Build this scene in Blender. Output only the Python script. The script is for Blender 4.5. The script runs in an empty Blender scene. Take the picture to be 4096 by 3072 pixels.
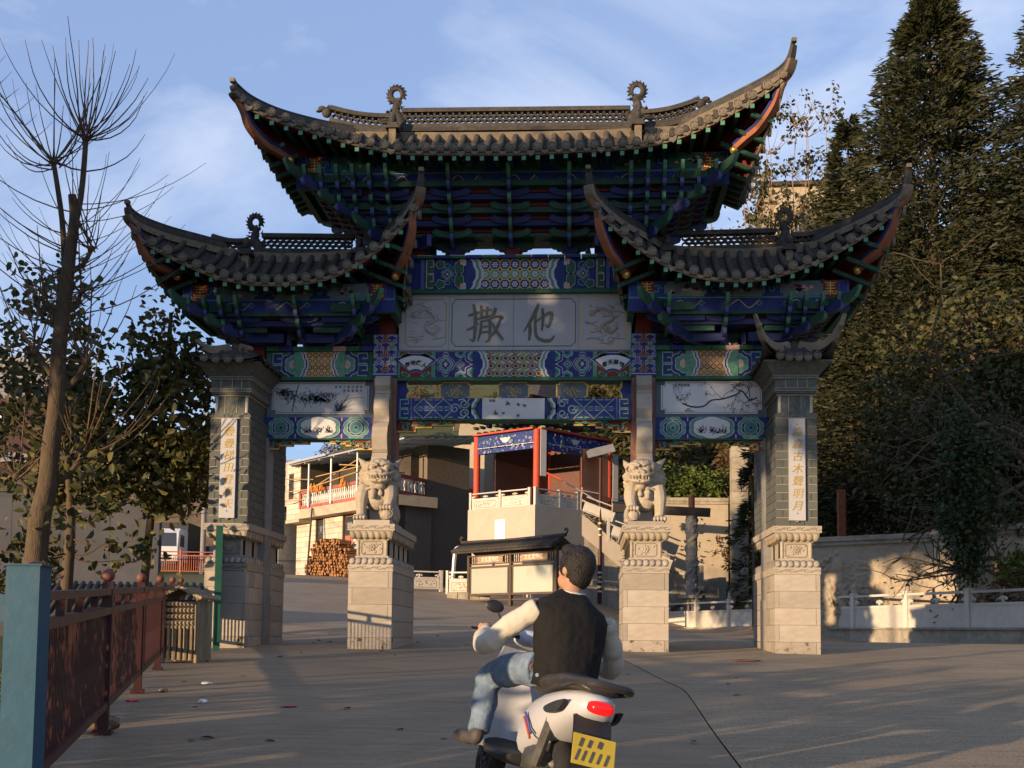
import bpy, bmesh, math, random
import numpy as np
from mathutils import Vector, Matrix
random.seed(7); rng = np.random.default_rng(7)
S = bpy.context.scene
col = S.collection
R = math.radians
pi = math.pi
# ---------------------------------------------------------------- camera
cam = bpy.data.cameras.new('camera'); camo = bpy.data.objects.new('camera', cam); col.objects.link(camo)
S.camera = camo
YAW, PITCH, ROLL = 0.05576262, 0.07158857, 0.01045326
Fw = Vector((-math.sin(YAW)*math.cos(PITCH), math.cos(YAW)*math.cos(PITCH), math.sin(PITCH)))
Rt = Vector((math.cos(YAW), math.sin(YAW), 0)); Up = Rt.cross(Fw)
r2 = Rt*math.cos(ROLL) + Up*math.sin(ROLL); u2 = -Rt*math.sin(ROLL) + Up*math.cos(ROLL)
camo.matrix_world = Matrix(((r2.x, u2.x, -Fw.x, 1.46), (r2.y, u2.y, -Fw.y, -22.2), (r2.z, u2.z, -Fw.z, 0.27), (0, 0, 0, 1)))
cam.sensor_width = 36.0; cam.lens = 36.0*4500/4096
cam.shift_x = -45.7/4096; cam.shift_y = 683.2/4096
cam.clip_start = 0.1; cam.clip_end = 3000
# ---------------------------------------------------------------- sky and sun
SUN_EL, SUN_B = R(5.2), R(48.0)
sun_dir = Vector((-math.cos(SUN_EL)*math.cos(SUN_B), -math.cos(SUN_EL)*math.sin(SUN_B), math.sin(SUN_EL)))
W = bpy.data.worlds.new('World'); S.world = W; W.use_nodes = True
nt = W.node_tree; nt.nodes.clear()
def wn(t, **k):
    n = nt.nodes.new(t)
    for a, b in k.items(): setattr(n, a, b)
    return n
out = wn('ShaderNodeOutputWorld'); bg = wn('ShaderNodeBackground')
sky = wn('ShaderNodeTexSky'); sky.sky_type = 'NISHITA'; sky.sun_disc = False
sky.sun_elevation = SUN_EL; sky.sun_rotation = math.atan2(sun_dir.x, sun_dir.y)
sky.altitude = 1500; sky.air_density = 1.0; sky.dust_density = 0.3; sky.ozone_density = 2.2
tc = wn('ShaderNodeTexCoord'); mp = wn('ShaderNodeMapping'); mp.inputs['Scale'].default_value = (1.5, 1.5, 3.4)
mp.inputs['Rotation'].default_value = (0.15, -0.5, 0.4)
n1 = wn('ShaderNodeTexNoise'); n1.inputs['Scale'].default_value = 1.9; n1.inputs['Detail'].default_value = 9; n1.inputs['Roughness'].default_value = 0.56; n1.inputs['Distortion'].default_value = 0.5
cr = wn('ShaderNodeValToRGB'); cr.color_ramp.elements[0].position = 0.46; cr.color_ramp.elements[0].color = (0, 0, 0, 1); cr.color_ramp.elements[1].position = 0.78; cr.color_ramp.elements[1].color = (0.75, 0.75, 0.75, 1)
vl = wn('ShaderNodeMix'); vl.data_type = 'RGBA'; vl.inputs['Factor'].default_value = 0.42; vl.inputs['B'].default_value = (2.75, 3.6, 6.0, 1)   # thin high haze over the whole sky
mx = wn('ShaderNodeMix'); mx.data_type = 'RGBA'; mx.inputs['B'].default_value = (4.6, 4.9, 5.6, 1)
nt.links.new(tc.outputs['Generated'], mp.inputs['Vector']); nt.links.new(mp.outputs[0], n1.inputs['Vector'])
nt.links.new(n1.outputs['Fac'], cr.inputs['Fac']); nt.links.new(cr.outputs['Color'], mx.inputs['Factor']); nt.links.new(sky.outputs[0], vl.inputs['A'])
nt.links.new(vl.outputs['Result'], mx.inputs['A']); nt.links.new(mx.outputs['Result'], bg.inputs['Color'])
bg.inputs['Strength'].default_value = 0.118
nt.links.new(bg.outputs[0], out.inputs['Surface'])
sl = bpy.data.lights.new('sun', 'SUN'); so = bpy.data.objects.new('sun', sl); col.objects.link(so)
sl.energy = 4.5; sl.angle = R(0.6); sl.color = (1.0, 0.71, 0.42)
so.rotation_euler = sun_dir.to_track_quat('Z', 'Y').to_euler()
S.view_settings.view_transform = 'Standard'; S.view_settings.look = 'None'; S.view_settings.gamma = 1; S.view_settings.use_curve_mapping = False
S.view_settings.exposure = 0.88
S.render.engine = 'CYCLES'; S.cycles.use_denoising = True; S.cycles.max_bounces = 5; S.cycles.diffuse_bounces = 3; S.cycles.transparent_max_bounces = 6
# ---------------------------------------------------------------- materials
MATS = {}
def mat(name, c, rough=0.8, var=0.25, scale=6.0, bump=0.0, bscale=None, c2=None, metal=0.0, spec=0.3, dirt=0.0, dirtc=(0.03, 0.026, 0.02), emis=None, detail=6, stretch=None, obj=True, trans=0.0):
    """procedural material: base colour broken up by noise, optional second colour, optional blotchy dirt, noise relief"""
    if name in MATS: return MATS[name]
    m = bpy.data.materials.new(name); m.use_nodes = True; t = m.node_tree; b = t.nodes['Principled BSDF']
    N = lambda ty: t.nodes.new(ty)
    co = N('ShaderNodeTexCoord'); src = co.outputs['Object']
    if stretch:
        mpn = N('ShaderNodeMapping'); mpn.inputs['Scale'].default_value = stretch; t.links.new(src, mpn.inputs['Vector']); src = mpn.outputs[0]
    nz = N('ShaderNodeTexNoise'); nz.inputs['Scale'].default_value = scale; nz.inputs['Detail'].default_value = detail; nz.inputs['Roughness'].default_value = 0.65
    t.links.new(src, nz.inputs['Vector'])
    rp = N('ShaderNodeValToRGB'); rp.color_ramp.elements[0].position = 0.3; rp.color_ramp.elements[1].position = 0.72
    ca = [min(1, x*(1-var)) for x in c]; cb = list(c2) if c2 else [min(1, x*(1+var)) for x in c]
    rp.color_ramp.elements[0].color = (*ca, 1); rp.color_ramp.elements[1].color = (*cb, 1)
    t.links.new(nz.outputs['Fac'], rp.inputs['Fac']); last = rp.outputs['Color']
    # slight tint per object so that alike pieces differ
    oi = N('ShaderNodeObjectInfo'); hs = N('ShaderNodeHueSaturation'); mr = N('ShaderNodeMapRange')
    mr.inputs['To Min'].default_value = 0.84; mr.inputs['To Max'].default_value = 1.14
    t.links.new(oi.outputs['Random'], mr.inputs['Value']); t.links.new(mr.outputs[0], hs.inputs['Value']); t.links.new(last, hs.inputs['Color']); last = hs.outputs['Color']
    if dirt > 0:
        n2 = N('ShaderNodeTexNoise'); n2.inputs['Scale'].default_value = scale*0.35; n2.inputs['Detail'].default_value = 8; n2.inputs['Roughness'].default_value = 0.7
        t.links.new(src, n2.inputs['Vector'])
        r3 = N('ShaderNodeValToRGB'); r3.color_ramp.elements[0].position = 0.5; r3.color_ramp.elements[1].position = 0.72
        r3.color_ramp.elements[0].color = (0, 0, 0, 1); r3.color_ramp.elements[1].color = (dirt, dirt, dirt, 1)
        t.links.new(n2.outputs['Fac'], r3.inputs['Fac'])
        m2 = N('ShaderNodeMix'); m2.data_type = 'RGBA'; m2.inputs['B'].default_value = (*dirtc, 1)
        t.links.new(r3.outputs['Color'], m2.inputs['Factor']); t.links.new(last, m2.inputs['A']); last = m2.outputs['Result']
    t.links.new(last, b.inputs['Base Color'])
    b.inputs['Roughness'].default_value = rough; b.inputs['Metallic'].default_value = metal; b.inputs['Specular IOR Level'].default_value = spec
    if trans: b.inputs['Transmission Weight'].default_value = trans
    if bump > 0:
        n3 = N('ShaderNodeTexNoise'); n3.inputs['Scale'].default_value = bscale or scale*3; n3.inputs['Detail'].default_value = 8
        t.links.new(src, n3.inputs['Vector']); bp = N('ShaderNodeBump'); bp.inputs['Strength'].default_value = bump; bp.inputs['Distance'].default_value = 0.02
        t.links.new(n3.outputs['Fac'], bp.inputs['Height']); t.links.new(bp.outputs[0], b.inputs['Normal'])
    if emis: b.inputs['Emission Color'].default_value = (*emis[0], 1); b.inputs['Emission Strength'].default_value = emis[1]
    MATS[name] = m; return m
def leafmat(name, c1, c2, trans=0.25, rough=0.55):
    if name in MATS: return MATS[name]
    m = bpy.data.materials.new(name); m.use_nodes = True; t = m.node_tree; b = t.nodes['Principled BSDF']; N = lambda ty: t.nodes.new(ty)
    g = N('ShaderNodeNewGeometry'); rp = N('ShaderNodeValToRGB'); rp.color_ramp.elements[0].color = (*c1, 1); rp.color_ramp.elements[1].color = (*c2, 1)
    t.links.new(g.outputs['Random Per Island'], rp.inputs['Fac']); t.links.new(rp.outputs[0], b.inputs['Base Color'])
    b.inputs['Roughness'].default_value = rough; b.inputs['Specular IOR Level'].default_value = 0.25
    tr = N('ShaderNodeBsdfTranslucent'); t.links.new(rp.outputs[0], tr.inputs['Color'])
    ms = N('ShaderNodeMixShader'); ms.inputs[0].default_value = trans; o = t.nodes['Material Output']
    t.links.new(b.outputs[0], ms.inputs[1]); t.links.new(tr.outputs[0], ms.inputs[2]); t.links.new(ms.outputs[0], o.inputs['Surface'])
    MATS[name] = m; return m
# ---------------------------------------------------------------- mesh helpers
class MB:
    def __init__(s): s.v = []; s.f = []; s.m = []
    def add(s, vs, fs, mi=0):
        o = len(s.v); s.v.extend([tuple(p) for p in vs]); s.f.extend([tuple(i+o for i in q) for q in fs]); s.m.extend([mi]*len(fs)); return s
    def box(s, c, d, mi=0, rz=0.0, B=None):
        x, y, z = d[0]/2, d[1]/2, d[2]/2; c = Vector(c)
        M = B if B is not None else Matrix.Rotation(rz, 3, 'Z')
        vs = [c + M @ Vector((i*x, j*y, k*z)) for k in (-1, 1) for j in (-1, 1) for i in (-1, 1)]
        return s.add(vs, [(0, 2, 3, 1), (4, 5, 7, 6), (0, 1, 5, 4), (2, 6, 7, 3), (0, 4, 6, 2), (1, 3, 7, 5)], mi)
    def bb(s, x0, x1, y0, y1, z0, z1, mi=0): return s.box(((x0+x1)/2, (y0+y1)/2, (z0+z1)/2), (abs(x1-x0), abs(y1-y0), abs(z1-z0)), mi)
    def bar(s, a, b, w, h, mi=0, up=(0, 0, 1)):
        a, b = Vector(a), Vector(b); d = b-a; L = d.length; d.normalize(); u = Vector(up)
        if abs(d.dot(u)) > 0.98: u = Vector((0, 1, 0))
        sd = d.cross(u).normalized(); u = sd.cross(d)
        return s.box((a+b)/2, (L, w, h), mi, B=Matrix((d, sd, u)).transposed())
    def prism(s, pts, o, ux, uy, n, h, mi=0, mis=None):
        o, ux, uy, n = Vector(o), Vector(ux), Vector(uy), Vector(n); k = len(pts)
        A = [o + ux*p[0] + uy*p[1] for p in pts]; Bv = [a + n*h for a in A]
        ms = mi if mis is None else mis
        s.add(A+Bv, [tuple(range(k))[::-1], tuple(range(k, 2*k))], mi)
        o2 = len(s.v) - 2*k
        for i in range(k): s.f.append((o2+i, o2+(i+1) % k, o2+k+(i+1) % k, o2+k+i)); s.m.append(ms)
        return s
    def flat(s, pts3, mi=0): return s.add(pts3, [tuple(range(len(pts3)))], mi)
    def tube(s, path, r, k=8, mi=0, cap=True, squash=None):
        P = [Vector(p) for p in path]; n = len(P); rr = r if hasattr(r, '__len__') else [r]*n
        vs = []; u = None
        for i in range(n):
            t = (P[min(i+1, n-1)] - P[max(i-1, 0)]).normalized()
            if u is None:
                u = t.cross(Vector((0, 0, 1)))
                if u.length < 0.05: u = t.cross(Vector((0, 1, 0)))
            u = (u - t*u.dot(t)).normalized(); w = t.cross(u)
            for j in range(k):
                a = 2*pi*j/k; vs.append(P[i] + (u*math.cos(a) + w*math.sin(a)*(squash or 1))*rr[i])
        fs = [(i*k+j, i*k+(j+1) % k, (i+1)*k+(j+1) % k, (i+1)*k+j) for i in range(n-1) for j in range(k)]
        if cap: fs += [tuple(range(k))[::-1], tuple(range((n-1)*k, n*k))]
        return s.add(vs, fs, mi)
    def sweep(s, path, prof, up=(0, 0, 1), mi=0, scale=None, cap=True, mis=None):
        """prof: list of (side, up) around a closed outline, carried along path"""
        P = [Vector(p) for p in path]; n = len(P); k = len(prof); vs = []
        for i in range(n):
            t = (P[min(i+1, n-1)] - P[max(i-1, 0)]).normalized(); sd = t.cross(Vector(up)).normalized(); u = sd.cross(t)
            sc = scale[i] if scale is not None else 1
            vs += [P[i] + sd*(a*sc) + u*(b*sc) for a, b in prof]
        o = len(s.v); s.v.extend([tuple(v) for v in vs])
        for i in range(n-1):
            for j in range(k):
                s.f.append((o+i*k+j, o+i*k+(j+1) % k, o+(i+1)*k+(j+1) % k, o+(i+1)*k+j)); s.m.append(mi if mis is None else mis[j])
        if cap: s.f += [tuple(o+j for j in range(k))[::-1], tuple(o+(n-1)*k+j for j in range(k))]; s.m += [mi, mi]
        return s
    def lathe(s, prof, c=(0, 0, 0), k=12, mi=0):
        c = Vector(c); vs = [c + Vector((r*math.cos(2*pi*j/k), r*math.sin(2*pi*j/k), z)) for r, z in prof for j in range(k)]
        n = len(prof); fs = [(i*k+j, i*k+(j+1) % k, (i+1)*k+(j+1) % k, (i+1)*k+j) for i in range(n-1) for j in range(k)]
        fs += [tuple(range(k))[::-1], tuple(range((n-1)*k, n*k))]; return s.add(vs, fs, mi)
    def loft(s, rings, mi=0, cap=True):
        k = len(rings[0]); n = len(rings); vs = [p for r in rings for p in r]
        fs = [(i*k+j, i*k+(j+1) % k, (i+1)*k+(j+1) % k, (i+1)*k+j) for i in range(n-1) for j in range(k)]
        if cap: fs += [tuple(range(k))[::-1], tuple(range((n-1)*k, n*k))]
        return s.add(vs, fs, mi)
    def ell(s, c, r, mi=0, B=None, n=8, k=12):
        c = Vector(c); vs = []; 
        for i in range(1, n):
            a = pi*i/n
            for j in range(k):
                b = 2*pi*j/k; p = Vector((r[0]*math.sin(a)*math.cos(b), r[1]*math.sin(a)*math.sin(b), r[2]*math.cos(a)))
                vs.append(c + (B @ p if B is not None else p))
        t = Vector((0, 0, r[2])); t = B @ t if B is not None else t
        o = len(vs); vs += [c+t, c-t]
        fs = [(i*k+j, (i+1)*k+j, (i+1)*k+(j+1) % k, i*k+(j+1) % k) for i in range(n-2) for j in range(k)]
        fs += [(o, j, (j+1) % k) for j in range(k)] + [(o+1, (n-2)*k+(j+1) % k, (n-2)*k+j) for j in range(k)]
        return s.add(vs, fs, mi)
    def grid(s, fn, nu, nv, mi=0):
        vs = [fn(i/nu, j/nv) for i in range(nu+1) for j in range(nv+1)]; w = nv+1
        return s.add(vs, [(i*w+j, (i+1)*w+j, (i+1)*w+j+1, i*w+j+1) for i in range(nu) for j in range(nv)], mi)
    def mesh(s, name, mats, smooth=False, ang=None):
        me = bpy.data.meshes.new(name); me.from_pydata(s.v, [], s.f)
        for m in (mats if isinstance(mats, (list, tuple)) else [mats]): me.materials.append(MATS[m] if isinstance(m, str) else m)
        if len(set(s.m)) > 1 or (s.m and s.m[0]): me.polygons.foreach_set('material_index', s.m)
        if smooth: me.polygons.foreach_set('use_smooth', [True]*len(me.polygons))
        me.update()
        if smooth and ang: me.set_sharp_from_angle(angle=R(ang))
        return me
    def build(s, name, mats, parent=None, smooth=False, ang=40, loc=None, rz=None, **pr):
        o = bpy.data.objects.new(name, s.mesh(name, mats, smooth, ang)); return place(o, parent, loc, rz, **pr)
def place(o, parent=None, loc=None, rz=None, **pr):
    col.objects.link(o)
    if parent: o.parent = parent
    if loc is not None: o.location = loc
    if rz is not None: o.rotation_euler = (0, 0, rz)
    for a, b in pr.items(): o[a] = b
    return o
def inst(me, name, parent=None, loc=None, rot=None, scale=None, M=None, **pr):
    o = bpy.data.objects.new(name, me); place(o, parent, loc, None, **pr)
    if rot is not None: o.rotation_euler = rot
    if scale is not None: o.scale = scale
    if M is not None: o.matrix_local = M
    return o
def thing(name, label, cat, loc=(0, 0, 0), rz=0.0, group=None):
    o = bpy.data.objects.new(name, None); o.empty_display_size = 0.2; col.objects.link(o); o.location = loc; o.rotation_euler = (0, 0, rz)
    o['label'] = label; o['category'] = cat
    if group: o['group'] = group
    return o
def npmesh(name, V, F, m, parent=None, smooth=False, loc=None, **pr):
    """big mesh from numpy arrays, all faces with the same corner count"""
    me = bpy.data.meshes.new(name); V = np.asarray(V, np.float32); F = np.asarray(F, np.int32); k = F.shape[1]
    me.vertices.add(len(V)); me.vertices.foreach_set('co', V.ravel()); me.loops.add(F.size); me.loops.foreach_set('vertex_index', F.ravel())
    me.polygons.add(len(F)); me.polygons.foreach_set('loop_start', np.arange(0, F.size, k, dtype=np.int32)); me.polygons.foreach_set('loop_total', np.full(len(F), k, np.int32))
    if smooth: me.polygons.foreach_set('use_smooth', np.ones(len(F), bool))
    me.materials.append(MATS[m] if isinstance(m, str) else m); me.update(calc_edges=True); me.validate()
    return place(bpy.data.objects.new(name, me), parent, loc, None, **pr)
def remesh(o, vox, it=4, fac=0.5):
    m = o.modifiers.new('r', 'REMESH'); m.mode = 'VOXEL'; m.voxel_size = vox; m.use_smooth_shade = True
    s = o.modifiers.new('s', 'SMOOTH'); s.iterations = it; s.factor = fac; return o
def lerp(a, b, t): return a + (b-a)*t
def itp(x, xs, ys): return float(np.interp(x, xs, ys))
def leaves(P, size, aspect=0.5, up=0.3, fold=0.0, droop=0.0, rg=rng, dirs=None, hexa=False):
    """a leaf-shaped (diamond) quad at each point, random attitude"""
    n = len(P); d = rg.normal(size=(n, 3)) if dirs is None else dirs + rg.normal(size=(n, 3))*0.35
    d[:, 2] = d[:, 2]*0.6 - droop; d /= np.linalg.norm(d, axis=1)[:, None]
    a = rg.normal(size=(n, 3)); a[:, 2] *= up; w = np.cross(d, a); w /= np.linalg.norm(w, axis=1)[:, None] + 1e-9
    L = (size*rg.uniform(0.6, 1.35, n))[:, None]
    nn = np.cross(w, d)
    if hexa:     # rounded blade with a pointed tip, folded along the midrib, tip hanging
        W_ = L*aspect*0.5; f = L*(0.12+fold)
        V = np.stack([P, P + d*L*0.22 + w*W_*0.8 + nn*f*0.7, P + d*L*0.55 + w*W_ + nn*f*0.6, P + d*L - nn*L*0.12, P + d*L*0.55 - w*W_ + nn*f*0.6, P + d*L*0.22 - w*W_*0.8 + nn*f*0.7], 1).reshape(-1, 3)
        i = np.arange(n)*6; return V, np.stack([np.stack([i, i+1, i+2, i+3], 1), np.stack([i, i+3, i+4, i+5], 1)], 1).reshape(-1, 4)
    V = np.stack([P, P + d*L*0.45 + w*L*aspect*0.5 + nn*L*fold, P + d*L, P + d*L*0.45 - w*L*aspect*0.5 + nn*L*fold], 1).reshape(-1, 3)
    return V, np.arange(4*n).reshape(-1, 4)
def text_mesh(body, size, ext=0.004, bold=0.0, shear=0.0):
    c = bpy.data.curves.new('txt', 'FONT'); c.body = body; c.size = size; c.extrude = ext; c.offset = bold; c.shear = shear; c.align_x = 'CENTER'; c.align_y = 'CENTER'; c.resolution_u = 3
    o = bpy.data.objects.new('txt', c); col.objects.link(o)
    dg = bpy.context.evaluated_depsgraph_get(); me = bpy.data.meshes.new_from_object(o.evaluated_get(dg)); bpy.data.objects.remove(o); bpy.data.curves.remove(c)
    return me
FRONT = Matrix(((1, 0, 0, 0), (0, 0, -1, 0), (0, 1, 0, 0), (0, 0, 0, 1)))   # text standing upright, facing -Y
def put_text(body, size, parent, pos, m, rz=0.0, ext=0.004, bold=0.0, name='lettering', vertical=False, pitch=None, sx=1.0, roll=0.0, shear=0.0):
    for i, ch in enumerate(body if vertical else [body]):
        me = text_mesh(ch, size, ext, bold, shear); me.materials.clear(); me.materials.append(MATS[m])
        p = Vector(pos) - Vector((0, 0, (pitch or size*1.1)*i))
        inst(me, name, parent, M=Matrix.Translation(p) @ Matrix.Rotation(rz, 4, 'Z') @ FRONT @ Matrix.Rotation(roll, 4, 'Z') @ Matrix.Diagonal((sx, 1, 1, 1)))
# palette
mat('tile', (0.035, 0.032, 0.030), 0.8, 0.4, 9, 0.5, c2=(0.07, 0.06, 0.05), dirt=0.4, dirtc=(0.13, 0.105, 0.07))
mat('tile_disc', (0.17, 0.145, 0.11), 0.85, 0.35, 30, 0.6, 60)
mat('mortar', (0.17, 0.135, 0.095), 0.95, 0.25, 7, 0.4, dirt=0.6, dirtc=(0.06, 0.05, 0.04))
mat('ridge', (0.045, 0.041, 0.037), 0.85, 0.35, 12, 0.4, dirt=0.4, dirtc=(0.16, 0.13, 0.09))
mat('green', (0.02, 0.095, 0.055), 0.6, 0.3, 10, 0.1, dirt=0.35)
mat('green_lite', (0.09, 0.24, 0.15), 0.6, 0.3, 10, 0.1, dirt=0.2)
mat('bk_green', (0.014, 0.055, 0.034), 0.6, 0.35, 10, 0.1, dirt=0.35)
mat('bk_blue', (0.010, 0.017, 0.085), 0.6, 0.35, 10, 0.1, dirt=0.3)
mat('bk_green_lite', (0.06, 0.16, 0.10), 0.6, 0.3, 10, dirt=0.2)
mat('bk_blue_lite', (0.06, 0.07, 0.2), 0.6, 0.3, 10, dirt=0.2)
mat('teal', (0.075, 0.23, 0.19), 0.6, 0.25, 14, 0.05)
mat('blue', (0.013, 0.027, 0.15), 0.6, 0.3, 10, 0.1, dirt=0.2)
mat('blue_lite', (0.085, 0.10, 0.31), 0.6, 0.25, 10)
mat('line', (0.50, 0.46, 0.50), 0.7, 0.12, 20)
mat('pinkline', (0.46, 0.30, 0.27), 0.7, 0.15, 20)
mat('red_dark', (0.15, 0.022, 0.016), 0.7, 0.3, 9, 0.1, dirt=0.3)
mat('red', (0.42, 0.055, 0.025), 0.6, 0.2, 6, 0.05)
mat('orange', (0.27, 0.10, 0.052), 0.75, 0.22, 5, 0.15, dirt=0.25, dirtc=(0.2, 0.09, 0.05))
mat('gold', (0.50, 0.34, 0.07), 0.5, 0.2, 20)
mat('goldball', (0.55, 0.36, 0.10), 0.3, 0.15, 20, metal=0.7)
mat('yellow', (0.50, 0.42, 0.09), 0.6, 0.2, 12)
mat('brick', (0.085, 0.09, 0.08), 0.75, 0.4, 14, 0.25, 30, dirt=0.3, dirtc=(0.03, 0.03, 0.03))
mat('brick_mortar', (0.36, 0.33, 0.27), 0.95, 0.2, 30)
mat('cement', (0.21, 0.205, 0.20), 0.9, 0.2, 5, 0.15)
mat('stone', (0.31, 0.27, 0.22), 0.75, 0.13, 3.5, 0.12, 40, dirt=0.16, dirtc=(0.22, 0.18, 0.13))
mat('stone_carved', (0.32, 0.275, 0.215), 0.8, 0.16, 8, 0.12, 40, dirt=0.3, dirtc=(0.2, 0.165, 0.11))
mat('stone_line', (0.19, 0.165, 0.14), 0.9, 0.2, 20)
mat('stone_gold', (0.24, 0.19, 0.12), 0.8, 0.2, 20)
mat('moss', (0.045, 0.038, 0.022), 0.95, 0.4, 25)
mat('plaque', (0.33, 0.33, 0.34), 0.6, 0.06, 2, 0.03)
mat('bronze_ink', (0.13, 0.12, 0.09), 0.8, 0.2, 20)
mat('relief_gold', (0.27, 0.21, 0.08), 0.8, 0.2, 20)
mat('porcelain', (0.50, 0.50, 0.51), 0.35, 0.04, 3)
mat('slate_frame', (0.11, 0.135, 0.16), 0.8, 0.15, 8)
mat('ink', (0.03, 0.032, 0.038), 0.9, 0.3, 20)
mat('ink_grey', (0.20, 0.21, 0.23), 0.9, 0.2, 20)
mat('marble_red', (0.15, 0.07, 0.06), 0.45, 0.3, 10, dirt=0.3, dirtc=(0.25, 0.17, 0.14))
mat('rough_side', (0.23, 0.17, 0.09), 0.95, 0.3, 30, 0.8, 60)
# ---------------------------------------------------------------- ground
CP = np.array([(-7.4, 29, 2.47), (-9.4, 31.9, 2.95), (-13.1, 35.8, 3.27), (-16, 39, 3.5), (-8.5, 22, 2.2), (-4.8, 23.5, 2.03), (-3.05, 21.1, 1.63), (-1.25, 19.5, 1.36), (.41, 17.8, 1.17),
  (-6, 14, 1.15), (-3, 12, .75), (0, 10, .5), (4, 10, .35), (9.8, 13.5, .24), (5.86, 22.7, .59), (11.8, 8.9, .19), (3, 20, .8), (-4, 6, .42), (-7, 7, .6), (1, 26, 2.0), (-3, 30, 2.4), (6, 27, 1.3), (4, 32, 2.0),
  (-20, 46, 4.3), (-10, 40, 3.3), (-10, 14, 1.5), (12, 16, 1.4), (16, 18, 4.0), (18, 8, 1.5), (9, 26, 3.0)] +
  [(x, y, .044*(y+1.35)-.02) for x in (-6, -2, 2, 6, 10, 14) for y in (-26, -18, -10, -4, 0, 3)])
def _tps(r): return np.where(r > 1e-9, r**2*np.log(r+1e-9), 0)
_n = len(CP); _K = _tps(np.linalg.norm(CP[:, None, :2]-CP[None, :, :2], axis=2)) + np.eye(_n)*0.6
_P = np.c_[np.ones(_n), CP[:, :2]]; _A = np.block([[_K, _P], [_P.T, np.zeros((3, 3))]])
_w = np.linalg.solve(_A, np.r_[CP[:, 2], 0, 0, 0])
def gz(x, y):
    """height of the road surface"""
    x = np.asarray(x, float); y = np.asarray(y, float); sh = x.shape; q = np.c_[x.ravel(), y.ravel()]
    r = np.linalg.norm(q[:, None]-CP[None, :, :2], axis=2); z = _tps(r) @ _w[:_n] + _w[_n] + q @ _w[_n+1:]
    lo = .044*(q[:, 1]+1.35)-.02; t = np.clip((q[:, 1]-1)/5, 0, 1); z = lo*(1-t)+z*t
    return z.reshape(sh) if sh else float(z[0])
def fence_x(y): return -1.32 - (y+16.65)*0.3205
XLt = ([-40, -26, -0.3, 4, 12, 22, 30, 38, 48], [5.6, 1.1, -7.1, -7.6, -8.6, -11.6, -14.8, -19, -24])
XRt = ([-40, -5, 5, 8.9, 13.5, 22.7, 27, 34, 48], [26, 20, 14, 11.9, 9.9, 5.95, 3.5, -3, -10])
def xl(y): return np.interp(y, *XLt)
def xr(y): return np.interp(y, *XRt)
def gfull(x, y):
    """ground sheet: a little below the road, dropping to the yards beyond the fence, rising to the hill on the right"""
    x = np.asarray(x, float); y = np.asarray(y, float)
    yy = np.clip(y, -30, 44); L = xl(yy); Rr = xr(yy); xc = np.clip(x, L, Rr); z = gz(np.clip(xc, -16, 14), yy) - 0.05
    dl = np.clip(L-x, 0, 60); dr = np.clip(x-Rr-1.5, 0, 80)
    low = np.interp(yy, [-30, 2, 12, 24, 34, 44], [-1.6, -1.0, -0.6, 0.9, 2.8, 4.2])
    t = np.clip(dl/5.0, 0, 1); z = z*(1-t) + np.minimum(z, low)*t
    hillk = np.clip((y-9)/8, 0, 1)
    z = z + np.clip(dr-2.2, 0, 40)*0.62*hillk + np.clip(dr-2, 0, 30)*0.05*(1-hillk)
    back = np.clip(y-44, 0, 200); z = z + np.minimum(back*0.56, 23)*np.clip((x+32)/16, 0, 1)
    return np.minimum(z, 29)
xs = np.unique(np.r_[np.linspace(-420, -60, 12), np.linspace(-60, 60, 121), np.linspace(60, 420, 12)]); ys = np.unique(np.r_[np.linspace(-120, -30, 8), np.linspace(-30, 90, 121), np.linspace(90, 520, 16)])
GX, GY = np.meshgrid(xs, ys, indexing='ij'); GZ = gfull(GX, GY) + 0.04*np.sin(GX*1.7+GY*0.6)*np.clip((xl(GY)-GX)/3, 0, 1)
_i = np.arange(len(xs)*len(ys)).reshape(len(xs), len(ys))
mat('earth', (0.085, 0.07, 0.04), 0.95, 0.4, 1.2, 0.6, 6, c2=(0.06, 0.085, 0.025))
npmesh('ground', np.stack([GX, GY, GZ], -1).reshape(-1, 3), np.stack([_i[:-1, :-1], _i[1:, :-1], _i[1:, 1:], _i[:-1, 1:]], -1).reshape(-1, 4), 'earth', smooth=True, kind='structure')
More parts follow.
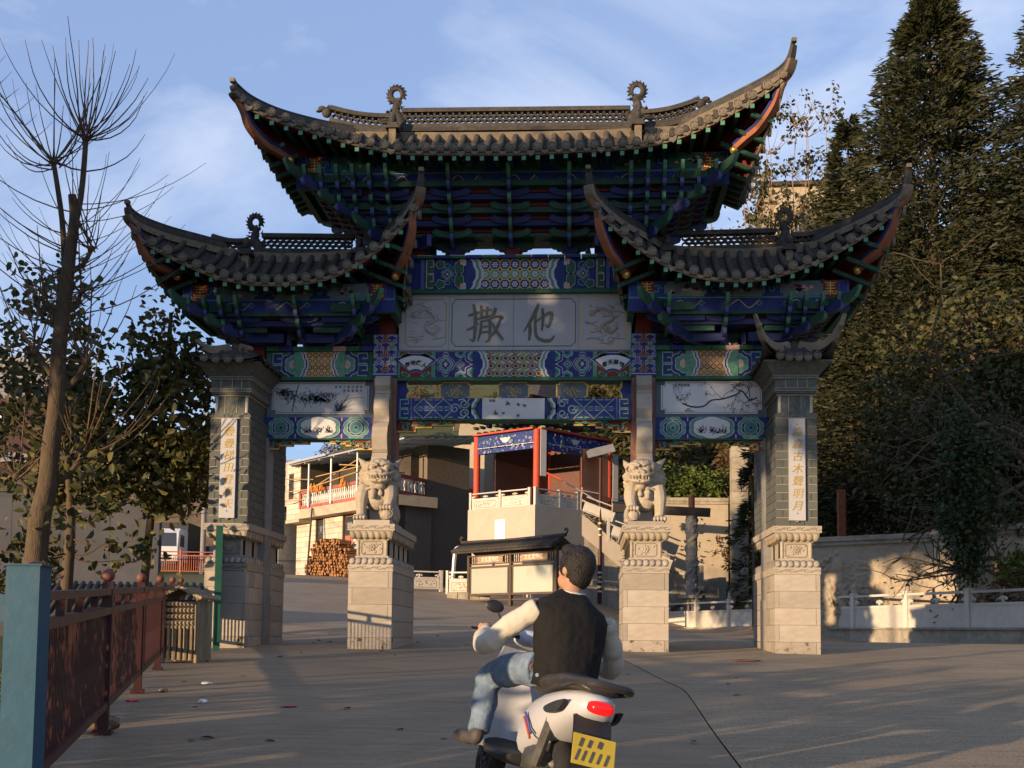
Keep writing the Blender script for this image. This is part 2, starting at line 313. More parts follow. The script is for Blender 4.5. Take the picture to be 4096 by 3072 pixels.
# concrete road: two pours with an open joint between them
def joint_x(y): return np.interp(y, [-40, -14.5, -8.8, -3.5, 2, 8], [2.6, 2.5, 2.62, 2.07, 1.9, 2.2])
def roadmat(name, c, cw, groove, agg):
    m = mat(name, c, 0.82, 0.16, 0.7, 0.0, spec=0.35); t = m.node_tree; b = t.nodes['Principled BSDF']; N = lambda ty: t.nodes.new(ty)
    co = N('ShaderNodeTexCoord'); g = b.inputs['Base Color'].links[0].from_socket
    mpg = N('ShaderNodeMapping'); mpg.inputs['Scale'].default_value = (0.55, 5.5, 1); mpg.inputs['Rotation'].default_value = (0, 0, 0.05)
    n0 = N('ShaderNodeTexNoise'); n0.inputs['Scale'].default_value = 2.0; n0.inputs['Detail'].default_value = 7; t.links.new(co.outputs['Object'], mpg.inputs[0]); t.links.new(mpg.outputs[0], n0.inputs['Vector'])
    n1 = N('ShaderNodeTexNoise'); n1.inputs['Scale'].default_value = 55; n1.inputs['Detail'].default_value = 4; t.links.new(co.outputs['Object'], n1.inputs['Vector'])
    vo = N('ShaderNodeTexVoronoi'); vo.inputs['Scale'].default_value = 60; t.links.new(co.outputs['Object'], vo.inputs['Vector'])
    r1 = N('ShaderNodeValToRGB'); r1.color_ramp.elements[0].position = 0.35; r1.color_ramp.elements[1].position = 0.75; r1.color_ramp.elements[0].color = (0.84, 0.84, 0.85, 1); r1.color_ramp.elements[1].color = (1.16, 1.14, 1.1, 1)
    t.links.new(n0.outputs['Fac'], r1.inputs['Fac']); mm = N('ShaderNodeMix'); mm.data_type = 'RGBA'; mm.blend_type = 'MULTIPLY'; mm.inputs['Factor'].default_value = 1
    t.links.new(g, mm.inputs['A']); t.links.new(r1.outputs[0], mm.inputs['B'])
    r2 = N('ShaderNodeValToRGB'); r2.color_ramp.elements[0].position = 0.3; r2.color_ramp.elements[1].position = 0.7; r2.color_ramp.elements[0].color = (1-agg, 1-agg, 1-agg, 1); r2.color_ramp.elements[1].color = (1+agg, 1+agg, 1+agg, 1)
    t.links.new(n1.outputs['Fac'], r2.inputs['Fac']); m3 = N('ShaderNodeMix'); m3.data_type = 'RGBA'; m3.blend_type = 'MULTIPLY'; m3.inputs['Factor'].default_value = 1
    t.links.new(mm.outputs['Result'], m3.inputs['A']); t.links.new(r2.outputs[0], m3.inputs['B']); t.links.new(m3.outputs['Result'], b.inputs['Base Color'])
    wv = N('ShaderNodeTexWave'); wv.wave_type = 'BANDS'; wv.bands_direction = 'Y'; wv.inputs['Scale'].default_value = 7.0; wv.inputs['Distortion'].default_value = 1.5; wv.inputs['Detail'].default_value = 3; wv.inputs['Detail Scale'].default_value = 0.6
    t.links.new(co.outputs['Object'], wv.inputs['Vector'])
    ad = N('ShaderNodeMath'); ad.operation = 'MULTIPLY_ADD'; ad.inputs[1].default_value = groove; t.links.new(wv.outputs['Fac'], ad.inputs[0])
    m4 = N('ShaderNodeMath'); m4.operation = 'MULTIPLY'; m4.inputs[1].default_value = cw; t.links.new(n1.outputs['Fac'], m4.inputs[0]); t.links.new(m4.outputs[0], ad.inputs[2])
    bp = N('ShaderNodeBump'); bp.inputs['Strength'].default_value = 0.9; bp.inputs['Distance'].default_value = 0.012; t.links.new(ad.outputs[0], bp.inputs['Height']); t.links.new(bp.outputs[0], b.inputs['Normal'])
roadmat('concrete_smooth', (0.27, 0.205, 0.135), 0.55, 0.25, 0.16)
roadmat('concrete_rough', (0.26, 0.20, 0.13), 1.6, 0.1, 0.42)
def sheet(name, fa, fb, y0, y1, nu, nv, m, dz):
    V = []; u = np.linspace(0, 1, nu+1); v = np.linspace(y0, y1, nv+1)
    U, Y = np.meshgrid(u, v, indexing='ij'); A = fa(Y); Bx = fb(Y); X = A+(Bx-A)*U
    n = (nu+1)*(nv+1); i = np.arange(n).reshape(nu+1, nv+1)
    wob = 0.006*np.sin(X*0.9+Y*1.3)+0.004*np.sin(X*2.7-Y*0.8)
    return npmesh(name, np.stack([X, Y, gz(X, Y)+dz+wob], -1).reshape(-1, 3), np.stack([i[:-1, :-1], i[1:, :-1], i[1:, 1:], i[:-1, 1:]], -1).reshape(-1, 4), m, smooth=True, kind='structure')
sheet('road', lambda y: xl(y), lambda y: joint_x(y)-0.005, -34, 4, 40, 90, 'concrete_smooth', 0.0)
sheet('road', lambda y: joint_x(y)+0.005, lambda y: xr(y), -34, 4, 50, 90, 'concrete_rough', 0.004)
sheet('road', lambda y: xl(y), lambda y: xr(y), 4.012, 47, 60, 110, 'concrete_smooth', 0.0)
# ================================================================ the archway
gate = thing('memorial_archway', 'tall painted archway with three upswept tiled roofs standing across the concrete road', 'archway')
def part(name, label=None):
    o = bpy.data.objects.new(name, None); o.empty_display_size = 0.1; place(o, gate)
    if label: o['label'] = label
    return o
DM = ['blue', 'teal', 'line', 'green', 'red_dark', 'gold', 'pinkline', 'porcelain', 'ink', 'yellow', 'orange', 'blue_lite', 'green_lite', 'ink_grey', 'bronze_ink', 'relief_gold', 'plaque', 'slate_frame']
DI = {n: i for i, n in enumerate(DM)}
class Deco:
    """paint laid on a facade in thin coats: (x, z) polygons and brush strokes at depth y, clipped to a rectangle"""
    def __init__(s, y, rect=None, ly=0.0022): s.b = MB(); s.y = y; s.r = rect; s.ly = ly
    def clip(s, P):
        if not s.r: return P
        for ax, lim, sg in ((0, s.r[0], 1), (0, s.r[1], -1), (1, s.r[2], 1), (1, s.r[3], -1)):
            Q = []
            for i in range(len(P)):
                a, b = P[i-1], P[i]; ia, ib = (a[ax]-lim)*sg >= 0, (b[ax]-lim)*sg >= 0
                if ia != ib: t = (lim-a[ax])/(b[ax]-a[ax]); Q.append((a[0]+(b[0]-a[0])*t, a[1]+(b[1]-a[1])*t))
                if ib: Q.append(b)
            P = Q
            if len(P) < 3: return []
        return P
    def poly(s, P, c, l=1):
        P = s.clip(list(P))
        if len(P) >= 3: s.b.flat([(p[0], s.y - l*s.ly, p[1]) for p in P], DI[c])
    def rect(s, x0, x1, z0, z1, c, l=1): s.poly([(x0, z0), (x1, z0), (x1, z1), (x0, z1)], c, l)
    def nest(s, P, layers, l=1, c=None):
        cx = c[0] if c else sum(p[0] for p in P)/len(P); cz = c[1] if c else sum(p[1] for p in P)/len(P)
        for k, (f, colr) in enumerate(layers): s.poly([(cx+(p[0]-cx)*f, cz+(p[1]-cz)*f) for p in P], colr, l+k)
    def stroke(s, P, w, c, l=2):
        n = len(P); ww = w if hasattr(w, '__len__') else [w]*n; A = []; B = []
        for i in range(n):
            a, b = P[max(i-1, 0)], P[min(i+1, n-1)]; dx, dz = b[0]-a[0], b[1]-a[1]; L = math.hypot(dx, dz) or 1
            nx, nz = -dz/L*ww[i]/2, dx/L*ww[i]/2; A.append((P[i][0]+nx, P[i][1]+nz)); B.append((P[i][0]-nx, P[i][1]-nz))
        for i in range(n-1): s.poly([B[i], B[i+1], A[i+1], A[i]], c, l)
    def done(s, parent, name='painted_pattern'):
        if s.b.f: s.b.build(name, DM, parent, kind='stuff')
def ngon(cx, cz, r, k, a0=0.0, rz=None): return [(cx+r*math.cos(a0+2*pi*i/k), cz+(rz or r)*math.sin(a0+2*pi*i/k)) for i in range(k)]
def cloud(cx, cz, rx, rz, lobes=6, amp=0.16, n=48, a0=0.0):
    return [(cx+rx*(1-amp+amp*abs(math.sin(lobes*a/2+a0)))*math.cos(a), cz+rz*(1-amp+amp*abs(math.sin(lobes*a/2+a0)))*math.sin(a)) for a in [2*pi*i/n for i in range(n)]]
def curl(cx, cz, r, turns=1.3, a0=0.0, sg=1, n=14): return [(cx+r*(1-0.75*i/n)*math.cos(a0+sg*2*pi*turns*i/n), cz+r*(1-0.75*i/n)*math.sin(a0+sg*2*pi*turns*i/n)) for i in range(n+1)]
def smooth(P, n=5):
    Q = []
    for i in range(len(P)-1):
        p0, p1, p2, p3 = P[max(i-1, 0)], P[i], P[i+1], P[min(i+2, len(P)-1)]
        for k in range(n):
            t = k/n; Q.append(tuple(0.5*(2*p1[j]+(-p0[j]+p2[j])*t+(2*p0[j]-5*p1[j]+4*p2[j]-p3[j])*t*t+(-p0[j]+3*p1[j]-3*p2[j]+p3[j])*t**3) for j in range(len(p1))))
    Q.append(tuple(P[-1])); return Q
def key_fret(d, x0, x1, z0, z1, c='teal', bgc='blue', l=1, line='line'):
    d.rect(x0, x1, z0, z1, bgc, l); w = (x1-x0)*0.11; mx, mz = x0+w, z0+w
    for h in range(2):
        za, zb = lerp(z0, z1, h/2)+w*.6, lerp(z0, z1, (h+1)/2)-w*.6; X0, X1 = x0+w, x1-w; m = (za+zb)/2
        d.stroke([(X1, za), (X0, za), (X0, zb), (X1, zb), (X1, m), (lerp(X0, X1, .45), m)], w*1.3, c, l+1)
        d.stroke([(X1, za), (X0, za), (X0, zb), (X1, zb), (X1, m), (lerp(X0, X1, .45), m)], w*.25, line, l+2)
def ruyi(d, cx, cz, rx, rz, sg=1, l=2):
    """nested cloud-head medallion pointing sideways"""
    P = [(cx+sg*rx*a, cz+rz*b) for a, b in smooth([(-1, 0), (-.7, .42), (-.35, .62), (-.2, 1), (.25, .98), (.4, .62), (.75, .55), (.9, .2), (.72, 0), (.9, -.2), (.75, -.55), (.4, -.62), (.25, -.98), (-.2, -1), (-.35, -.62), (-.7, -.42), (-1, 0)], 4)]
    if sg < 0: P = P[::-1]
    d.nest(P, [(1.0, 'line'), (.95, 'blue'), (.78, 'line'), (.74, 'teal'), (.5, 'line'), (.46, 'blue'), (.2, 'pinkline'), (.1, 'line')], l, (cx, cz))
def flower(d, cx, cz, r, c, l, k=6, core='gold'):
    for i in range(k): a = 2*pi*i/k; d.poly(ngon(cx+.55*r*math.cos(a), cz+.55*r*math.sin(a), r*.26, 5, a), c, l)
    d.poly(ngon(cx, cz, r*.28, 6), core, l+1)
def oct_lattice(d, x0, x1, z0, z1, p, cols, sq, fl, l=2, brd='gold'):
    nx = int((x1-x0)/p)+1; nz = int((z1-z0)/p)+2; d.rect(x0, x1, z0, z1, brd, l)
    for i in range(nx):
        for j in range(nz):
            cx, cz = x0+(i+.5)*p, (z0+z1)/2+(j-nz/2+.5)*p; c = cols[j % len(cols)]
            d.poly(ngon(cx, cz, p*.5, 8, pi/8), c, l+1); flower(d, cx, cz, p*.4, fl, l+2)
            d.poly(ngon(cx+p/2, cz+p/2, p*.17, 4, pi/4), sq, l+1)
def cloud_edge(d, x, z0, z1, sg, cols=('line', 'teal', 'line', 'blue'), l=3, w=0.12, bulge=0.16):
    """scalloped bands closing a centre panel; the panel lies on the side of sg"""
    for k, c in enumerate(cols):
        off = -sg*(w*k/len(cols)*1.6); zs = np.linspace(z0, z1, 25); e = []
        for z in zs: t = (z-z0)/(z1-z0); e.append((x+off-sg*bulge*(1-abs(2*t-1))**.8+sg*.02*abs(math.sin(4*pi*t)), z))
        P = e + [(x+off-sg*(0.16-0.02*k), z1), (x+off-sg*(0.16-0.02*k), z0)]
        d.poly(P if sg > 0 else P[::-1], c, l+k)
def queti(name, x0, x1, z0, z1, y, th, sg, parent):
    """stepped carved corbel under a beam end; sg=+1: fixed end at x0"""
    L = abs(x1-x0); H = z1-z0; pr = [(0, H), (L, H), (L, H*.62), (L*.62, H*.62), (L*.62, H*.38), (L*.32, H*.38), (L*.32, 0), (0, 0)]
    b = MB(); X = lambda p: (x0+sg*p[0], z0+p[1]); P = [X(p) for p in pr]
    if sg < 0: P = P[::-1]
    b.prism(P, (0, y, 0), (1, 0, 0), (0, 0, 1), (0, 1, 0), th); o = b.build(name, 'red_dark', parent)
    d = Deco(y, None, 0.004); E = [X(p) for p in pr[2:]]; d.stroke(E, .035, 'gold', 2)
    for cx, cz, r in ((.16, .42, .12), (.45, .72, .10), (.8, .82, .07)):
        q = X((cx*L, cz*H)); d.stroke(curl(q[0], q[1], r*H/.2*.8, 1.2, 0, sg), .03, 'teal', 2)
    d.stroke(smooth([X((.05*L, .9*H)), X((.3*L, .55*H)), X((.5*L, .9*H)), X((.75*L, .7*H)), X((.97*L, .85*H))]), .028, 'green_lite', 2); d.done(o)
# ---- stone pedestals ------------------------------------------------------
pet = MB(); pet.ell((0, 0, 0), (.058, .02, .086), n=6, k=10); pet.ell((0, -.008, .006), (.044, .018, .068), 1, n=6, k=10); petal = pet.mesh('lotus_petal', ['stone_gold', 'stone_carved'], True)
pet2 = MB(); pet2.ell((0, 0, 0), (.058, .022, .078), n=6, k=10); pet2.ell((0, -.009, -.004), (.045, .019, .062), 1, n=6, k=10); petal2 = pet2.mesh('lotus_petal', ['stone_line', 'stone'], True)
def foot_material():
    m = mat('stone_foot', (0.29, 0.25, 0.20), 0.8, 0.15, 3.5, 0.12, 40); t = m.node_tree; b = t.nodes['Principled BSDF']; N = lambda ty: t.nodes.new(ty)
    g = N('ShaderNodeNewGeometry'); nz = N('ShaderNodeTexNoise'); nz.inputs['Scale'].default_value = 4.5; nz.inputs['Detail'].default_value = 9; nz.inputs['Roughness'].default_value = 0.75; t.links.new(g.outputs['Position'], nz.inputs['Vector'])
    rp = N('ShaderNodeValToRGB'); rp.color_ramp.elements[0].position = 0.54; rp.color_ramp.elements[1].position = 0.6; t.links.new(nz.outputs['Fac'], rp.inputs['Fac'])
    mx_ = N('ShaderNodeMix'); mx_.data_type = 'RGBA'; mx_.inputs['B'].default_value = (0.055, 0.045, 0.028, 1); t.links.new(rp.outputs[0], mx_.inputs['Factor']); t.links.new(b.inputs['Base Color'].links[0].from_socket, mx_.inputs['A']); t.links.new(mx_.outputs['Result'], b.inputs['Base Color'])
foot_material()
blk = {}
def stone_block(parent, x0, x1, y0, y1, z0, z1, m='stone'):
    k = m
    if k not in blk:
        bm = bmesh.new(); bmesh.ops.create_cube(bm, size=1); bmesh.ops.bevel(bm, geom=bm.edges, offset=0.012, segments=1, affect='EDGES'); me = bpy.data.meshes.new('stone_block'); bm.to_mesh(me); bm.free(); me.materials.append(MATS[m]); blk[k] = me
    inst(blk[k], 'stone_block', parent, ((x0+x1)/2, (y0+y1)/2, (z0+z1)/2), None, (x1-x0, y1-y0, z1-z0))
def carve_panel(parent, cx, zc, y, w, h, seed):
    """flower panel carved in low relief"""
    rg = random.Random(seed); b = MB()
    fr = [(-w/2+.03, -h/2), (w/2-.03, -h/2), (w/2, -h/2+.03), (w/2, h/2-.03), (w/2-.03, h/2), (-w/2+.03, h/2), (-w/2, h/2-.03), (-w/2, -h/2+.03)]
    b.tube([(cx+p[0], y-.004, zc+p[1]) for p in fr+[fr[0]]], .008, 4, 1)
    for k in range(7):
        a = 2*pi*k/7; r = .055; b.ell((cx+r*math.cos(a)*.9-.01, y-.006, zc+.015+r*math.sin(a)*.8), (.03, .016, .026), 0, n=5, k=7)
    b.ell((cx-.01, y-.012, zc+.015), (.03, .02, .028), 0, n=5, k=8)
    for k in range(11):
        px, pz = cx+rg.uniform(-w*.42, w*.42), zc+rg.uniform(-h*.4, h*.4); b.ell((px, y-.004, pz), (rg.uniform(.018, .032), .012, rg.uniform(.01, .016)), 0, Matrix.Rotation(rg.uniform(-1.2, 1.2), 3, 'Y'), n=4, k=6)
    for k in range(3): b.tube(smooth([(cx+rg.uniform(-.1, .1), y-.004, zc-.06), (cx+rg.uniform(-.08, .08), y-.006, zc), (cx+rg.uniform(-.14, .14), y-.004, zc+.08)], 3), .006, 4)
    b.build('carved_flowers', ['stone_carved', 'stone_gold'], parent, True)
def fret_band(parent, cx, y, z0, z1, w):
    b = MB(); h = z1-z0; n = int(w/.085); p = w/n; t = .012
    for i in range(n):
        x0 = cx-w/2+i*p; zz = (z0+h*.28, z0+h*.5, z0+h*.74)
        b.bb(x0+.004, x0+p*.8, y-.006, y+.01, zz[i % 3]-t/2, zz[i % 3]+t/2); b.bb(x0+p*.8, x0+p*.8+t, y-.006, y+.01, min(zz[i % 3], zz[(i+1) % 3]), max(zz[i % 3], zz[(i+1) % 3]))
        b.bb(x0+.004, x0+p*.55, y-.006, y+.01, zz[(i+2) % 3]-t/2, zz[(i+2) % 3]+t/2)
    b.build('fret_carving', 'stone_line', parent, kind='stuff')
def pedestal(cx, w, inner, seed, rear_y=1.33):
    """inner: +1 / -1, the side that is seen"""
    P = part('stone_pedestal'); y0, y1 = -1.35, rear_y; h = w/2
    b = MB(); b.bb(cx-h+.012, cx+h-.012, y0+.012, y1-.012, -.15, 1.43); b.build('core', 'stone_line', P)
    zs = [-.12, .2, .51, .82, 1.13, 1.44]; g = .003
    for i in range(5):
        za, zb = zs[i]+g, zs[i+1]-g; k = .075 if i % 2 else w-.075
        fm = 'stone_foot' if i == 0 else 'stone'; stone_block(P, cx-h, cx-h+k-g, y0, y0+.2, za, zb, fm); stone_block(P, cx-h+k+g, cx+h, y0, y0+.2, za, zb, fm)
        ys = [y0+.2, -.55 if i % 2 else -.8, .15 if i % 2 else .35, y1]
        for j in range(3): stone_block(P, cx-h, cx+h, ys[j]+g, ys[j+1]-g, za, zb)
    b = MB()
    def ring(hx, z): return [(cx-hx, y0-(hx-h), z), (cx+hx, y0-(hx-h), z), (cx+hx, y1+(hx-h), z), (cx-hx, y1+(hx-h), z)]
    b.loft([ring(h+.012, 1.44), ring(h+.012, 1.565), ring(h-.012, 1.57), ring(h-.012, 1.60), ring(h-.04, 1.66), ring(h-.1, 1.71), ring(h-.1, 1.735), ring(h-.12, 1.74), ring(h-.12, 2.03), ring(h-.1, 2.035), ring(h-.1, 2.06), ring(h-.05, 2.09), ring(h-.01, 2.15), ring(h-.005, 2.2), ring(h+.03, 2.205), ring(h+.03, 2.33)])
    b.build('carved_base', 'stone', P)
    n = 7
    for i in range(n):
        x = cx-h+.06+(w-.12)*i/(n-1)
        inst(petal2, 'lotus_petal', P, (x, y0+.024, 1.638), (-.5, 0, 0), (1.12, .9, 1.0)); inst(petal, 'lotus_petal', P, (x, y0+.036, 2.12), (.5, 0, 0), (1.12, .9, 1.0))
    for i in range(14):
        y = y0+.1+2.5*i/13
        inst(petal2, 'lotus_petal', P, (cx+inner*(h-.024), y, 1.638), (0, inner*-.35, pi/2), (1.6, 1, 1)); inst(petal, 'lotus_petal', P, (cx+inner*(h-.036), y, 2.12), (0, inner*.45, pi/2), (1.6, 1, 1))
    fret_band(P, cx, y0-.014, 1.455, 1.55, w+.01); fret_band(P, cx, y0-.032, 2.22, 2.32, w+.04)
    carve_panel(P, cx, 1.885, y0+.118, w*.48, .24, seed)
    b = MB()
    for s in (-1, 1):
        x = cx+s*(h-.15); b.tube([(x, y0+.125, 1.74), (x, y0+.125, 2.03)], .028, 8); 
        for z in (1.78, 1.87, 1.9, 1.99): b.tube([(x, y0+.125, z), (x, y0+.125, z+.015)], .036, 8)
        for yy in np.linspace(y0+.2, y1-.2, 5): b.box((cx+inner*(h-.12), yy, 1.885), (.03, .07, .28))
    b.build('corner_colonnette', 'stone_carved', P, True, kind='stuff')
    return P
pedestal(-5.335, .80, 1, 1); pedestal(5.335, .82, -1, 2); pedestal(-2.57, .83, 1, 3); pedestal(2.57, .83, -1, 4)
# ---- brick pillars ---------------------------------------------------------
bm = bmesh.new(); bmesh.ops.create_cube(bm, size=1); bmesh.ops.bevel(bm, geom=bm.edges, offset=0.025, segments=1, affect='EDGES'); brick_me = bpy.data.meshes.new('brick'); bm.to_mesh(brick_me); bm.free(); brick_me.materials.append(MATS['brick'])
horn_prof = [(-.5, 0), (.5, 0), (.5, .6), (.3, 1), (-.3, 1), (-.5, .6)]
def disc_mesh(r):
    b = MB(); P = [(r*.0, .05), (r, .05), (r, -.0), (r*.86, -.012), (r*.8, .0), (r*.55, .0), (r*.5, -.01), (r*.2, -.01)]
    k = 14; rings = [[(rr*math.cos(2*pi*j/k), yy, rr*math.sin(2*pi*j/k)) for j in range(k)] for rr, yy in P[1:]]; b.loft(rings)
    for j in range(6): a = 2*pi*j/6; b.ell((r*.66*math.cos(a), -.004, r*.66*math.sin(a)), (r*.1, .012, r*.1), n=4, k=6)
    b.ell((0, -.012, 0), (r*.2, .014, r*.2), n=4, k=6)
    return b.mesh('tile_disc', 'tile_disc')
disc_me = disc_mesh(.088)
def pillar(cx, inner, broken):
    P = part('brick_pillar'); y0, y1 = -1.31, 1.29; h = .375
    b = MB(); b.bb(cx-h, cx+h, y0, y1, 2.33, 4.36); b.build('mortar_core', 'brick_mortar', P)
    rg = random.Random(11 if inner > 0 else 12); ch = .155
    for c in range(13):
        z = 2.335+c*ch+ch/2; off = (c % 2)*.13+rg.uniform(-.02, .02); xs_ = sorted({-h-.008} | {-h-.008+.13*((c % 2))+.26*k+.0 for k in range(0 if c % 2 else 1, 3)} | {h+.008})
        for a, e in zip(xs_[:-1], xs_[1:]):
            if e-a < .03: continue
            inst(brick_me, 'brick', P, (cx+(a+e)/2, y0-.004, z), None, (e-a-.013, .03, ch-.013))
        y = y0-.01-(c % 2)*.17
        while y < y1:
            a, e = max(y, y0-.018), min(y+.345, y1)
            if e-a > .05: inst(brick_me, 'brick', P, (cx+inner*(h+.002), (a+e)/2, z), None, (.03, e-a-.009, ch-.009))
            y += .345
    b = MB(); b.bb(cx+inner*(h-.1), cx+inner*(h+.045), -.24, .22, 1.0, 4.16); b.bb(cx+inner*.3, cx+inner*.44, -.245, .225, -.1, 1.0); b.build('cement_post', 'cement', P)
    # stepped neck and cornice
    def ring(hx, z): return [(cx-hx, y0-.04+(.415-hx), z), (cx+hx, y0-.04+(.415-hx), z), (cx+hx, y1+.04-(.415-hx), z), (cx-hx, y1+.04-(.415-hx), z)]
    b = MB(); b.loft([ring(.375, 4.36), ring(.40, 4.365), ring(.40, 4.41), ring(.36, 4.415), ring(.36, 4.45), ring(.315, 4.455), ring(.315, 4.78), ring(.35, 4.785), ring(.35, 4.815), ring(.375, 4.82), ring(.375, 4.86), ring(.40, 4.865), ring(.40, 4.91), ring(.385, 4.915), ring(.385, 5.09), ring(.42, 5.10), ring(.42, 5.14), ring(.47, 5.2), ring(.53, 5.28), ring(.62, 5.36), ring(.62, 5.39)]); b.build('cornice', 'brick', P)
    b = MB()
    for z in (4.78, 4.86, 4.91, 5.09, 5.14, 5.24): b.loft([ring(.43 if z > 5 else (.405 if z > 4.85 else .36), z), ring(.43 if z > 5 else (.405 if z > 4.85 else .36), z+.006)])
    for x in (-.13, .1): b.bb(cx+x, cx+x+.008, y0+.048, y0+.07, 4.46, 4.78)
    for x in (-.2, .02, .2): b.bb(cx+x, cx+x+.008, y0-.028, y0, 4.92, 5.09)
    for s in (-1, 1): b.tube([(cx+s*.29, y0+.07, 4.46), (cx+s*.29, y0+.07, 4.78)], .03, 8)
    b.build('pointing', 'brick_mortar', P)
    # small hipped roof
    Rf = part('pillar_cap_roof', 'small tiled cap roof, two horns broken off' if broken else 'small tiled cap roof with upswept horns')
    W_, Y0, Y1 = .66, y0-.32, y1+.30; ym = (Y0+Y1)/2
    def surf(u, v):
        # u across -1..1, v along 0..1
        x = (2*u-1)*W_; yv = lerp(Y0, Y1, v); e = max(abs(2*u-1), 0); ev = min(v, 1-v)*2
        edge = max(e, 1-min(1, min(v, 1-v)*(Y1-Y0)/.5)); cr = (abs(2*u-1)**3)*(abs(2*v-1)**10)
        return (cx+x, yv, 5.40+.34*(1-edge)**.8+.3*cr*(0 if broken else 1)+.1*cr)
    b = MB(); b.grid(surf, 16, 30); b.grid(lambda u, v: (lambda p: (p[0], p[1], p[2]-.06))(surf(1-u, v)), 16, 30)
    for i in range(31): pass
    b.build('tile_bed', 'tile', Rf, True, 60)
    nd = 4 if broken else 5
    for i in range(nd):
        x = cx-.34+.68*i/(nd-1)-(.1 if broken else 0); zt = 5.385+.22*abs((x-cx)/.62)**3*(0.4 if broken else 1)
        b = MB(); b.tube([(x, Y0-.01, zt+.03), (x, Y0+.14, zt+.09), (x, Y0+.3, zt+.2), (x, Y0+.45, zt+.3)], .06, 8); b.build('roll_tile', 'tile', Rf, True)
        inst(disc_me, 'tile_disc', Rf, (x, Y0-.02, zt+.025), None, (.85, 1, .85))
    for i in range(9):
        yv = Y0+.35+2.2*i/8
        b = MB(); b.tube([(cx+inner*(W_+.01), yv, 5.42), (cx+inner*(W_-.2), yv, 5.53), (cx+inner*.2, yv, 5.70)], .06, 8); b.build('roll_tile', 'tile', Rf, True)
    b = MB(); b.tube([(cx, Y0+.45, 5.76), (cx, ym, 5.74), (cx, Y1-.45, 5.76)], .075, 8); b.build('ridge', 'ridge', Rf, True)
    for sx in (-1, 1):
        for yc, sy in ((Y0, -1), (Y1, 1)):
            top = [(cx+sx*.12, yc-sy*.5, 5.74), (cx+sx*.4, yc-sy*.22, 5.66), (cx+sx*.62, yc-sy*.04, 5.78), (cx+sx*.74, yc+sy*.08, 5.98), (cx+sx*.82, yc+sy*.14, 6.18)]
            if broken: top = top[:3] if sx < 0 else top[:2]
            top = smooth(top, 4); n = len(top)
            b = MB(); b.sweep(top, [(a*.13, c*.12-.04) for a, c in horn_prof], scale=[1.2-.75*i/n for i in range(n)]); 
            b.sweep([(p[0], p[1], p[2]-.09) for p in top[:max(3, int(n*.8))]], [(a*.16, c*.08) for a, c in horn_prof], scale=[1.1-.6*i/n for i in range(max(3, int(n*.8)))])
            if not broken:
                q = top[int(n*.72)]; b.ell((q[0], q[1]+(-.08), q[2]), (.055, .03, .055), n=6, k=10)
            b.build('horn', 'mortar', Rf, True, 50)
pillar(-5.335, 1, True); pillar(5.335, -1, False)
# ---- inner columns with scroll stones --------------------------------------
for sx in (-1, 1):
    P = part('inner_column'); cx = sx*2.57
    b = MB(); b.bb(cx-.235, cx+.235, -.22, .22, 2.33, 5.38); b.build('shaft', 'marble_red', P)
    b = MB(); b.bb(cx-.245, cx+.245, -.24, .24, 5.385, 6.25); o = b.build('painted_top', 'blue', P)
    d = Deco(-.241, (cx-.245, cx+.245, 5.385, 6.25))
    d.rect(cx-.245, cx+.245, 5.385, 5.47, 'blue', 1); d.rect(cx-.245, cx+.245, 5.44, 5.455, 'line', 2)
    k = 0
    for j in range(6):
        for i in range(-1, 3):
            x = cx-.25+i*.25+(j % 2)*.125; z = 5.56+j*.145; c = ('green_lite', 'red_dark', 'blue_lite', 'teal')[(i+2*j) % 4]
            for a in (pi/2, pi*7/6, pi*11/6):
                e = (x+.1*math.cos(a), z+.1*math.sin(a)); d.stroke([(x, z), e], .085, 'line', 1); d.stroke([(x, z), e], .068, c, 2); d.stroke([(x, z), e], .008, 'pinkline', 3)
    d.done(o)
    sp = [(-.222, 5.36), (-.45, 5.36), (-.50, 5.30), (-.52, 5.16), (-.46, 5.06), (-.47, 4.98), (-.56, 4.86), (-.60, 4.68), (-.52, 4.5), (-.55, 4.42), (-.68, 4.3), (-.74, 4.1), (-.68, 3.86), (-.63, 3.8), (-.72, 3.7), (-.80, 3.5), (-.78, 3.2), (-.78, 2.331), (-.222, 2.331)]
    for sy in (1, -1):
        b = MB(); Q = [(p[0]*sy, p[1]) for p in sp]
        for za, zb in ((2.331, 3.44), (3.446, 3.8), (3.806, 4.42), (4.426, 5.0), (5.006, 5.37)):
            cl_ = Deco(0, (-2, 2, za, zb)).clip(list(Q))
            b = MB(); b.prism(cl_, (cx-.15, 0, 0), (0, 1, 0), (0, 0, 1), (1, 0, 0), .30, 1, 0); b.build('scroll_stone', ['stone', 'rough_side'], P)
# ---- beams ------------------------------------------------------------------
def beam(name, x0, x1, z0, z1, y0, y1, m):
    b = MB(); b.bb(x0, x1, y0, y1, z0, z1); return b.build(name, m, gate)
def strip(x0, x1, z0, z1, y, m='green'): b = MB(); b.bb(x0, x1, y, .2, z0, z1); b.build('moulding', m, gate)
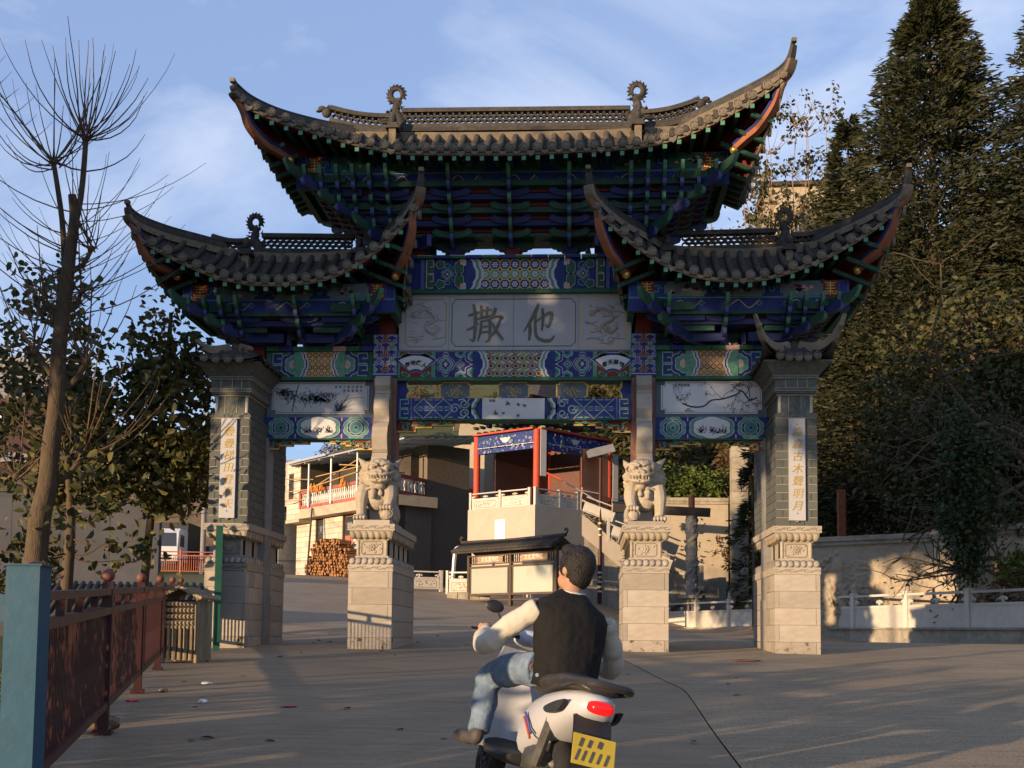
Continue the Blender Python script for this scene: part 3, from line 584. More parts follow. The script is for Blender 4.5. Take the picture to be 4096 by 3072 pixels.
# lower centre beam
B1 = beam('tie_beam', -2.325, 2.325, 4.55, 4.97, -.17, .17, 'blue')
d = Deco(-.171, (-2.325, 2.325, 4.55, 4.97))
for s in (-1, 1):
    key_fret(d, min(s*2.29, s*2.08), max(s*2.29, s*2.08), 4.56, 4.96)
    d.rect(min(s*2.06, s*2.03), max(s*2.06, s*2.03), 4.55, 4.97, 'blue_lite', 1)
    for i in range(4):
        for j in range(2):
            cx, cz = s*(2.0-.105-.2*i), 4.655+.21*j; f = 1 if (i+j) % 2 else -1
            d.stroke([(cx-.08, cz+.07*f), (cx+.08, cz+.07*f), (cx-.08, cz-.07*f), (cx+.08, cz-.07*f)], .032, 'teal', 3); d.stroke([(cx-.08, cz+.07*f), (cx+.08, cz+.07*f), (cx-.08, cz-.07*f), (cx+.08, cz-.07*f)], .007, 'line', 4)
            d.stroke([(cx-.1, cz-.1*f), (cx+.1, cz+.1*f)], .012, 'line', 2)
    d.stroke([(s*2.0, 4.76), (s*1.2, 4.76)], .03, 'blue_lite', 2)
    cx = s*1.0; d.rect(min(s*1.19, s*.72), max(s*1.19, s*.72), 4.55, 4.97, 'blue', 1)
    for a, r, q in ((-.17, .11, 0), (.02, .1, .1), (.02, .1, -.1), (.14, .08, .14), (.14, .08, -.14)):
        d.stroke(curl(cx-s*a, 4.76+q, r, 1.3, 0, s if q > 0 else -s), .03, 'teal', 3); d.stroke(curl(cx-s*a, 4.76+q, r*.95, 1.3, 0, s if q > 0 else -s), .008, 'line', 4)
    for q in (-1, 1): d.stroke(smooth([(cx+s*.1, 4.76+q*.17), (cx, 4.76+q*.19), (cx-s*.06, 4.76+q*.12)]), .018, 'line', 4)
    d.rect(min(0, s*.62), max(0, s*.62), 4.55, 4.97, 'porcelain', 1); cloud_edge(d, s*.62, 4.55, 4.97, -s, ('ink', 'teal', 'line', 'blue'), 3, .12, .12)
rg = random.Random(3)
for cx, cz, r, c in ((-.35, 4.68, .07, 'orange'), (-.12, 4.86, .07, 'orange'), (.1, 4.84, .05, 'ink_grey'), (.22, 4.82, .05, 'ink_grey'), (-.2, 4.67, .04, 'ink_grey'), (.1, 4.62, .05, 'ink_grey')):
    for k in range(16): a = rg.uniform(0, 2*pi); d.stroke([(cx, cz), (cx+r*rg.uniform(.5, 1)*math.cos(a), cz+r*.8*rg.uniform(.5, 1)*math.sin(a))], .009, c if rg.random() < .7 else 'pinkline', 9)
d.done(B1)
put_text('秋菊', .06, B1, (-.42, -.176, 4.915), 'ink')
queti('corbel', -2.325, -1.2, 4.31, 4.53, -.1, .18, 1, gate); queti('corbel', 2.325, 1.2, 4.31, 4.53, -.1, .18, -1, gate)
strip(-2.325, 2.325, 4.528, 4.552, -.19); strip(-2.33, 2.33, 5.325, 5.395, -.2)
# medallions in the gap
def medallion(x0, x1, z0, z1, y, seed, half=0):
    w, h = x1-x0, z1-z0; n = .05
    pts = [(x0+n, z0), (x1-n, z0), (x1-n, z0+n), (x1, z0+n), (x1, z1-n), (x1-n, z1-n), (x1-n, z1), (x0+n, z1), (x0+n, z1-n), (x0, z1-n), (x0, z0+n), (x0+n, z0+n)]
    if half: xa, xb = (x0, x1) if half > 0 else (x1, x0); pts = [(xa, z0), (xb-.06*half, z0), (xb-.05*half, lerp(z0, z1, .3)), (xb, (z0+z1)/2), (xb-.05*half, lerp(z0, z1, .7)), (xb-.06*half, z1), (xa, z1)]; pts = pts if half > 0 else pts[::-1]
    b = MB(); b.prism(pts, (0, y, 0), (1, 0, 0), (0, 0, 1), (0, 1, 0), .05); o = b.build('medallion', 'slate_frame' if not half else 'blue', gate)
    d = Deco(y-.001); q = pts+[pts[0]]; d.stroke(q if not half else pts[1:-1], .03, 'gold', 1); rg = random.Random(seed)
    if not half:
        cx, cz = (x0+x1)/2, (z0+z1)/2
        for k in range(26): px, pz = cx+rg.gauss(0, w*.16), cz-.03+rg.gauss(0, h*.17); a = rg.uniform(0, pi); l = rg.uniform(.01, .03); d.stroke([(px-l*math.cos(a), pz-l*math.sin(a)), (px+l*math.cos(a), pz+l*math.sin(a))], .012, 'gold', 2)
        for k in range(3): d.stroke(smooth([(cx+rg.uniform(-.1, .1), cz-h*.35), (cx+rg.uniform(-.1, .1), cz), (cx+rg.uniform(-.15, .15), cz+h*.25)]), .008, 'gold', 2)
    d.done(o)
for x, s_ in ((-1.18, 5), (-.01, 6), (1.16, 7)): medallion(x-.305, x+.305, 4.973, 5.322, -.06, s_)
medallion(-2.33, -2.09, 4.973, 5.322, -.06, 1, 1); medallion(2.09, 2.33, 4.973, 5.322, -.06, 1, -1)
# middle beam with fans
B2 = beam('architrave', -2.33, 2.33, 5.397, 5.905, -.19, .19, 'blue'); d = Deco(-.191, (-2.33, 2.33, 5.397, 5.905))
for s in (-1, 1):
    X = lambda a: s*a
    d.rect(min(X(2.28), X(1.66)), max(X(2.28), X(1.66)), 5.397, 5.905, 'red_dark', 1); d.rect(min(X(2.33), X(2.27)), max(X(2.33), X(2.27)), 5.397, 5.905, 'green_lite', 1); d.rect(min(X(1.65), X(1.57)), max(X(1.65), X(1.57)), 5.397, 5.905, 'green_lite', 1)
    cx, cz = X(1.965), 5.47; fan = lambda r0, r1, A: [(cx+r1*1.28*math.sin(a), cz-.06+r1*math.cos(a)) for a in np.linspace(A, -A, 13)] + [(cx+r0*1.28*math.sin(a), cz-.06+r0*math.cos(a)) for a in np.linspace(-A, A, 7)]
    d.poly(fan(.10, .475, .80), 'line', 2); d.poly(fan(.105, .465, .78), 'blue', 3); d.poly(fan(.15, .42, .70), 'line', 4); d.poly(fan(.155, .415, .69), 'porcelain', 5)
    for a, c in ((1, 1), (1, -1), (-1, 1), (-1, -1)):
        for k in range(3): d.poly(ngon(cx+a*(.25-.05*k), 5.65+c*(.22-.02*(2-k)), .045, 8), 'green_lite', 3)
    ruyi(d, X(1.36), 5.65, .2, .235, s, 2); ruyi(d, X(1.07), 5.65, .1, .1, s, 3)
    for q in (-1, 1):
        d.nest(cloud(X(1.06), 5.65+q*.245, .12, .12, 6, .15), [(1, 'line'), (.9, 'teal'), (.45, 'blue')], 2)
        d.nest(cloud(X(.84), 5.65+q*.16, .15, .16, 6, .15), [(1, 'line'), (.92, 'blue'), (.6, 'line'), (.52, 'teal')], 3); d.stroke(curl(X(.82), 5.65+q*.16, .05), .014, 'pinkline', 6)
d.rect(-.72, .72, 5.397, 5.905, 'yellow', 6)
for j in range(-1, 4):
    for i in range(-5, 6):
        x, z = i*.165+(j % 2)*.04, 5.46+j*.155; c = ('blue', 'teal', 'blue_lite')[i % 3]
        if abs(x) > .72: continue
        h = ngon(x, z, .075, 6, pi/2, .07); d.stroke(h+[h[0]], .034, 'line', 7); d.stroke(h+[h[0]], .026, c, 8); d.poly(ngon(x, z, .038, 6, pi/2), 'red_dark', 8); d.stroke([(x+.05, z-.05), (x+.12, z+.05)], .03, 'blue', 9); d.stroke([(x+.05, z-.05), (x+.12, z+.05)], .006, 'line', 10)
for s in (-1, 1): cloud_edge(d, s*.6, 5.397, 5.905, -s, ('line', 'teal', 'line', 'blue'), 11, .10, -.10)
d.done(B2)
for txt, s in (('靈地傑人', -1), ('寶天華物', 1)):
    for k, ch in enumerate(txt): put_text(ch, .105, B2, (s*1.965-.165+.11*k, -.215, 5.70-.045*abs(k-1.5)), 'ink', ext=.001, roll=(.25-.165*k), bold=.003, shear=.15)
# plaque
PQ = part('name_plaque'); b = MB(); b.bb(-2.33, 2.33, -.1, .1, 5.95, 7.10); b.build('slab', 'plaque', PQ)
d = Deco(-.1005, None, .003)
def chamfer(x0, x1, z0, z1, n): return [(x0+n, z0), (x1-n, z0), (x1-n, z0+n*.4), (x1, z0+n), (x1, z1-n), (x1-n*.4, z1-n), (x1-n, z1), (x0+n, z1), (x0+n*.4, z1-n), (x0, z1-n), (x0, z0+n), (x0+n*.4, z0+n)]
for x0, x1, c, w in ((-1.26, 1.22, 'bronze_ink', .022), (-2.2, -1.38, 'relief_gold', .02), (1.34, 2.2, 'gold', .02)):
    q = chamfer(x0, x1, 6.04, 7.0, .07); d.stroke(q+[q[0]], w, c, 1)
for x in (-1.32, -.02, 1.28): d.rect(x-.004, x+.004, 5.95, 7.1, 'slate_frame', 1)
d.done(PQ, 'engraved_frame')
zx = lambda x: -2.33 + ((1500+x*.5425)/1.8517-865)*.00935
zz = lambda y: 7.09 - ((900+y*.5425)/1.8517-640)*.00949
strokes = [([(1212, 592), (1195, 640), (1160, 710), (1105, 800)], (15, 30, 26, 8)), ([(1148, 725), (1152, 790), (1146, 862)], (20, 26, 18)), ([(1182, 735), (1230, 700), (1290, 662), (1310, 676), (1300, 730), (1282, 766), (1262, 742)], (10, 20, 26, 28, 24, 16, 4)),
  ([(1240, 628), (1246, 700), (1238, 792)], (20, 24, 14)), ([(1192, 665), (1190, 760), (1200, 832), (1245, 862), (1300, 862), (1332, 826)], (18, 22, 24, 28, 26, 6)),
  ([(735, 594), (748, 660), (750, 780), (738, 862), (708, 846)], (18, 26, 26, 20, 4)), ([(698, 680), (740, 666), (785, 650)], (14, 22, 12)), ([(684, 786), (725, 768), (775, 735)], (8, 20, 12)),
  ([(790, 604), (796, 650), (795, 700)], (18, 22, 14)), ([(838, 612), (834, 650), (832, 690)], (18, 20, 12)), ([(768, 656), (820, 640), (868, 634)], (10, 18, 12)), ([(762, 706), (820, 690), (880, 680)], (10, 20, 14)),
  ([(795, 715), (790, 790), (770, 866)], (14, 22, 8)), ([(798, 722), (850, 712), (858, 740), (854, 850), (826, 870)], (12, 18, 24, 22, 6)), ([(800, 762), (845, 756)], (12, 12)), ([(798, 802), (846, 796)], (12, 12)),
  ([(900, 622), (884, 668), (855, 712)], (20, 24, 8)), ([(868, 700), (912, 686), (945, 692), (925, 716)], (10, 18, 26, 8)), ([(936, 700), (905, 778), (852, 850)], (14, 22, 8)), ([(872, 728), (905, 790), (955, 856)], (10, 24, 16))]
for si_, (P_, w_) in enumerate(strokes):
    n = len(P_); Q = smooth([(zx(p[0]), zz(p[1])) for p in P_], 5); ww = np.interp(np.linspace(0, n-1, len(Q)), range(n), w_)*.0027
    b = MB(); L_ = []; R_ = []
    for i in range(len(Q)):
        a_, c_ = Q[max(i-1, 0)], Q[min(i+1, len(Q)-1)]; dx, dz = c_[0]-a_[0], c_[1]-a_[1]; l_ = math.hypot(dx, dz); L_.append((Q[i][0]-dz/l_*ww[i]/2, Q[i][1]+dx/l_*ww[i]/2)); R_.append((Q[i][0]+dz/l_*ww[i]/2, Q[i][1]-dx/l_*ww[i]/2))
    for i in range(len(Q)-1): b.prism([R_[i], R_[i+1], L_[i+1], L_[i]], (0, -.106-.0006*si_, 0), (1, 0, 0), (0, 0, 1), (0, 1, 0), .01)
    b.build('brush_stroke', 'bronze_ink', PQ)
for x0, x1, sd in ((-2.16, -1.42, 21), (1.38, 2.16, 22)):
    b = MB(); rg = random.Random(sd)
    for k in range(34):
        px, pz = rg.uniform(x0+.08, x1-.08), rg.uniform(6.1, 6.94); r = rg.uniform(.02, .07)
        if k % 3: b.tube([(q[0], -.102, q[1]) for q in curl(px, pz, r, rg.uniform(.6, 1.3), rg.uniform(0, 6), rg.choice((-1, 1)), 9)], .009, 5)
        else: l = rg.uniform(.06, .16); b.tube(smooth([(px-l, -.102, pz), (px-l*.3, -.106, pz+rg.uniform(-.04, .04)), (px+l, -.102, pz+rg.uniform(-.05, .05))], 3), .011, 5)
    cx = (x0+x1)/2; b.tube(smooth([(cx-.22, -.105, 6.7), (cx, -.11, 6.8), (cx+.2, -.11, 6.6), (cx, -.11, 6.45), (cx+.15, -.11, 6.3), (cx+.28, -.105, 6.42)], 4), .03, 6); b.ell((cx-.22, -.105, 6.7), (.07, .03, .06), n=6, k=9)
    b.build('carved_relief', 'stone_carved' if sd == 22 else 'plaque', PQ, True)
strip(-2.33, 2.33, 5.907, 5.948, -.16, 'slate_frame'); strip(-2.33, 2.33, 7.102, 7.18, -.2)
B3 = beam('upper_beam', -2.33, 2.33, 7.182, 7.80, -.15, .15, 'blue'); d = Deco(-.151, (-2.33, 2.33, 7.182, 7.80))
d.poly([(-.98, 7.5), (-.8, 7.182), (.8, 7.182), (.98, 7.5), (.8, 7.8), (-.8, 7.8)], 'teal', 1)
d2 = Deco(-.151, (-.78, .78, 7.182, 7.80)); oct_lattice(d2, -.9, .9, 7.182, 7.80, .2, ['green_lite', 'blue', 'teal', 'blue'], 'red_dark', 'line', 2); d2.done(B3)
for s in (-1, 1):
    cloud_edge(d, s*.74, 7.182, 7.80, -s, ('line', 'green_lite', 'line', 'blue'), 11, .14, -.12)
    for q in (-1, 1):
        d.nest(cloud(s*1.12, 7.49+q*.13, .1, .16, 6, .14), [(1, 'line'), (.92, 'green')], 14); d.nest(cloud(s*1.05, 7.49+q*.24, .08, .08, 4, .2), [(1, 'line'), (.8, 'pinkline')], 15); d.stroke(curl(s*1.34, 7.49+q*.16, .1, 1.2, 0, s*q), .022, 'teal', 14); d.nest(cloud(s*1.5, 7.49+q*.2, .1, .1, 5, .2), [(1, 'line'), (.9, 'green')], 14)
    ruyi(d, s*1.36, 7.49, .14, .14, s, 13)
    key_fret(d, min(s*1.62, s*1.8), max(s*1.62, s*1.8), 7.2, 7.79, 'pinkline', 'green', 13); d.rect(min(s*1.82, s*1.9), max(s*1.82, s*1.9), 7.182, 7.8, 'blue_lite', 13)
d.done(B3)
CPg = part('beam_coping')
for i in range(14):
    x = -2.3+i*.33
    for m, y_, z0, z1 in ((('blue', 'green')[i % 2], -.26, 7.80, 7.845), (('green', 'pinkline')[i % 2], -.22, 7.846, 7.875)):
        b = MB(); b.bb(x, x+.32, y_, .26, z0, z1); b.build('coping_tile', m, CPg)
# side bays
def ink_bamboo(d, x0, x1, z0, z1, sd):
    rg = random.Random(sd); w, h = x1-x0, z1-z0
    def leaf(px, pz, a, l, c, wd=.016): d.stroke([(px, pz), (px+l*.5*math.cos(a), pz+l*.5*math.sin(a)), (px+l*math.cos(a), pz+l*math.sin(a))], (.003, wd, .001), c, 3)
    d.stroke([(x0+.2*w, z0+.03*h), (x0+.225*w, z0+.5*h), (x0+.265*w, z0+.97*h)], .016, 'ink', 3); d.stroke([(x0+.3*w, z0+.02*h), (x0+.42*w, z0+.6*h), (x0+.52*w, z0+.97*h)], .007, 'ink_grey', 2)
    for cx, cz, n, c, sp in ((.1, .75, 60, 'ink', .05), (.18, .62, 50, 'ink_grey', .08), (.3, .52, 70, 'ink_grey', .09), (.47, .62, 70, 'ink_grey', .09), (.47, .52, 70, 'ink', .06), (.55, .46, 30, 'ink', .04), (.6, .66, 26, 'ink_grey', .04)):
        for k in range(n): leaf(x0+w*(cx+rg.gauss(0, sp)), z0+h*(cz+rg.gauss(0, sp*1.0)), rg.choice((-2.2, -1.6, -1.1, -.6, -2.8))+rg.gauss(0, .3), rg.uniform(.05, .13), c)
    for k in range(36): a = rg.gauss(1.35, .5); l = rg.uniform(.1, .32); px = x0+w*(.7+rg.gauss(0, .025)); d.stroke(smooth([(px, z0+.03*h), (px+l*.5*math.cos(a), z0+l*.6*math.sin(a)), (px+l*1.1*math.cos(a)+.02, z0+.03*h+l*.9*math.sin(a))], 3), .005, 'ink', 3)
    d.stroke(smooth([(x0+.72*w, z0+.2*h), (x0+.8*w, z0+.46*h), (x0+.97*w, z0+.52*h)], 4), .008, 'ink', 3); d.stroke([(x0+.72*w, z0+.2*h), (x0+.81*w, z0+.62*h)], .01, 'ink', 3)
def ink_plum(d, x0, x1, z0, z1, sd):
    rg = random.Random(sd); w, h = x1-x0, z1-z0
    def br(px, pz, a, l, wd, dep):
        q = [(px, pz)]; 
        for k in range(4): a += rg.gauss(0, .28); px += l/4*math.cos(a); pz += l/4*math.sin(a); pz = min(max(pz, z0+.04*h), z1-.05*h); px = min(max(px, x0+.03*w), x1-.02*w); q.append((px, pz))
        d.stroke(q, np.linspace(wd, wd*.5, 5), 'ink', 3)
        for k in range(3): d.poly(ngon(px+rg.gauss(0, .03), pz+rg.gauss(0, .03), rg.uniform(.006, .014), 6), rg.choice(('ink_grey', 'ink', 'pinkline')), 4)
        if dep > 0:
            for k in range(rg.choice((2, 3))): br(*q[rg.choice((2, 3, 4))], a+rg.uniform(-1.1, 1.1), l*rg.uniform(.45, .75), wd*.5, dep-1)
    d.stroke(smooth([(x1-.02*w, z0+.5*h), (x0+.9*w, z0+.42*h), (x0+.82*w, z0+.72*h), (x0+.76*w, z0+.6*h), (x0+.62*w, z0+.45*h), (x0+.5*w, z0+.4*h), (x0+.42*w, z0+.2*h), (x0+.3*w, z0+.18*h), (x0+.2*w, z0+.3*h)], 5), .028, 'ink', 3)
    for cx, cz, a, l, wd in ((.2, .3, 2.2, .3, .01), (.3, .18, 2.6, .25, .01), (.3, .18, -2.5, .12, .008), (.62, .45, 2.4, .35, .012), (.62, .45, 1.3, .3, .012), (.82, .72, 2.7, .3, .014), (.85, .6, .6, .25, .014), (.88, .45, -.9, .25, .014), (.76, .6, -1.4, .25, .012), (.9, .5, 1.2, .25, .02), (.93, .5, -2.2, .2, .02)): br(x0+cx*w, z0+cz*h, a, l, wd, 2)
def notch(x0, x1, z0, z1, n): return [(x0+n, z0), (x1-n, z0), (x1-n, z0+n), (x1, z0+n), (x1, z1-n), (x1-n, z1-n), (x1-n, z1), (x0+n, z1), (x0+n, z1-n), (x0, z1-n), (x0, z0+n), (x0+n, z0+n)]
for s in (-1, 1):
    xa, xb = (-5.0, -2.82) if s < 0 else (2.82, 5.0); xm = (xa+xb)/2
    Bu = beam('side_upper_beam', xa, xb, 5.41, 5.92, -.15, .15, 'green'); d = Deco(-.151, (xa, xb, 5.41, 5.92)); zc = 5.665
    for q in (-1, 1):
        key_fret(d, min(xm+q*.99, xm+q*.74), max(xm+q*.99, xm+q*.74), 5.42, 5.91, 'green_lite', 'blue', 1); d.nest(cloud(xm+q*.55, zc, .26, .28, 6, .16), [(1, 'line'), (.95, 'blue'), (.7, 'line'), (.66, 'green_lite'), (.3, 'line'), (.25, 'pinkline')], 2)
    d2 = Deco(-.151, (xm-.36, xm+.36, 5.41, 5.92)); oct_lattice(d2, xm-.4, xm+.4, 5.41, 5.92, .125, ['red_dark', 'orange', 'red_dark', 'orange'], 'green_lite', 'pinkline', 8, 'yellow'); d2.done(Bu)
    for q in (-1, 1): cloud_edge(d, xm+q*.33, 5.41, 5.92, -q, ('line', 'blue', 'line', 'green_lite'), 13, .07, -.1)
    d.done(Bu)
    strip(xa, xb, 5.345, 5.408, -.19)
    cp = part('beam_coping')
    for i in range(8):
        x = xa+i*(xb-xa)/8; b = MB(); b.bb(x, x+(xb-xa)/8-.008, -.22, .22, 5.925, 6.02); b.build('coping_tile', ('green', 'blue', 'pinkline')[i % 3] if i % 2 else 'green', cp)
    Pn = part('painted_panel'); b = MB(); b.bb(xa, xb, -.06, .06, 4.60, 5.343); b.build('board', 'slate_frame', Pn)
    x0, x1 = xa+.1, xb-.1; b = MB(); b.prism(notch(x0, x1, 4.675, 5.325, .08), (0, -.075, 0), (1, 0, 0), (0, 0, 1), (0, 1, 0), .02); b.build('porcelain_sheet', 'porcelain', Pn)
    d = Deco(-.0755, (x0, x1, 4.675, 5.325), .0015); q = notch(x0+.03, x1-.03, 4.705, 5.295, .07); d.stroke(q+[q[0]], .007, 'ink', 1)
    (ink_bamboo if s < 0 else ink_plum)(d, x0+.05, x1-.05, 4.71, 5.29, 31); d.done(Pn, 'ink_painting')
    if s < 0:
        for k, tx in enumerate(('翠竹', '凌雲', '天高', '氣爽', '大地', '清', '風')): put_text(tx, .055, Pn, (x1-.16-.085*k, -.082, 5.22), 'ink', ext=.0005, vertical=True, pitch=.075)
    else: put_text('紅梅報春圖', .06, Pn, (x0+.42, -.082, 5.245), 'ink', ext=.0005)
    Bl = beam('side_lower_beam', xa-.02, xb+.0, 4.165, 4.595, -.15, .15, 'blue'); d = Deco(-.151, (xa, xb, 4.165, 4.595)); zc = 4.38
    for q in (-1, 1):
        d.nest(cloud(xm+q*.76, zc, .27, .24, 8, .12), [(1, 'line'), (.97, 'teal'), (.72, 'line'), (.68, 'blue')], 1)
        for k in range(16): a = 2*pi*k/16; d.poly(ngon(xm+q*.76+.105*math.cos(a), zc+.105*math.sin(a), .034, 8), 'line', 6); d.poly(ngon(xm+q*.76+.1*math.cos(a), zc+.1*math.sin(a), .029, 8), 'teal', 7)
        d.poly(ngon(xm+q*.76, zc, .065, 12), 'teal', 8); d.poly(ngon(xm+q*.76, zc, .035, 8), 'blue', 9); d.stroke([(xm+q*.47, 4.17), (xm+q*.47, 4.25)], .025, 'pinkline', 2); d.stroke([(xm+q*.47, 4.59), (xm+q*.47, 4.51)], .025, 'pinkline', 2)
    d.nest([(xm+(p[0]-xm)*1.0, p[1]) for p in cloud(xm, zc, .47, .27, 6, .1, 60)], [(1, 'line'), (.97, 'teal'), (.83, 'ink'), (.81, 'porcelain')], 10)
    rg = random.Random(40+s)
    for c_ in range(3):
        cx = xm-.2+.2*c_
        for k in range(22): a = rg.gauss(1.4, .8); l = rg.uniform(.03, .14); px, pz = cx+rg.gauss(0, .035), zc-.12+abs(rg.gauss(0, .04)); d.stroke([(px, pz), (px+l*.6*math.cos(a), pz+l*.6*math.sin(a)), (px+l*math.cos(a+.3), pz+l*math.sin(a+.3))], (.004, .014, .002), 'ink', 15)
    d.done(Bl); strip(xa, xb, 4.142, 4.163, -.17)
    queti('corbel', xa, xa+.88, 3.96, 4.14, -.09, .16, 1, gate); queti('corbel', xb, xb-.88, 3.96, 4.14, -.09, .16, -1, gate)
# couplet boards
mat('gilt_dark', (0.34, 0.23, 0.045), 0.5, 0.2, 20)
for s, tx in ((-1, '疊疊梯田登高天'), (1, '森森古木聲明月')):
    B = part('couplet_board'); cx = s*5.335+.0; b = MB(); b.bb(cx-.15, cx+.15, -1.385, -1.335, 2.43, 4.33); b.build('board', 'plaque', B)
    put_text(tx, .2, B, (cx, -1.388, 4.07), 'gilt_dark', ext=.004, bold=.0, vertical=True, pitch=.23, shear=.2, name='gilt_character')
    b = MB()
    for z in (4.22, 2.56): b.lathe([(.018, -.012), (.018, 0), (.006, .012)], (0, 0, 0), 8); 
    b = MB(); [b.ell((cx, -1.388, z), (.014, .012, .014), n=5, k=8) for z in (4.22, 2.56)]; b.build('bolt', 'cement', B)
    b = MB(); b.bb(cx-.03, cx+.03, -1.37, -1.335, 2.40, 2.43); b.build('bracket', 'cement', B)
# ---- tiled roofs ---------------------------------------------------------------
ra = MB(); k_ = 16
for r0, r1 in ((.070, .094),):
    vs = []
    for rr, y in ((r0, -.045), (r1, -.045), (r1, .045), (r0, .045)): vs.append([(rr*math.cos(2*pi*j/k_), y, rr*math.sin(2*pi*j/k_)) for j in range(k_)])
    vs.append(vs[0]); ra.loft(vs, cap=False)
ring_me = ra.mesh('lattice_ring', 'ridge')
dp = MB(); dpr = [(-.1, .02), (-.085, -.03), (-.05, -.07), (-.02, -.085), (0, -.10), (.02, -.085), (.05, -.07), (.085, -.03), (.1, .02), (.06, -.0), (0, -.015), (-.06, 0)]
dp.prism(dpr[::-1], (0, 0, 0), (1, 0, 0), (0, 0, 1), (0, 1, 0), .02); drip_me = dp.mesh('drip_tile', 'tile_disc')
rf = MB(); rf.box((0, .5, 0), (.075, 1.0, .075), 0); rf.box((0, -.004, 0), (.078, .01, .078), 1); rafter_me = rf.mesh('rafter', ['bk_green', 'green_lite'])
def dragon(parent, x, y, z, sg, sc=1.0, ring=True):
    """ridge dragon with a curled spiky tail; sg: the way its head looks (-1 left)"""
    b = MB(); rg = random.Random(int(x*100)); X = lambda a, c: (x+sg*a*sc, y, z+c*sc)
    if ring:
        P = [X(.115*math.cos(a), .66+.13*math.sin(a)) for a in np.linspace(-2.2, 3.9, 22)]; b.tube(P, [max(.025, .066*(1-.5*i/21))*sc for i in range(22)], 8)
        for a in np.linspace(-1.9, 3.4, 15):
            c = Vector(X(.15*math.cos(a), .66+.165*math.sin(a))); t = Vector(X(.225*math.cos(a+.2), .66+.24*math.sin(a+.2))); b.tube([c, t], [.046*sc, .004], 5)
    P = smooth([X(-.1, -.1), X(-.09, .1), X(.0, .25), X(.0, .4), X(-.06, .55)], 3); b.tube(P, [(.13-.005*i)*sc for i in range(len(P))], 8, squash=.8)
    b.ell(X(.13, .2), (.13*sc, .09*sc, .08*sc), n=6, k=9); b.ell(X(.22, .12), (.1*sc, .07*sc, .04*sc), n=5, k=8); b.ell(X(.17, .28), (.05*sc, .1*sc, .04*sc), n=5, k=8)
    for k in range(26):
        px, pz = rg.uniform(-.17, .16), rg.uniform(.02, .5); a = rg.uniform(0, 2*pi); q = Vector(X(px, pz)); b.tube([q+Vector((0, rg.uniform(-.07, .0)*sc, 0)), q+Vector((.09*math.cos(a)*sc, -.06*sc, .09*abs(math.sin(a))*sc))], [.026*sc, .002], 4)
    b.ell(X(-.2, .18), (.05*sc, .06*sc, .08*sc), n=5, k=8); b.tube([X(-.16, .05), X(-.22, .2)], .035*sc, 6)
    b.box((x, y, z-.06*sc), (.3*sc, .2*sc, .14*sc)); b.build('dragon_finial', 'ridge', parent, True, 50)
def small_beast(parent, x, y, z, sg):
    b = MB(); b.ell((x, y, z+.08), (.11, .08, .1), n=6, k=9); b.ell((x+sg*.1, y, z+.17), (.09, .07, .06), n=6, k=9); b.ell((x+sg*.17, y, z+.12), (.06, .05, .025), n=5, k=8)
    for k in range(7): b.tube([(x-.02-sg*.03*k*.5, y, z+.17), (x-sg*(.05+.02*k), y, z+.27-.01*k)], [.02, .002], 4)
    b.build('ridge_beast', 'ridge', parent, True, 50)
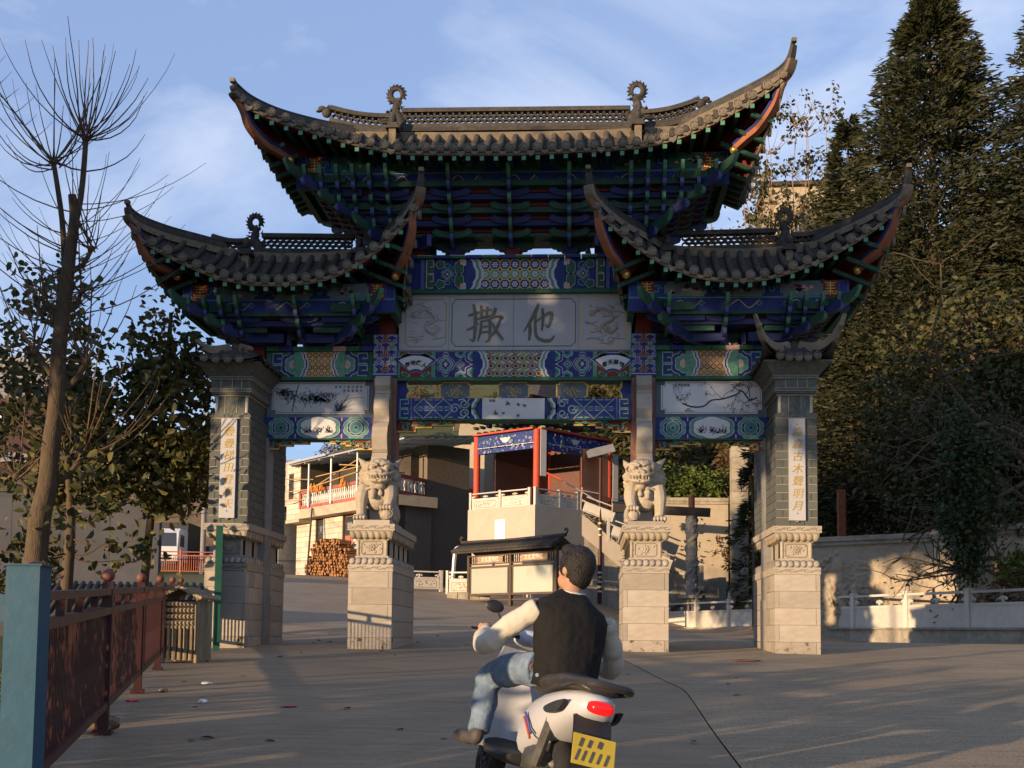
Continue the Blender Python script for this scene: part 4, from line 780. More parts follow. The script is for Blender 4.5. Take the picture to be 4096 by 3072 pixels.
def roof(label, cx, L, Rr, zc, Y0, Y1, hz, bodyx, bodyy, ridge, finials, posts):
    """L/Rr: dict span, eave (u, z), hip [(s, y, z)], side mid span and z for each end. hz: surface height under the ridge."""
    P = part('tiled_roof', label); sides = {-1: L, 1: Rr}
    def ez(s): D = sides[-1 if s < 0 else 1]; return itp(abs(s)/D['span'], *zip(*D['eave']))
    def ey(s): D = sides[-1 if s < 0 else 1]; return -(Y0+(Y1-Y0)*(abs(s)/D['span'])**3.5)
    def top(s):
        D = sides[-1 if s < 0 else 1]; h = D['hip']; a = abs(s)
        if a <= h[0][0]: return 0.0, lerp(hz, h[0][2], (a/h[0][0])**2)
        return itp(a, [q[0] for q in h], [q[1] for q in h]), itp(a, [q[0] for q in h], [q[2] for q in h])
    def row(s, t):
        y0, z0 = ey(s), ez(s); y1, z1 = top(s); Lr = abs(y1-y0); return Vector((cx+s, lerp(y0, y1, t), lerp(z0, z1, t) - min(.16, .10*Lr)*math.sin(pi*t)))
    def side_row(sg, w, t):
        D = sides[sg]; yt = Y1; a = abs(w); xe = lerp(D['mid'], D['span'], a**2.2); ze = itp(a, [0, .35, .6, .8, 1], [D['midz'], D['midz']+.02, lerp(D['midz'], D['eave'][-1][1], .22), lerp(D['midz'], D['eave'][-1][1], .52), D['eave'][-1][1]]); y = w*yt
        h = D['hip']; hy = [-q[1] for q in h]; xh = itp(a*yt, hy, [q[0] for q in h]); zh = itp(a*yt, hy, [q[2] for q in h])
        return Vector((cx+sg*lerp(xe, xh, t), y, lerp(ze, zh, t)-.08*math.sin(pi*t)*(1-a)))
    pitch = .26; smin, smax = -L['span']+.10, Rr['span']-.10; n = int((smax-smin)/pitch); pitch = (smax-smin)/n
    def tiles(fn, mk, disc_rot, down):
        """one roll of tiles with its disc, rafter"""
        p0, p1 = fn(0), fn(1); ln = (p1-p0).length; m = max(2, int(ln/.105)); path = []; rad = []
        for i in range(m):
            a, b_ = i/m, (i+.93)/m; path += [fn(a)+Vector((0, 0, .03)), fn(b_)+Vector((0, 0, .03))]; rad += [.068, .059]
        b = MB(); b.tube(path, rad, 9); b.build('roll_tile', 'tile', P, True, 60)
        dirv = (fn(.15)-fn(0)).normalized(); hd = Vector((dirv.x, dirv.y, 0)).normalized()
        inst(disc_me, 'tile_disc', P, M=Matrix.Translation(p0+Vector((0, 0, .022))-hd*.045) @ Matrix.Rotation(disc_rot, 4, 'Z'))
        
        if ln < .34 or (down and abs(hd.x) > abs(hd.y) and hd.x*(cx-p0.x) < 0): return
        sl = max(-.1, min(.75, dirv.z/max(.2, math.hypot(dirv.x, dirv.y)))); dr = (hd+Vector((0, 0, sl*.55))).normalized(); rt = dr.cross(Vector((0, 0, 1))).normalized(); up_ = rt.cross(dr)
        M = Matrix(((rt.x, dr.x, up_.x, 0), (rt.y, dr.y, up_.y, 0), (rt.z, dr.z, up_.z, 0), (0, 0, 0, 1))); inst(rafter_me, 'rafter', P, M=Matrix.Translation(p0+Vector((0, 0, -.16))+hd*.03) @ M @ Matrix.Diagonal((1, min(1.0, ln*.72), 1, 1)))
    def pans(fa, fb):
        ln = ((fa(1)-fa(0)).length+(fb(1)-fb(0)).length)/2; m = max(2, int(ln/.085)); b = MB(); vs = []
        for i in range(m):
            for t, dz in ((i/m, .012), ((i+.98)/m, -.006)):
                A, B_ = fa(t), fb(t); vs.append([A+Vector((0, 0, dz)), lerp(A, B_, .3)+Vector((0, 0, dz-.03)), lerp(A, B_, .7)+Vector((0, 0, dz-.03)), B_+Vector((0, 0, dz))])
        f = [(4*i+j, 4*i+j+1, 4*i+j+5, 4*i+j+4) for i in range(2*m-1) for j in range(3)]; b.add([v for r in vs for v in r], f); b.build('pan_tile_row', 'tile', P)
    for i in range(n+1):
        s = smin+i*pitch; tiles(lambda t: row(s, t), None, 0.0, 1)
        if i < n:
            pans(lambda t: row(s, t), lambda t: row(s+pitch, t)); p = row(s+pitch/2, 0); inst(drip_me, 'drip_tile', P, p+Vector((0, -.03, -.035)), (.15, math.atan2(-(ez(s+pitch)-ez(s)), pitch), 0), (.95, 1, .8+.4*((i*7) % 5 == 0)))
    for sg in (-1, 1):
        m = int(2*Y1/.27); ws = np.linspace(-.93, .93, m)
        for i, w in enumerate(ws):
            tiles(lambda t: side_row(sg, w, t), None, -sg*pi/2 if sg > 0 else pi/2*-sg*-1, 1)
            if i < m-1:
                pans(lambda t: side_row(sg, w, t), lambda t: side_row(sg, ws[i+1], t)); p = side_row(sg, (w+ws[i+1])/2, 0); inst(drip_me, 'drip_tile', P, p+Vector((sg*.03, 0, -.04)), (0, 0, sg*pi/2))
    # back slope and boarding under the tiles
    b = MB(); S_ = np.linspace(-L['span'], Rr['span'], 61)
    b.grid(lambda u, v: (lambda p: (p.x, -p.y, p.z))(row(lerp(S_[0], S_[-1], 1-u), v)), 60, 6); b.build('rear_slope', 'tile', P, True)
    b = MB(); b.grid(lambda u, v: row(lerp(S_[0]+.05, S_[-1]-.05, 1-u), .02+.96*v)-Vector((0, 0, .10)), 60, 6)
    for sg in (-1, 1): b.grid(lambda u, v: side_row(sg, (lerp(-.98, .98, u))*(sg), .02+.96*v)-Vector((0, 0, .10)), 24, 6)
    b.build('soffit_board', 'red_dark', P, True)
    # eave fascia
    b = MB(); b.sweep([row(s, 0)+Vector((0, .03, -.075)) for s in np.linspace(smin, smax, 50)], [(-.02, -.03), (.02, -.03), (.02, .03), (-.02, .03)]); b.build('eave_board', 'mortar', P)
    for sg in (-1, 1): b = MB(); b.sweep([side_row(sg, w, 0)+Vector((-sg*.03, 0, -.075)) for w in np.linspace(-.97, .97, 24)], [(-.02, -.03), (.02, -.03), (.02, .03), (-.02, .03)]); b.build('eave_board', 'mortar', P)
    # hips with upswept tips and the boards below them
    for sg in (-1, 1):
        D = sides[sg]
        for sy in (-1, 1):
            hp = [(cx+sg*q[0], -sy*q[1]*-1 if sy < 0 else -q[1], q[2]) for q in D['hip']]; hp = [(p[0], sy*abs(p[1]), p[2]) for p in hp]
            e = Vector(hp[-1]); f_ = Vector(hp[-2]); dd = (e-f_).normalized(); tip = e+dd*D.get('horn', .25)+Vector((0, 0, D.get('hornz', .18))); pth = smooth(hp+[tuple(tip)], 6); m = len(pth)
            b = MB(); b.sweep([(p[0], p[1], p[2]+.05) for p in pth], [(-.085, -.06), (.085, -.06), (.085, .07), (.05, .11), (-.05, .11), (-.085, .07)], scale=[1-.5*(i/m)**3 for i in range(m)])
            b.sweep([(p[0], p[1], p[2]+.17) for p in pth], [(-.06, -.02), (.06, -.02), (.06, .02), (0, .05), (-.06, .02)], scale=[1-.35*(i/m)**3 for i in range(m)]); b.build('hip_ridge', 'ridge', P, True, 45)
            b = MB(); b.sweep([(p[0], p[1]+.0, p[2]-.03) for p in pth[:-3]], [(-.13, -.09), (.13, -.09), (.11, .05), (-.11, .05)], scale=[1-.45*(i/m)**2 for i in range(m-3)]); b.build('hip_mortar', 'mortar', P, True, 45)
            a0 = Vector((cx+sg*bodyx[sg], sy*bodyy, D['ball'])); q1 = Vector((e.x-sg*.12, sy*(abs(e.y)-.12), e.z-.30)); mid = lerp(a0, q1, .5)+Vector((sg*.06, sy*.06, -.16)); cb = smooth([tuple(a0), tuple(lerp(a0, mid, .55)+Vector((0, 0, -.0))), tuple(mid), tuple(lerp(mid, q1, .6)+Vector((sg*.03, sy*.03, -.05))), tuple(q1), tuple(e+Vector((0, 0, -.1)))], 5); m = len(cb)
            b = MB(); b.sweep(cb, [(-.06, -.05), (.06, -.05), (.06, .055), (-.06, .055)], scale=[1.0+.25*math.sin(pi*i/m)-.5*(i/m)**4 for i in range(m)], mi=0)
            b.sweep([(p[0], p[1], p[2]+.085) for p in cb], [(-.07, -.025), (.07, -.025), (.07, .02), (-.07, .02)], scale=[1.0+.25*math.sin(pi*i/m)-.5*(i/m)**4 for i in range(m)], mi=1)
            # web closing the corner up to the tiles
            for i in range(m-1):
                t0, t1 = pth[min(len(pth)-2, int(i/m*len(pth)))], pth[min(len(pth)-2, int((i+1)/m*len(pth)))]
                b.add([cb[i], cb[i+1], (t1[0], t1[1], t1[2]-.12), (t0[0], t0[1], t0[2]-.12)], [(0, 1, 2, 3)], 2)
            b.build('corner_beam', ['orange', 'blue', 'red_dark'], P, True, 35)
            b = MB(); b.ell(tuple(a0+Vector((sg*.02, sy*.05, .0))), (.085, .085, .085), n=8, k=12); b.build('gilt_ball', 'goldball', P, True)
            bt = MB(); bt.box(tuple(Vector(pth[-1])+Vector((0, 0, .14))), (.09, .09, .07), 0); bt.build('horn_end', 'mortar', P)
    # ridge: pierced band between two mouldings
    for (x0, x1, za, zb, h) in ridge:
        def rz_(x): t = (x-x0)/(x1-x0); return lerp(za, zb, t)-.05*math.sin(pi*t)*(1 if abs(zb-za) > .05 else 0)
        X = np.linspace(x0, x1, 12)
        for off, pr in ((-.09, [(-.10, -.05), (.10, -.05), (.10, .03), (-.10, .03)]), (0.0, [(-.075, -.07), (.075, -.07), (.075, .025), (-.075, .025)]), (h, [(-.085, -.03), (.085, -.03), (.085, .04), (.04, .075), (-.04, .075), (-.085, .04)])):
            b = MB(); b.sweep([(x, 0, rz_(x)+off) for x in X], pr); b.build('ridge_moulding', 'ridge', P)
        px = .128; nn = int((x1-x0-.02)/px); rows = 3 if h > .27 else 2
        for i in range(nn):
            x = x0+px*(i+.5)+(x1-x0-nn*px)/2
            for j in range(rows):
                inst(ring_me, 'lattice_ring', P, (x+(px/2 if j % 2 and i < nn-1 else 0), 0, rz_(x)+.025+(h-.05)*(j+.5)/rows), None, (.95, 1, (h-.05)/rows/.115))
    b = MB(); b.sweep([(cx+s, 0, top(s)[1]) for s in np.linspace(-L['hip'][0][0], Rr['hip'][0][0], 16)], [(-.11, -.25), (.11, -.25), (.10, .06), (-.10, .06)]); b.build('ridge_bed', 'mortar', P)
    for k, x, z, sg, sc in finials:
        (dragon(P, x, 0, z, sg, sc, k == 'd') if k in 'dn' else small_beast(P, x, 0, z, sg))
    for x, z0, z1 in posts:
        b = MB(); b.bb(x-.07, x+.07, -.42, -.24, z0, z1); b.build('ridge_post', 'mortar', P)
        b = MB(); b.bb(x-.13, x+.13, -.47, -.18, z1, z1+.06); b.bb(x-.10, x+.10, -.45, -.2, z1+.06, z1+.12); b.tube([(x, -.33, z1+.12), (x, -.33, z1+.34)], [.1, .05], 8); b.ell((x, -.4, z1+.2), (.07, .07, .09), n=6, k=8); b.build('post_beast', 'ridge', P, True, 40)
    return P
roof('wide main tiled roof over the centre bay', 0.0,
  dict(span=5.12, eave=[(0, 9.38), (.4, 9.41), (.5, 9.49), (.58, 9.58), (.665, 9.70), (.75, 9.81), (.85, 9.94), (.93, 10.08), (1, 10.24)], hip=[(3.3, 0, 10.46), (3.95, -.45, 10.40), (4.57, -1.2, 10.28), (4.95, -1.8, 10.25), (5.12, -2.2, 10.30)], mid=4.62, midz=9.28, ball=9.42, horn=.10, hornz=.06),
  dict(span=5.08, eave=[(0, 9.38), (.45, 9.45), (.55, 9.52), (.65, 9.66), (.73, 9.82), (.82, 10.02), (.9, 10.24), (.96, 10.42), (1, 10.55)], hip=[(3.3, 0, 10.48), (3.75, -.45, 10.55), (4.35, -1.2, 10.52), (4.85, -1.8, 10.54), (5.08, -2.15, 10.62)], mid=4.55, midz=9.28, ball=9.5, horn=.16, hornz=.3),
  9.38, 1.7, 2.2, 10.40, {-1: 4.3, 1: 4.2}, 1.22,
  [(-2.36, 2.30, 10.65, 10.63, .30), (-3.85, -2.6, 10.82, 10.62, .22), (2.55, 3.62, 10.62, 10.85, .22)], [('d', -2.49, 10.66, -1, 1.0), ('d', 2.44, 10.66, 1, 1.0), ('b', -3.93, 10.88, -1, 1), ('b', 3.72, 10.95, 1, 1)], [(-2.49, 10.0, 10.42), (2.44, 10.0, 10.42)])
roof('left side tiled roof over the bay of the bamboo painting', -4.46,
  dict(span=2.68, eave=[(0, 6.96), (.2, 6.98), (.385, 7.07), (.55, 7.22), (.72, 7.41), (.89, 7.64), (1, 7.86)], hip=[(1.5, 0, 8.06), (1.9, -.5, 8.04), (2.25, -1.1, 7.98), (2.55, -1.7, 7.96), (2.68, -2.0, 8.02)], mid=2.3, midz=6.92, ball=7.18, horn=.08, hornz=.12),
  dict(span=2.78, eave=[(0, 6.96), (.2, 6.99), (.35, 7.07), (.5, 7.23), (.62, 7.42), (.74, 7.64), (.86, 7.92), (.95, 8.12), (1, 8.28)], hip=[(1.5, 0, 8.05), (1.9, -.5, 8.12), (2.3, -1.1, 8.18), (2.62, -1.7, 8.28), (2.78, -2.0, 8.4)], mid=2.3, midz=6.94, ball=7.15, horn=.12, hornz=.26),
  6.96, 1.5, 2.0, 7.92, {-1: 2.05, 1: 2.2}, 1.08,
  [(-5.2, -3.3, 8.08, 8.04, .28), (-6.25, -5.5, 8.16, 8.06, .20), (-2.95, -2.6, 8.04, 8.14, .18)], [('d', -5.36, 8.06, -1, .92), ('b', -2.62, 8.18, 1, 1)], [(-5.42, 7.45, 7.85), (-3.12, 7.5, 7.85)])
roof('right side tiled roof over the bay of the plum painting', 4.46,
  dict(span=2.95, eave=[(0, 6.98), (.2, 6.99), (.35, 7.07), (.5, 7.23), (.62, 7.42), (.74, 7.64), (.86, 7.92), (.95, 8.12), (1, 8.28)], hip=[(1.5, 0, 8.05), (1.9, -.5, 8.12), (2.4, -1.1, 8.18), (2.78, -1.7, 8.28), (2.95, -2.0, 8.4)], mid=2.3, midz=6.94, ball=7.15, horn=.12, hornz=.26),
  dict(span=2.72, eave=[(0, 6.98), (.15, 7.03), (.3, 7.15), (.49, 7.34), (.64, 7.55), (.8, 7.80), (.92, 8.04), (1, 8.22)], hip=[(1.5, 0, 8.08), (1.9, -.5, 8.16), (2.25, -1.1, 8.18), (2.58, -1.7, 8.22), (2.72, -2.0, 8.32)], mid=2.3, midz=6.92, ball=7.2, horn=.12, hornz=.3),
  6.98, 1.5, 2.0, 7.94, {-1: 2.25, 1: 2.05}, 1.08,
  [(3.3, 5.2, 8.04, 8.08, .28), (5.5, 6.2, 8.08, 8.2, .20), (2.6, 2.9, 8.14, 8.04, .18)], [('d', 5.38, 8.06, 1, .92), ('b', 2.66, 8.2, -1, 1), ('b', 6.3, 8.24, 1, 1)], [(5.4, 7.45, 7.85), (3.02, 7.5, 7.85)])
# ---- bracket sets ----------------------------------------------------------------
def nose_mesh(c, lite, kind):
    """cantilever arm, nose towards -Y, profile in (y, z), 8 cm thick"""
    if kind == 0: pr = smooth([(.75, -.09), (.1, -.10), (-.05, -.07), (-.16, .0), (-.22, .13), (-.20, .15), (-.13, .10), (-.02, .06), (.12, .05), (.75, .05)], 2)
    else: pr = smooth([(.75, -.10), (.12, -.10), (.02, -.05), (-.10, -.06), (-.19, -.02), (-.215, .06), (-.17, .11), (-.11, .10), (-.10, .06), (-.04, .05), (.1, .07), (.75, .07)], 2)
    b = MB(); b.prism(pr[::-1], (-.036, 0, 0), (0, 1, 0), (0, 0, 1), (1, 0, 0), .072, 0, 1)
    return b.mesh('bracket_arm', [c, lite])
NG = [nose_mesh('bk_green', 'bk_green_lite', 0), nose_mesh('bk_blue', 'bk_blue_lite', 1), nose_mesh('bk_green', 'bk_green_lite', 1), nose_mesh('bk_blue', 'bk_blue_lite', 1)]
cl = MB(); q_ = smooth([(-.40, .03), (-.37, .09), (-.30, .10), (-.24, .05), (-.12, .02), (0, .03), (.12, .02), (.24, .05), (.30, .10), (.37, .09), (.40, .03), (.36, -.03), (.22, -.07), (0, -.09), (-.22, -.07), (-.36, -.03), (-.40, .03)], 2)[:-1]
cl.prism(q_[::-1], (0, -.03, 0), (1, 0, 0), (0, 0, 1), (0, 1, 0), .06, 0, 1)
for s in (-1, 1): cl.tube([(p[0], -.034, p[1]) for p in curl(s*.31, .03, .05, 1.2, 0, s, 8)], .007, 4, 1)
CLO = {}
for c, l_ in (('bk_green', 'bk_green_lite'), ('bk_blue', 'bk_blue_lite')):
    CLO[c] = cl.mesh('cloud_arm', [c, l_], False)
def bracket_set(zv, cxb, n, z_top, step, cols, hx, yb, dy, dxs, cloud_x, zbot, base_x, x_side, label):
    P = part('bracket_set', label)
    for i in range(n):
        z = z_top-i*step; yf = -(yb-dy*i); m = NG[i % 4]; c = 'bk_green' if i % 2 == 0 else 'bk_blue'
        xa, xb = cxb-hx[0]+dxs[0]*i, cxb+hx[1]-dxs[1]*i
        # tier board and its moulded edge
        b = MB(); b.bb(xa+.22, xb-.22, yf+.36, -yf-.36, max(zv+.02, z-.16), max(zv+.06, z-.05)); (z-.1 > zv) and b.build('tier_board', 'bk_blue' if i % 2 else 'bk_green', P)
        b = MB(); b.bb(xa+.35, xb-.35, yf+.55, -yf-.55, max(zv+.03, z-step-.02), max(zv+.05, z-.165)); (z-.2 > zv) and b.build('tier_core', 'red_dark', P)
        for x in cols:
            if xa-.01 <= x <= xb+.01: inst(m, 'bracket_arm', P, (x, yf+.2, z), None, (1, 1, 1))
        for x in cloud_x:
            if i >= 1 and z > zv+.1: inst(CLO[c], 'cloud_arm', P, (x, yf+.33, z-.02-.01*i), None, (1, 1, 1.05))
        for sx, ex in ((-1, xa), (1, xb)):
            if sx not in x_side: continue
            for y in np.arange(yf+.3, -yf-.25, .31): inst(m, 'bracket_arm', P, (ex+.2*-sx, y, z), (0, 0, sx*pi/2))
            for sy in (-1, 1):
                M = Matrix.Translation((ex-sx*.12, sy*(abs(yf)-.1), z+.02)) @ Matrix.Rotation(sx*(pi/4 if sy < 0 else 3*pi/4), 4, 'Z') @ Matrix.Diagonal((1.5, 1.7, 1.35, 1)); inst(m, 'corner_arm', P, M=M)
    # scalloped valance and lobed seat blocks at the bottom
    zb = zv+.2; x0, x1 = base_x[0]-.25, base_x[-1]+.25
    prf = [(x0, zb)]; 
    for x in np.linspace(x0, x1, 61): prf.append((x, zv+.05-.05*abs(math.sin((x-base_x[0])/(base_x[1]-base_x[0])*1.5*pi))))
    prf.append((x1, zb)); b = MB(); b.prism(prf, (0, -.12, 0), (1, 0, 0), (0, 0, 1), (0, 1, 0), .22); b.build('valance', 'bk_blue', P)
    for x in base_x:
        zt = zv+.03; H = zt-zbot; q = [(-.42, H*.95), (-.42, H*.72), (-.36, H*.58), (-.30, H*.56), (-.28, H*.44), (-.20, H*.42), (-.17, H*.3), (-.10, H*.3)]; q = q+[(-a, b_) for a, b_ in q[::-1]]
        b = MB(); b.prism(q, (x, -.07, zbot), (1, 0, 0), (0, 0, 1), (0, 1, 0), .14, 0, 1); b.build('seat_lobe', ['bk_green', 'bk_green'], P)
        b = MB(); b.loft([[(x-.10, -.12, zbot), (x+.10, -.12, zbot), (x+.10, .12, zbot), (x-.10, .12, zbot)], [(x-.16, -.16, zbot+H*.45), (x+.16, -.16, zbot+H*.45), (x+.16, .16, zbot+H*.45), (x-.16, .16, zbot+H*.45)]]); b.build('seat_block', 'red_dark' if abs(x-cxb) < .2 else 'bk_blue', P)
def eave_beam(x0, x1, z0, z1, y, seed, c='green'):
    """painted frieze under the rafters"""
    b = MB(); b.bb(x0, x1, y, y+.12, z0, z1); b.bb(x0, x1, -y-.12, -y, z0, z1); b.bb(x0, x0+.12, y+.12, -y-.12, z0, z1); b.bb(x1-.12, x1, y+.12, -y-.12, z0, z1); o = b.build('frieze_beam', c, gate)
    zl = z0+(z1-z0)*.46; d = Deco(y-.001, (x0, x1, z0, z1)); w = x1-x0; rg = random.Random(seed)
    d.rect(x0, x1, z0, zl-.015, 'blue', 1); d.rect(x0, x1, zl-.02, zl, 'green_lite', 2); d.rect(x0, x1, zl, z1, 'blue', 1)
    for k in range(int(w/1.1)):
        a = x0+.7+k*1.1; cc = 'green' if seed == 1 else 'slate_frame'; d.poly(notch(a, a+.8, zl+.02, z1-.02, .05), cc, 3); d.stroke(notch(a, a+.8, zl+.02, z1-.02, .05), .012, 'teal', 4)
        for j in range(12): d.poly(cloud(a+.4+rg.gauss(0, .14), (zl+z1)/2+rg.gauss(0, .05), rg.uniform(.02, .06), rg.uniform(.015, .04), 5), rg.choice(('ink', 'red_dark', 'pinkline', 'teal')), 5)
        for j in (-1, 1): d.stroke(curl(a+.4+j*.3, z0+(zl-z0)*.5, .06, 1.2, 0, j), .014, 'teal', 3)
        d.stroke(smooth([(a+.1, z0+.05), (a+.3, zl-.06), (a+.5, z0+.05), (a+.7, zl-.06)], 4), .012, 'yellow', 3); d.stroke(curl(a-.15, (zl+z1)/2, .09, 1.3), .02, 'teal', 4)
    for s, ex in ((-1, x0), (1, x1)):
        ax, bx = (ex+.02, ex+.2) if s < 0 else (ex-.2, ex-.02); d.rect(ax, bx, zl, z1, 'blue_lite', 5); d.rect(ax+.015, bx-.015, zl+.015, z1-.015, 'blue', 6)
        qx = ex-s*.36; d.rect(qx-.14, qx+.14, zl-.02, z1, 'red_dark', 5); zc = (zl+z1)/2; hh = (z1-zl)*.42
        d.stroke([(qx, zc-hh), (qx, zc+hh)], .024, 'gold', 7)
        for f in (-.5, -.05, .38, .72): d.stroke([(qx-.09*(1-.3*abs(f)), zc+hh*f), (qx+.09*(1-.3*abs(f)), zc+hh*f)], .02, 'gold', 8)
        for j in (-1, 1): d.stroke([(qx+j*.09, zc+hh*.72), (qx+j*.09, zc+hh*.98)], .02, 'gold', 8); d.stroke([(qx+j*.03, zc-hh*.8), (qx+j*.11, zc-hh*.85), (qx+j*.11, zc-hh*.4)], .02, 'gold', 8)
    d.done(o)
bracket_set(8.17, 0.0, 6, 9.13, .205, [-4.02, -3.72, -3.4, -3.09, -2.77, -2.44, -1.24, -.07, 1.09, 2.27, 2.59, 2.91, 3.24, 3.56, 3.87], (4.22, 4.10), 1.38, .165, (.30, .29), [-2.44, -1.24, -.07, 1.09, 2.27], 7.875, [-1.22, -.05, 1.12], (-1, 1), 'six tier painted bracket set under the main roof')
eave_beam(-4.28, 4.16, 8.98, 9.62, -.93, 1)
bracket_set(6.28, -4.46, 4, 6.62, .16, [-6.27, -5.98, -5.67, -5.35, -4.2, -3.05, -2.74], (1.98, 1.86), 1.22, .16, (.30, .20), [-5.35, -4.2, -3.05], 6.02, [-5.2, -4.07, -2.95], (-1, 1), 'four tier painted bracket set under the left side roof')
eave_beam(-6.52, -2.28, 6.52, 7.10, -.86, 2)
bracket_set(6.28, 4.46, 4, 6.62, .16, [6.17, 5.88, 5.57, 5.28, 4.1, 3.0, 2.68], (1.90, 1.92), 1.22, .16, (.20, .28), [5.28, 4.1, 3.0], 6.02, [2.95, 4.07, 5.2], (-1, 1), 'four tier painted bracket set under the right side roof')
eave_beam(2.24, 6.44, 6.52, 7.10, -.86, 3)
# core posts carrying the roofs, behind the brackets
for x, z0, z1 in ((-2.0, 7.87, 8.3), (2.0, 7.87, 8.3), (-2.57, 6.25, 8.3), (2.57, 6.25, 8.3), (-5.2, 5.6, 6.4), (5.2, 5.6, 6.4)):
    b = MB(); b.bb(x-.15, x+.15, -.14, .14, z0, z1); b.build('core_post', 'red_dark', gate)
# ================================================================ stone lions
def lion(cx, mir, label):
    T = thing('stone_lion', label, 'statue', (cx, -.62, 2.33)); m = mir
    b = MB(); b.bb(-.33, .33, -.66, .75, 0, .085); b.build('plinth', 'stone', T)
    b = MB(); z0 = .085
    def E(x, y, z, rx, ry, rz, rot=None, n=9, k=14): b.ell((m*x, y, z+z0), (rx, ry, rz), 0, rot, n, k)
    def Tb(P, r, k=10): b.tube([(m*p[0], p[1], p[2]+z0) for p in P], r, k)
    E(0, .22, .48, .31, .42, .46); E(0, .3, .2, .36, .42, .24); E(0, -.02, .56, .30, .30, .38); E(0, -.18, .52, .25, .2, .3)
    for s in (-1, 1): E(s*.28, .12, .18, .11, .33, .2); E(s*.3, -.12, .06, .1, .16, .07)
    Tb(smooth([(.24, -.2, .66), (.28, -.32, .42), (.265, -.38, .1)], 3), [.15, .145, .14, .125, .11, .10, .10]); E(.265, -.42, .06, .13, .16, .075)
    for k in range(4): E(.265-.095+.063*k, -.54, .055, .035, .075, .055); E(.265-.095+.063*k, -.605, .025, .014, .025, .02, None, 5, 6)
    Tb(smooth([(-.24, -.2, .66), (-.28, -.34, .46), (-.25, -.42, .28)], 3), [.15, .145, .14, .125, .11, .105, .10]); E(-.24, -.46, .125, .14, .14, .125); E(-.24, -.48, .255, .12, .13, .065)
    for k in range(4): E(-.24-.09+.06*k, -.59, .245, .034, .06, .05)
    for k in range(5): Tb([(-.24+.13*math.cos(a), -.46-.10-.03, .13+.1*math.sin(a)) for a in np.linspace(k, k+1.4, 6)], .012, 5)
    E(0, -.02, .86, .355, .3, .30); E(-.06, -.24, .99, .275, .25, .22)
    E(-.06, -.30, 1.10, .24, .2, .13)
    for k in range(5): E(-.06-.2+.1*k, -.40, 1.10-.02*abs(k-2), .055, .11, .10)
    E(-.09, -.46, .90, .215, .15, .085); E(-.09, -.50, .955, .10, .09, .05); E(-.09, -.585, .945, .075, .04, .045)
    for s in (-1, 1):
        E(-.09+s*.135, -.49, 1.015, .062, .055, .055); E(-.09+s*.135, -.545, 1.02, .022, .014, .022, None, 6, 8); Tb(smooth([(-.09+s*.03, -.54, 1.055), (-.09+s*.12, -.53, 1.10), (-.09+s*.24, -.42, 1.085)], 3), .034, 8)
        E(-.09+s*.055, -.615, .93, .026, .02, .02); Tb(smooth([(-.09+s*.02, -.6, .875), (-.09+s*.14, -.56, .885), (-.09+s*.24, -.40, .94), (-.09+s*.27, -.3, 1.0)], 3), .026, 7)
        Tb(smooth([(-.09+s*.03, -.58, .765), (-.09+s*.14, -.53, .775), (-.09+s*.21, -.40, .82)], 3), .028, 7)
        for k in range(3): Tb([(-.09+s*(.04+.055*k), -.575+.02*k, .85), (-.09+s*(.04+.055*k), -.572+.02*k, .815)], .017, 6)
    E(-.09, -.45, .755, .17, .14, .045); E(-.09, -.44, .80, .12, .1, .03)
    E(-.09, -.40, .685, .1, .09, .08)
    Tb([(.17, -.16, 1.06), (.28, -.16, 1.14), (.40, -.12, 1.26)], [.095, .075, .012], 8); E(.23, -.19, 1.07, .09, .05, .09)
    Tb([(-.30, -.10, 1.08), (-.36, -.06, 1.16), (-.40, .0, 1.24)], [.08, .06, .012], 8)
    rg = random.Random(5)
    for k in range(64):
        a = rg.uniform(-.35, 1.2)*pi; t = rg.uniform(-.9, .75); x = .36*math.cos(a)*math.sqrt(max(0, 1-t*t)); y = .02+.32*math.sin(a)*math.sqrt(max(0, 1-t*t)); z = .86+.31*t
        if y < -.2 and abs(x) < .25: continue
        r = rg.uniform(.045, .07); E(x, y, z, r, r, r, None, 6, 9); E(x*1.12, y*1.05-.01, z, r*.5, r*.5, r*.5, None, 5, 7)
    Tb([(.33*math.cos(a), -.04+.36*math.sin(a), .60-.06*math.cos(2*a)) for a in np.linspace(pi, 2*pi, 12)], .028, 7); E(.04, -.42, .56, .065, .06, .075); E(.04, -.44, .475, .05, .05, .055); E(-.1, -.41, .54, .05, .04, .06)
    for k in range(5): Tb(smooth([(.12-.06*k, .60, .3), (.14-.07*k, .66, .55), (.1-.05*k, .58, .8+.03*k)], 3), [.06]*3+[.05]*3+[.02], 7)
    o = b.build('body', 'stone_carved', T, True); remesh(o, .0115, 2, .4)
lion(-2.57, -1, 'carved stone guardian lion on the left pedestal, ear towards the bamboo painting'); lion(2.57, 1, 'carved stone guardian lion on the right pedestal, ear towards the plum painting')
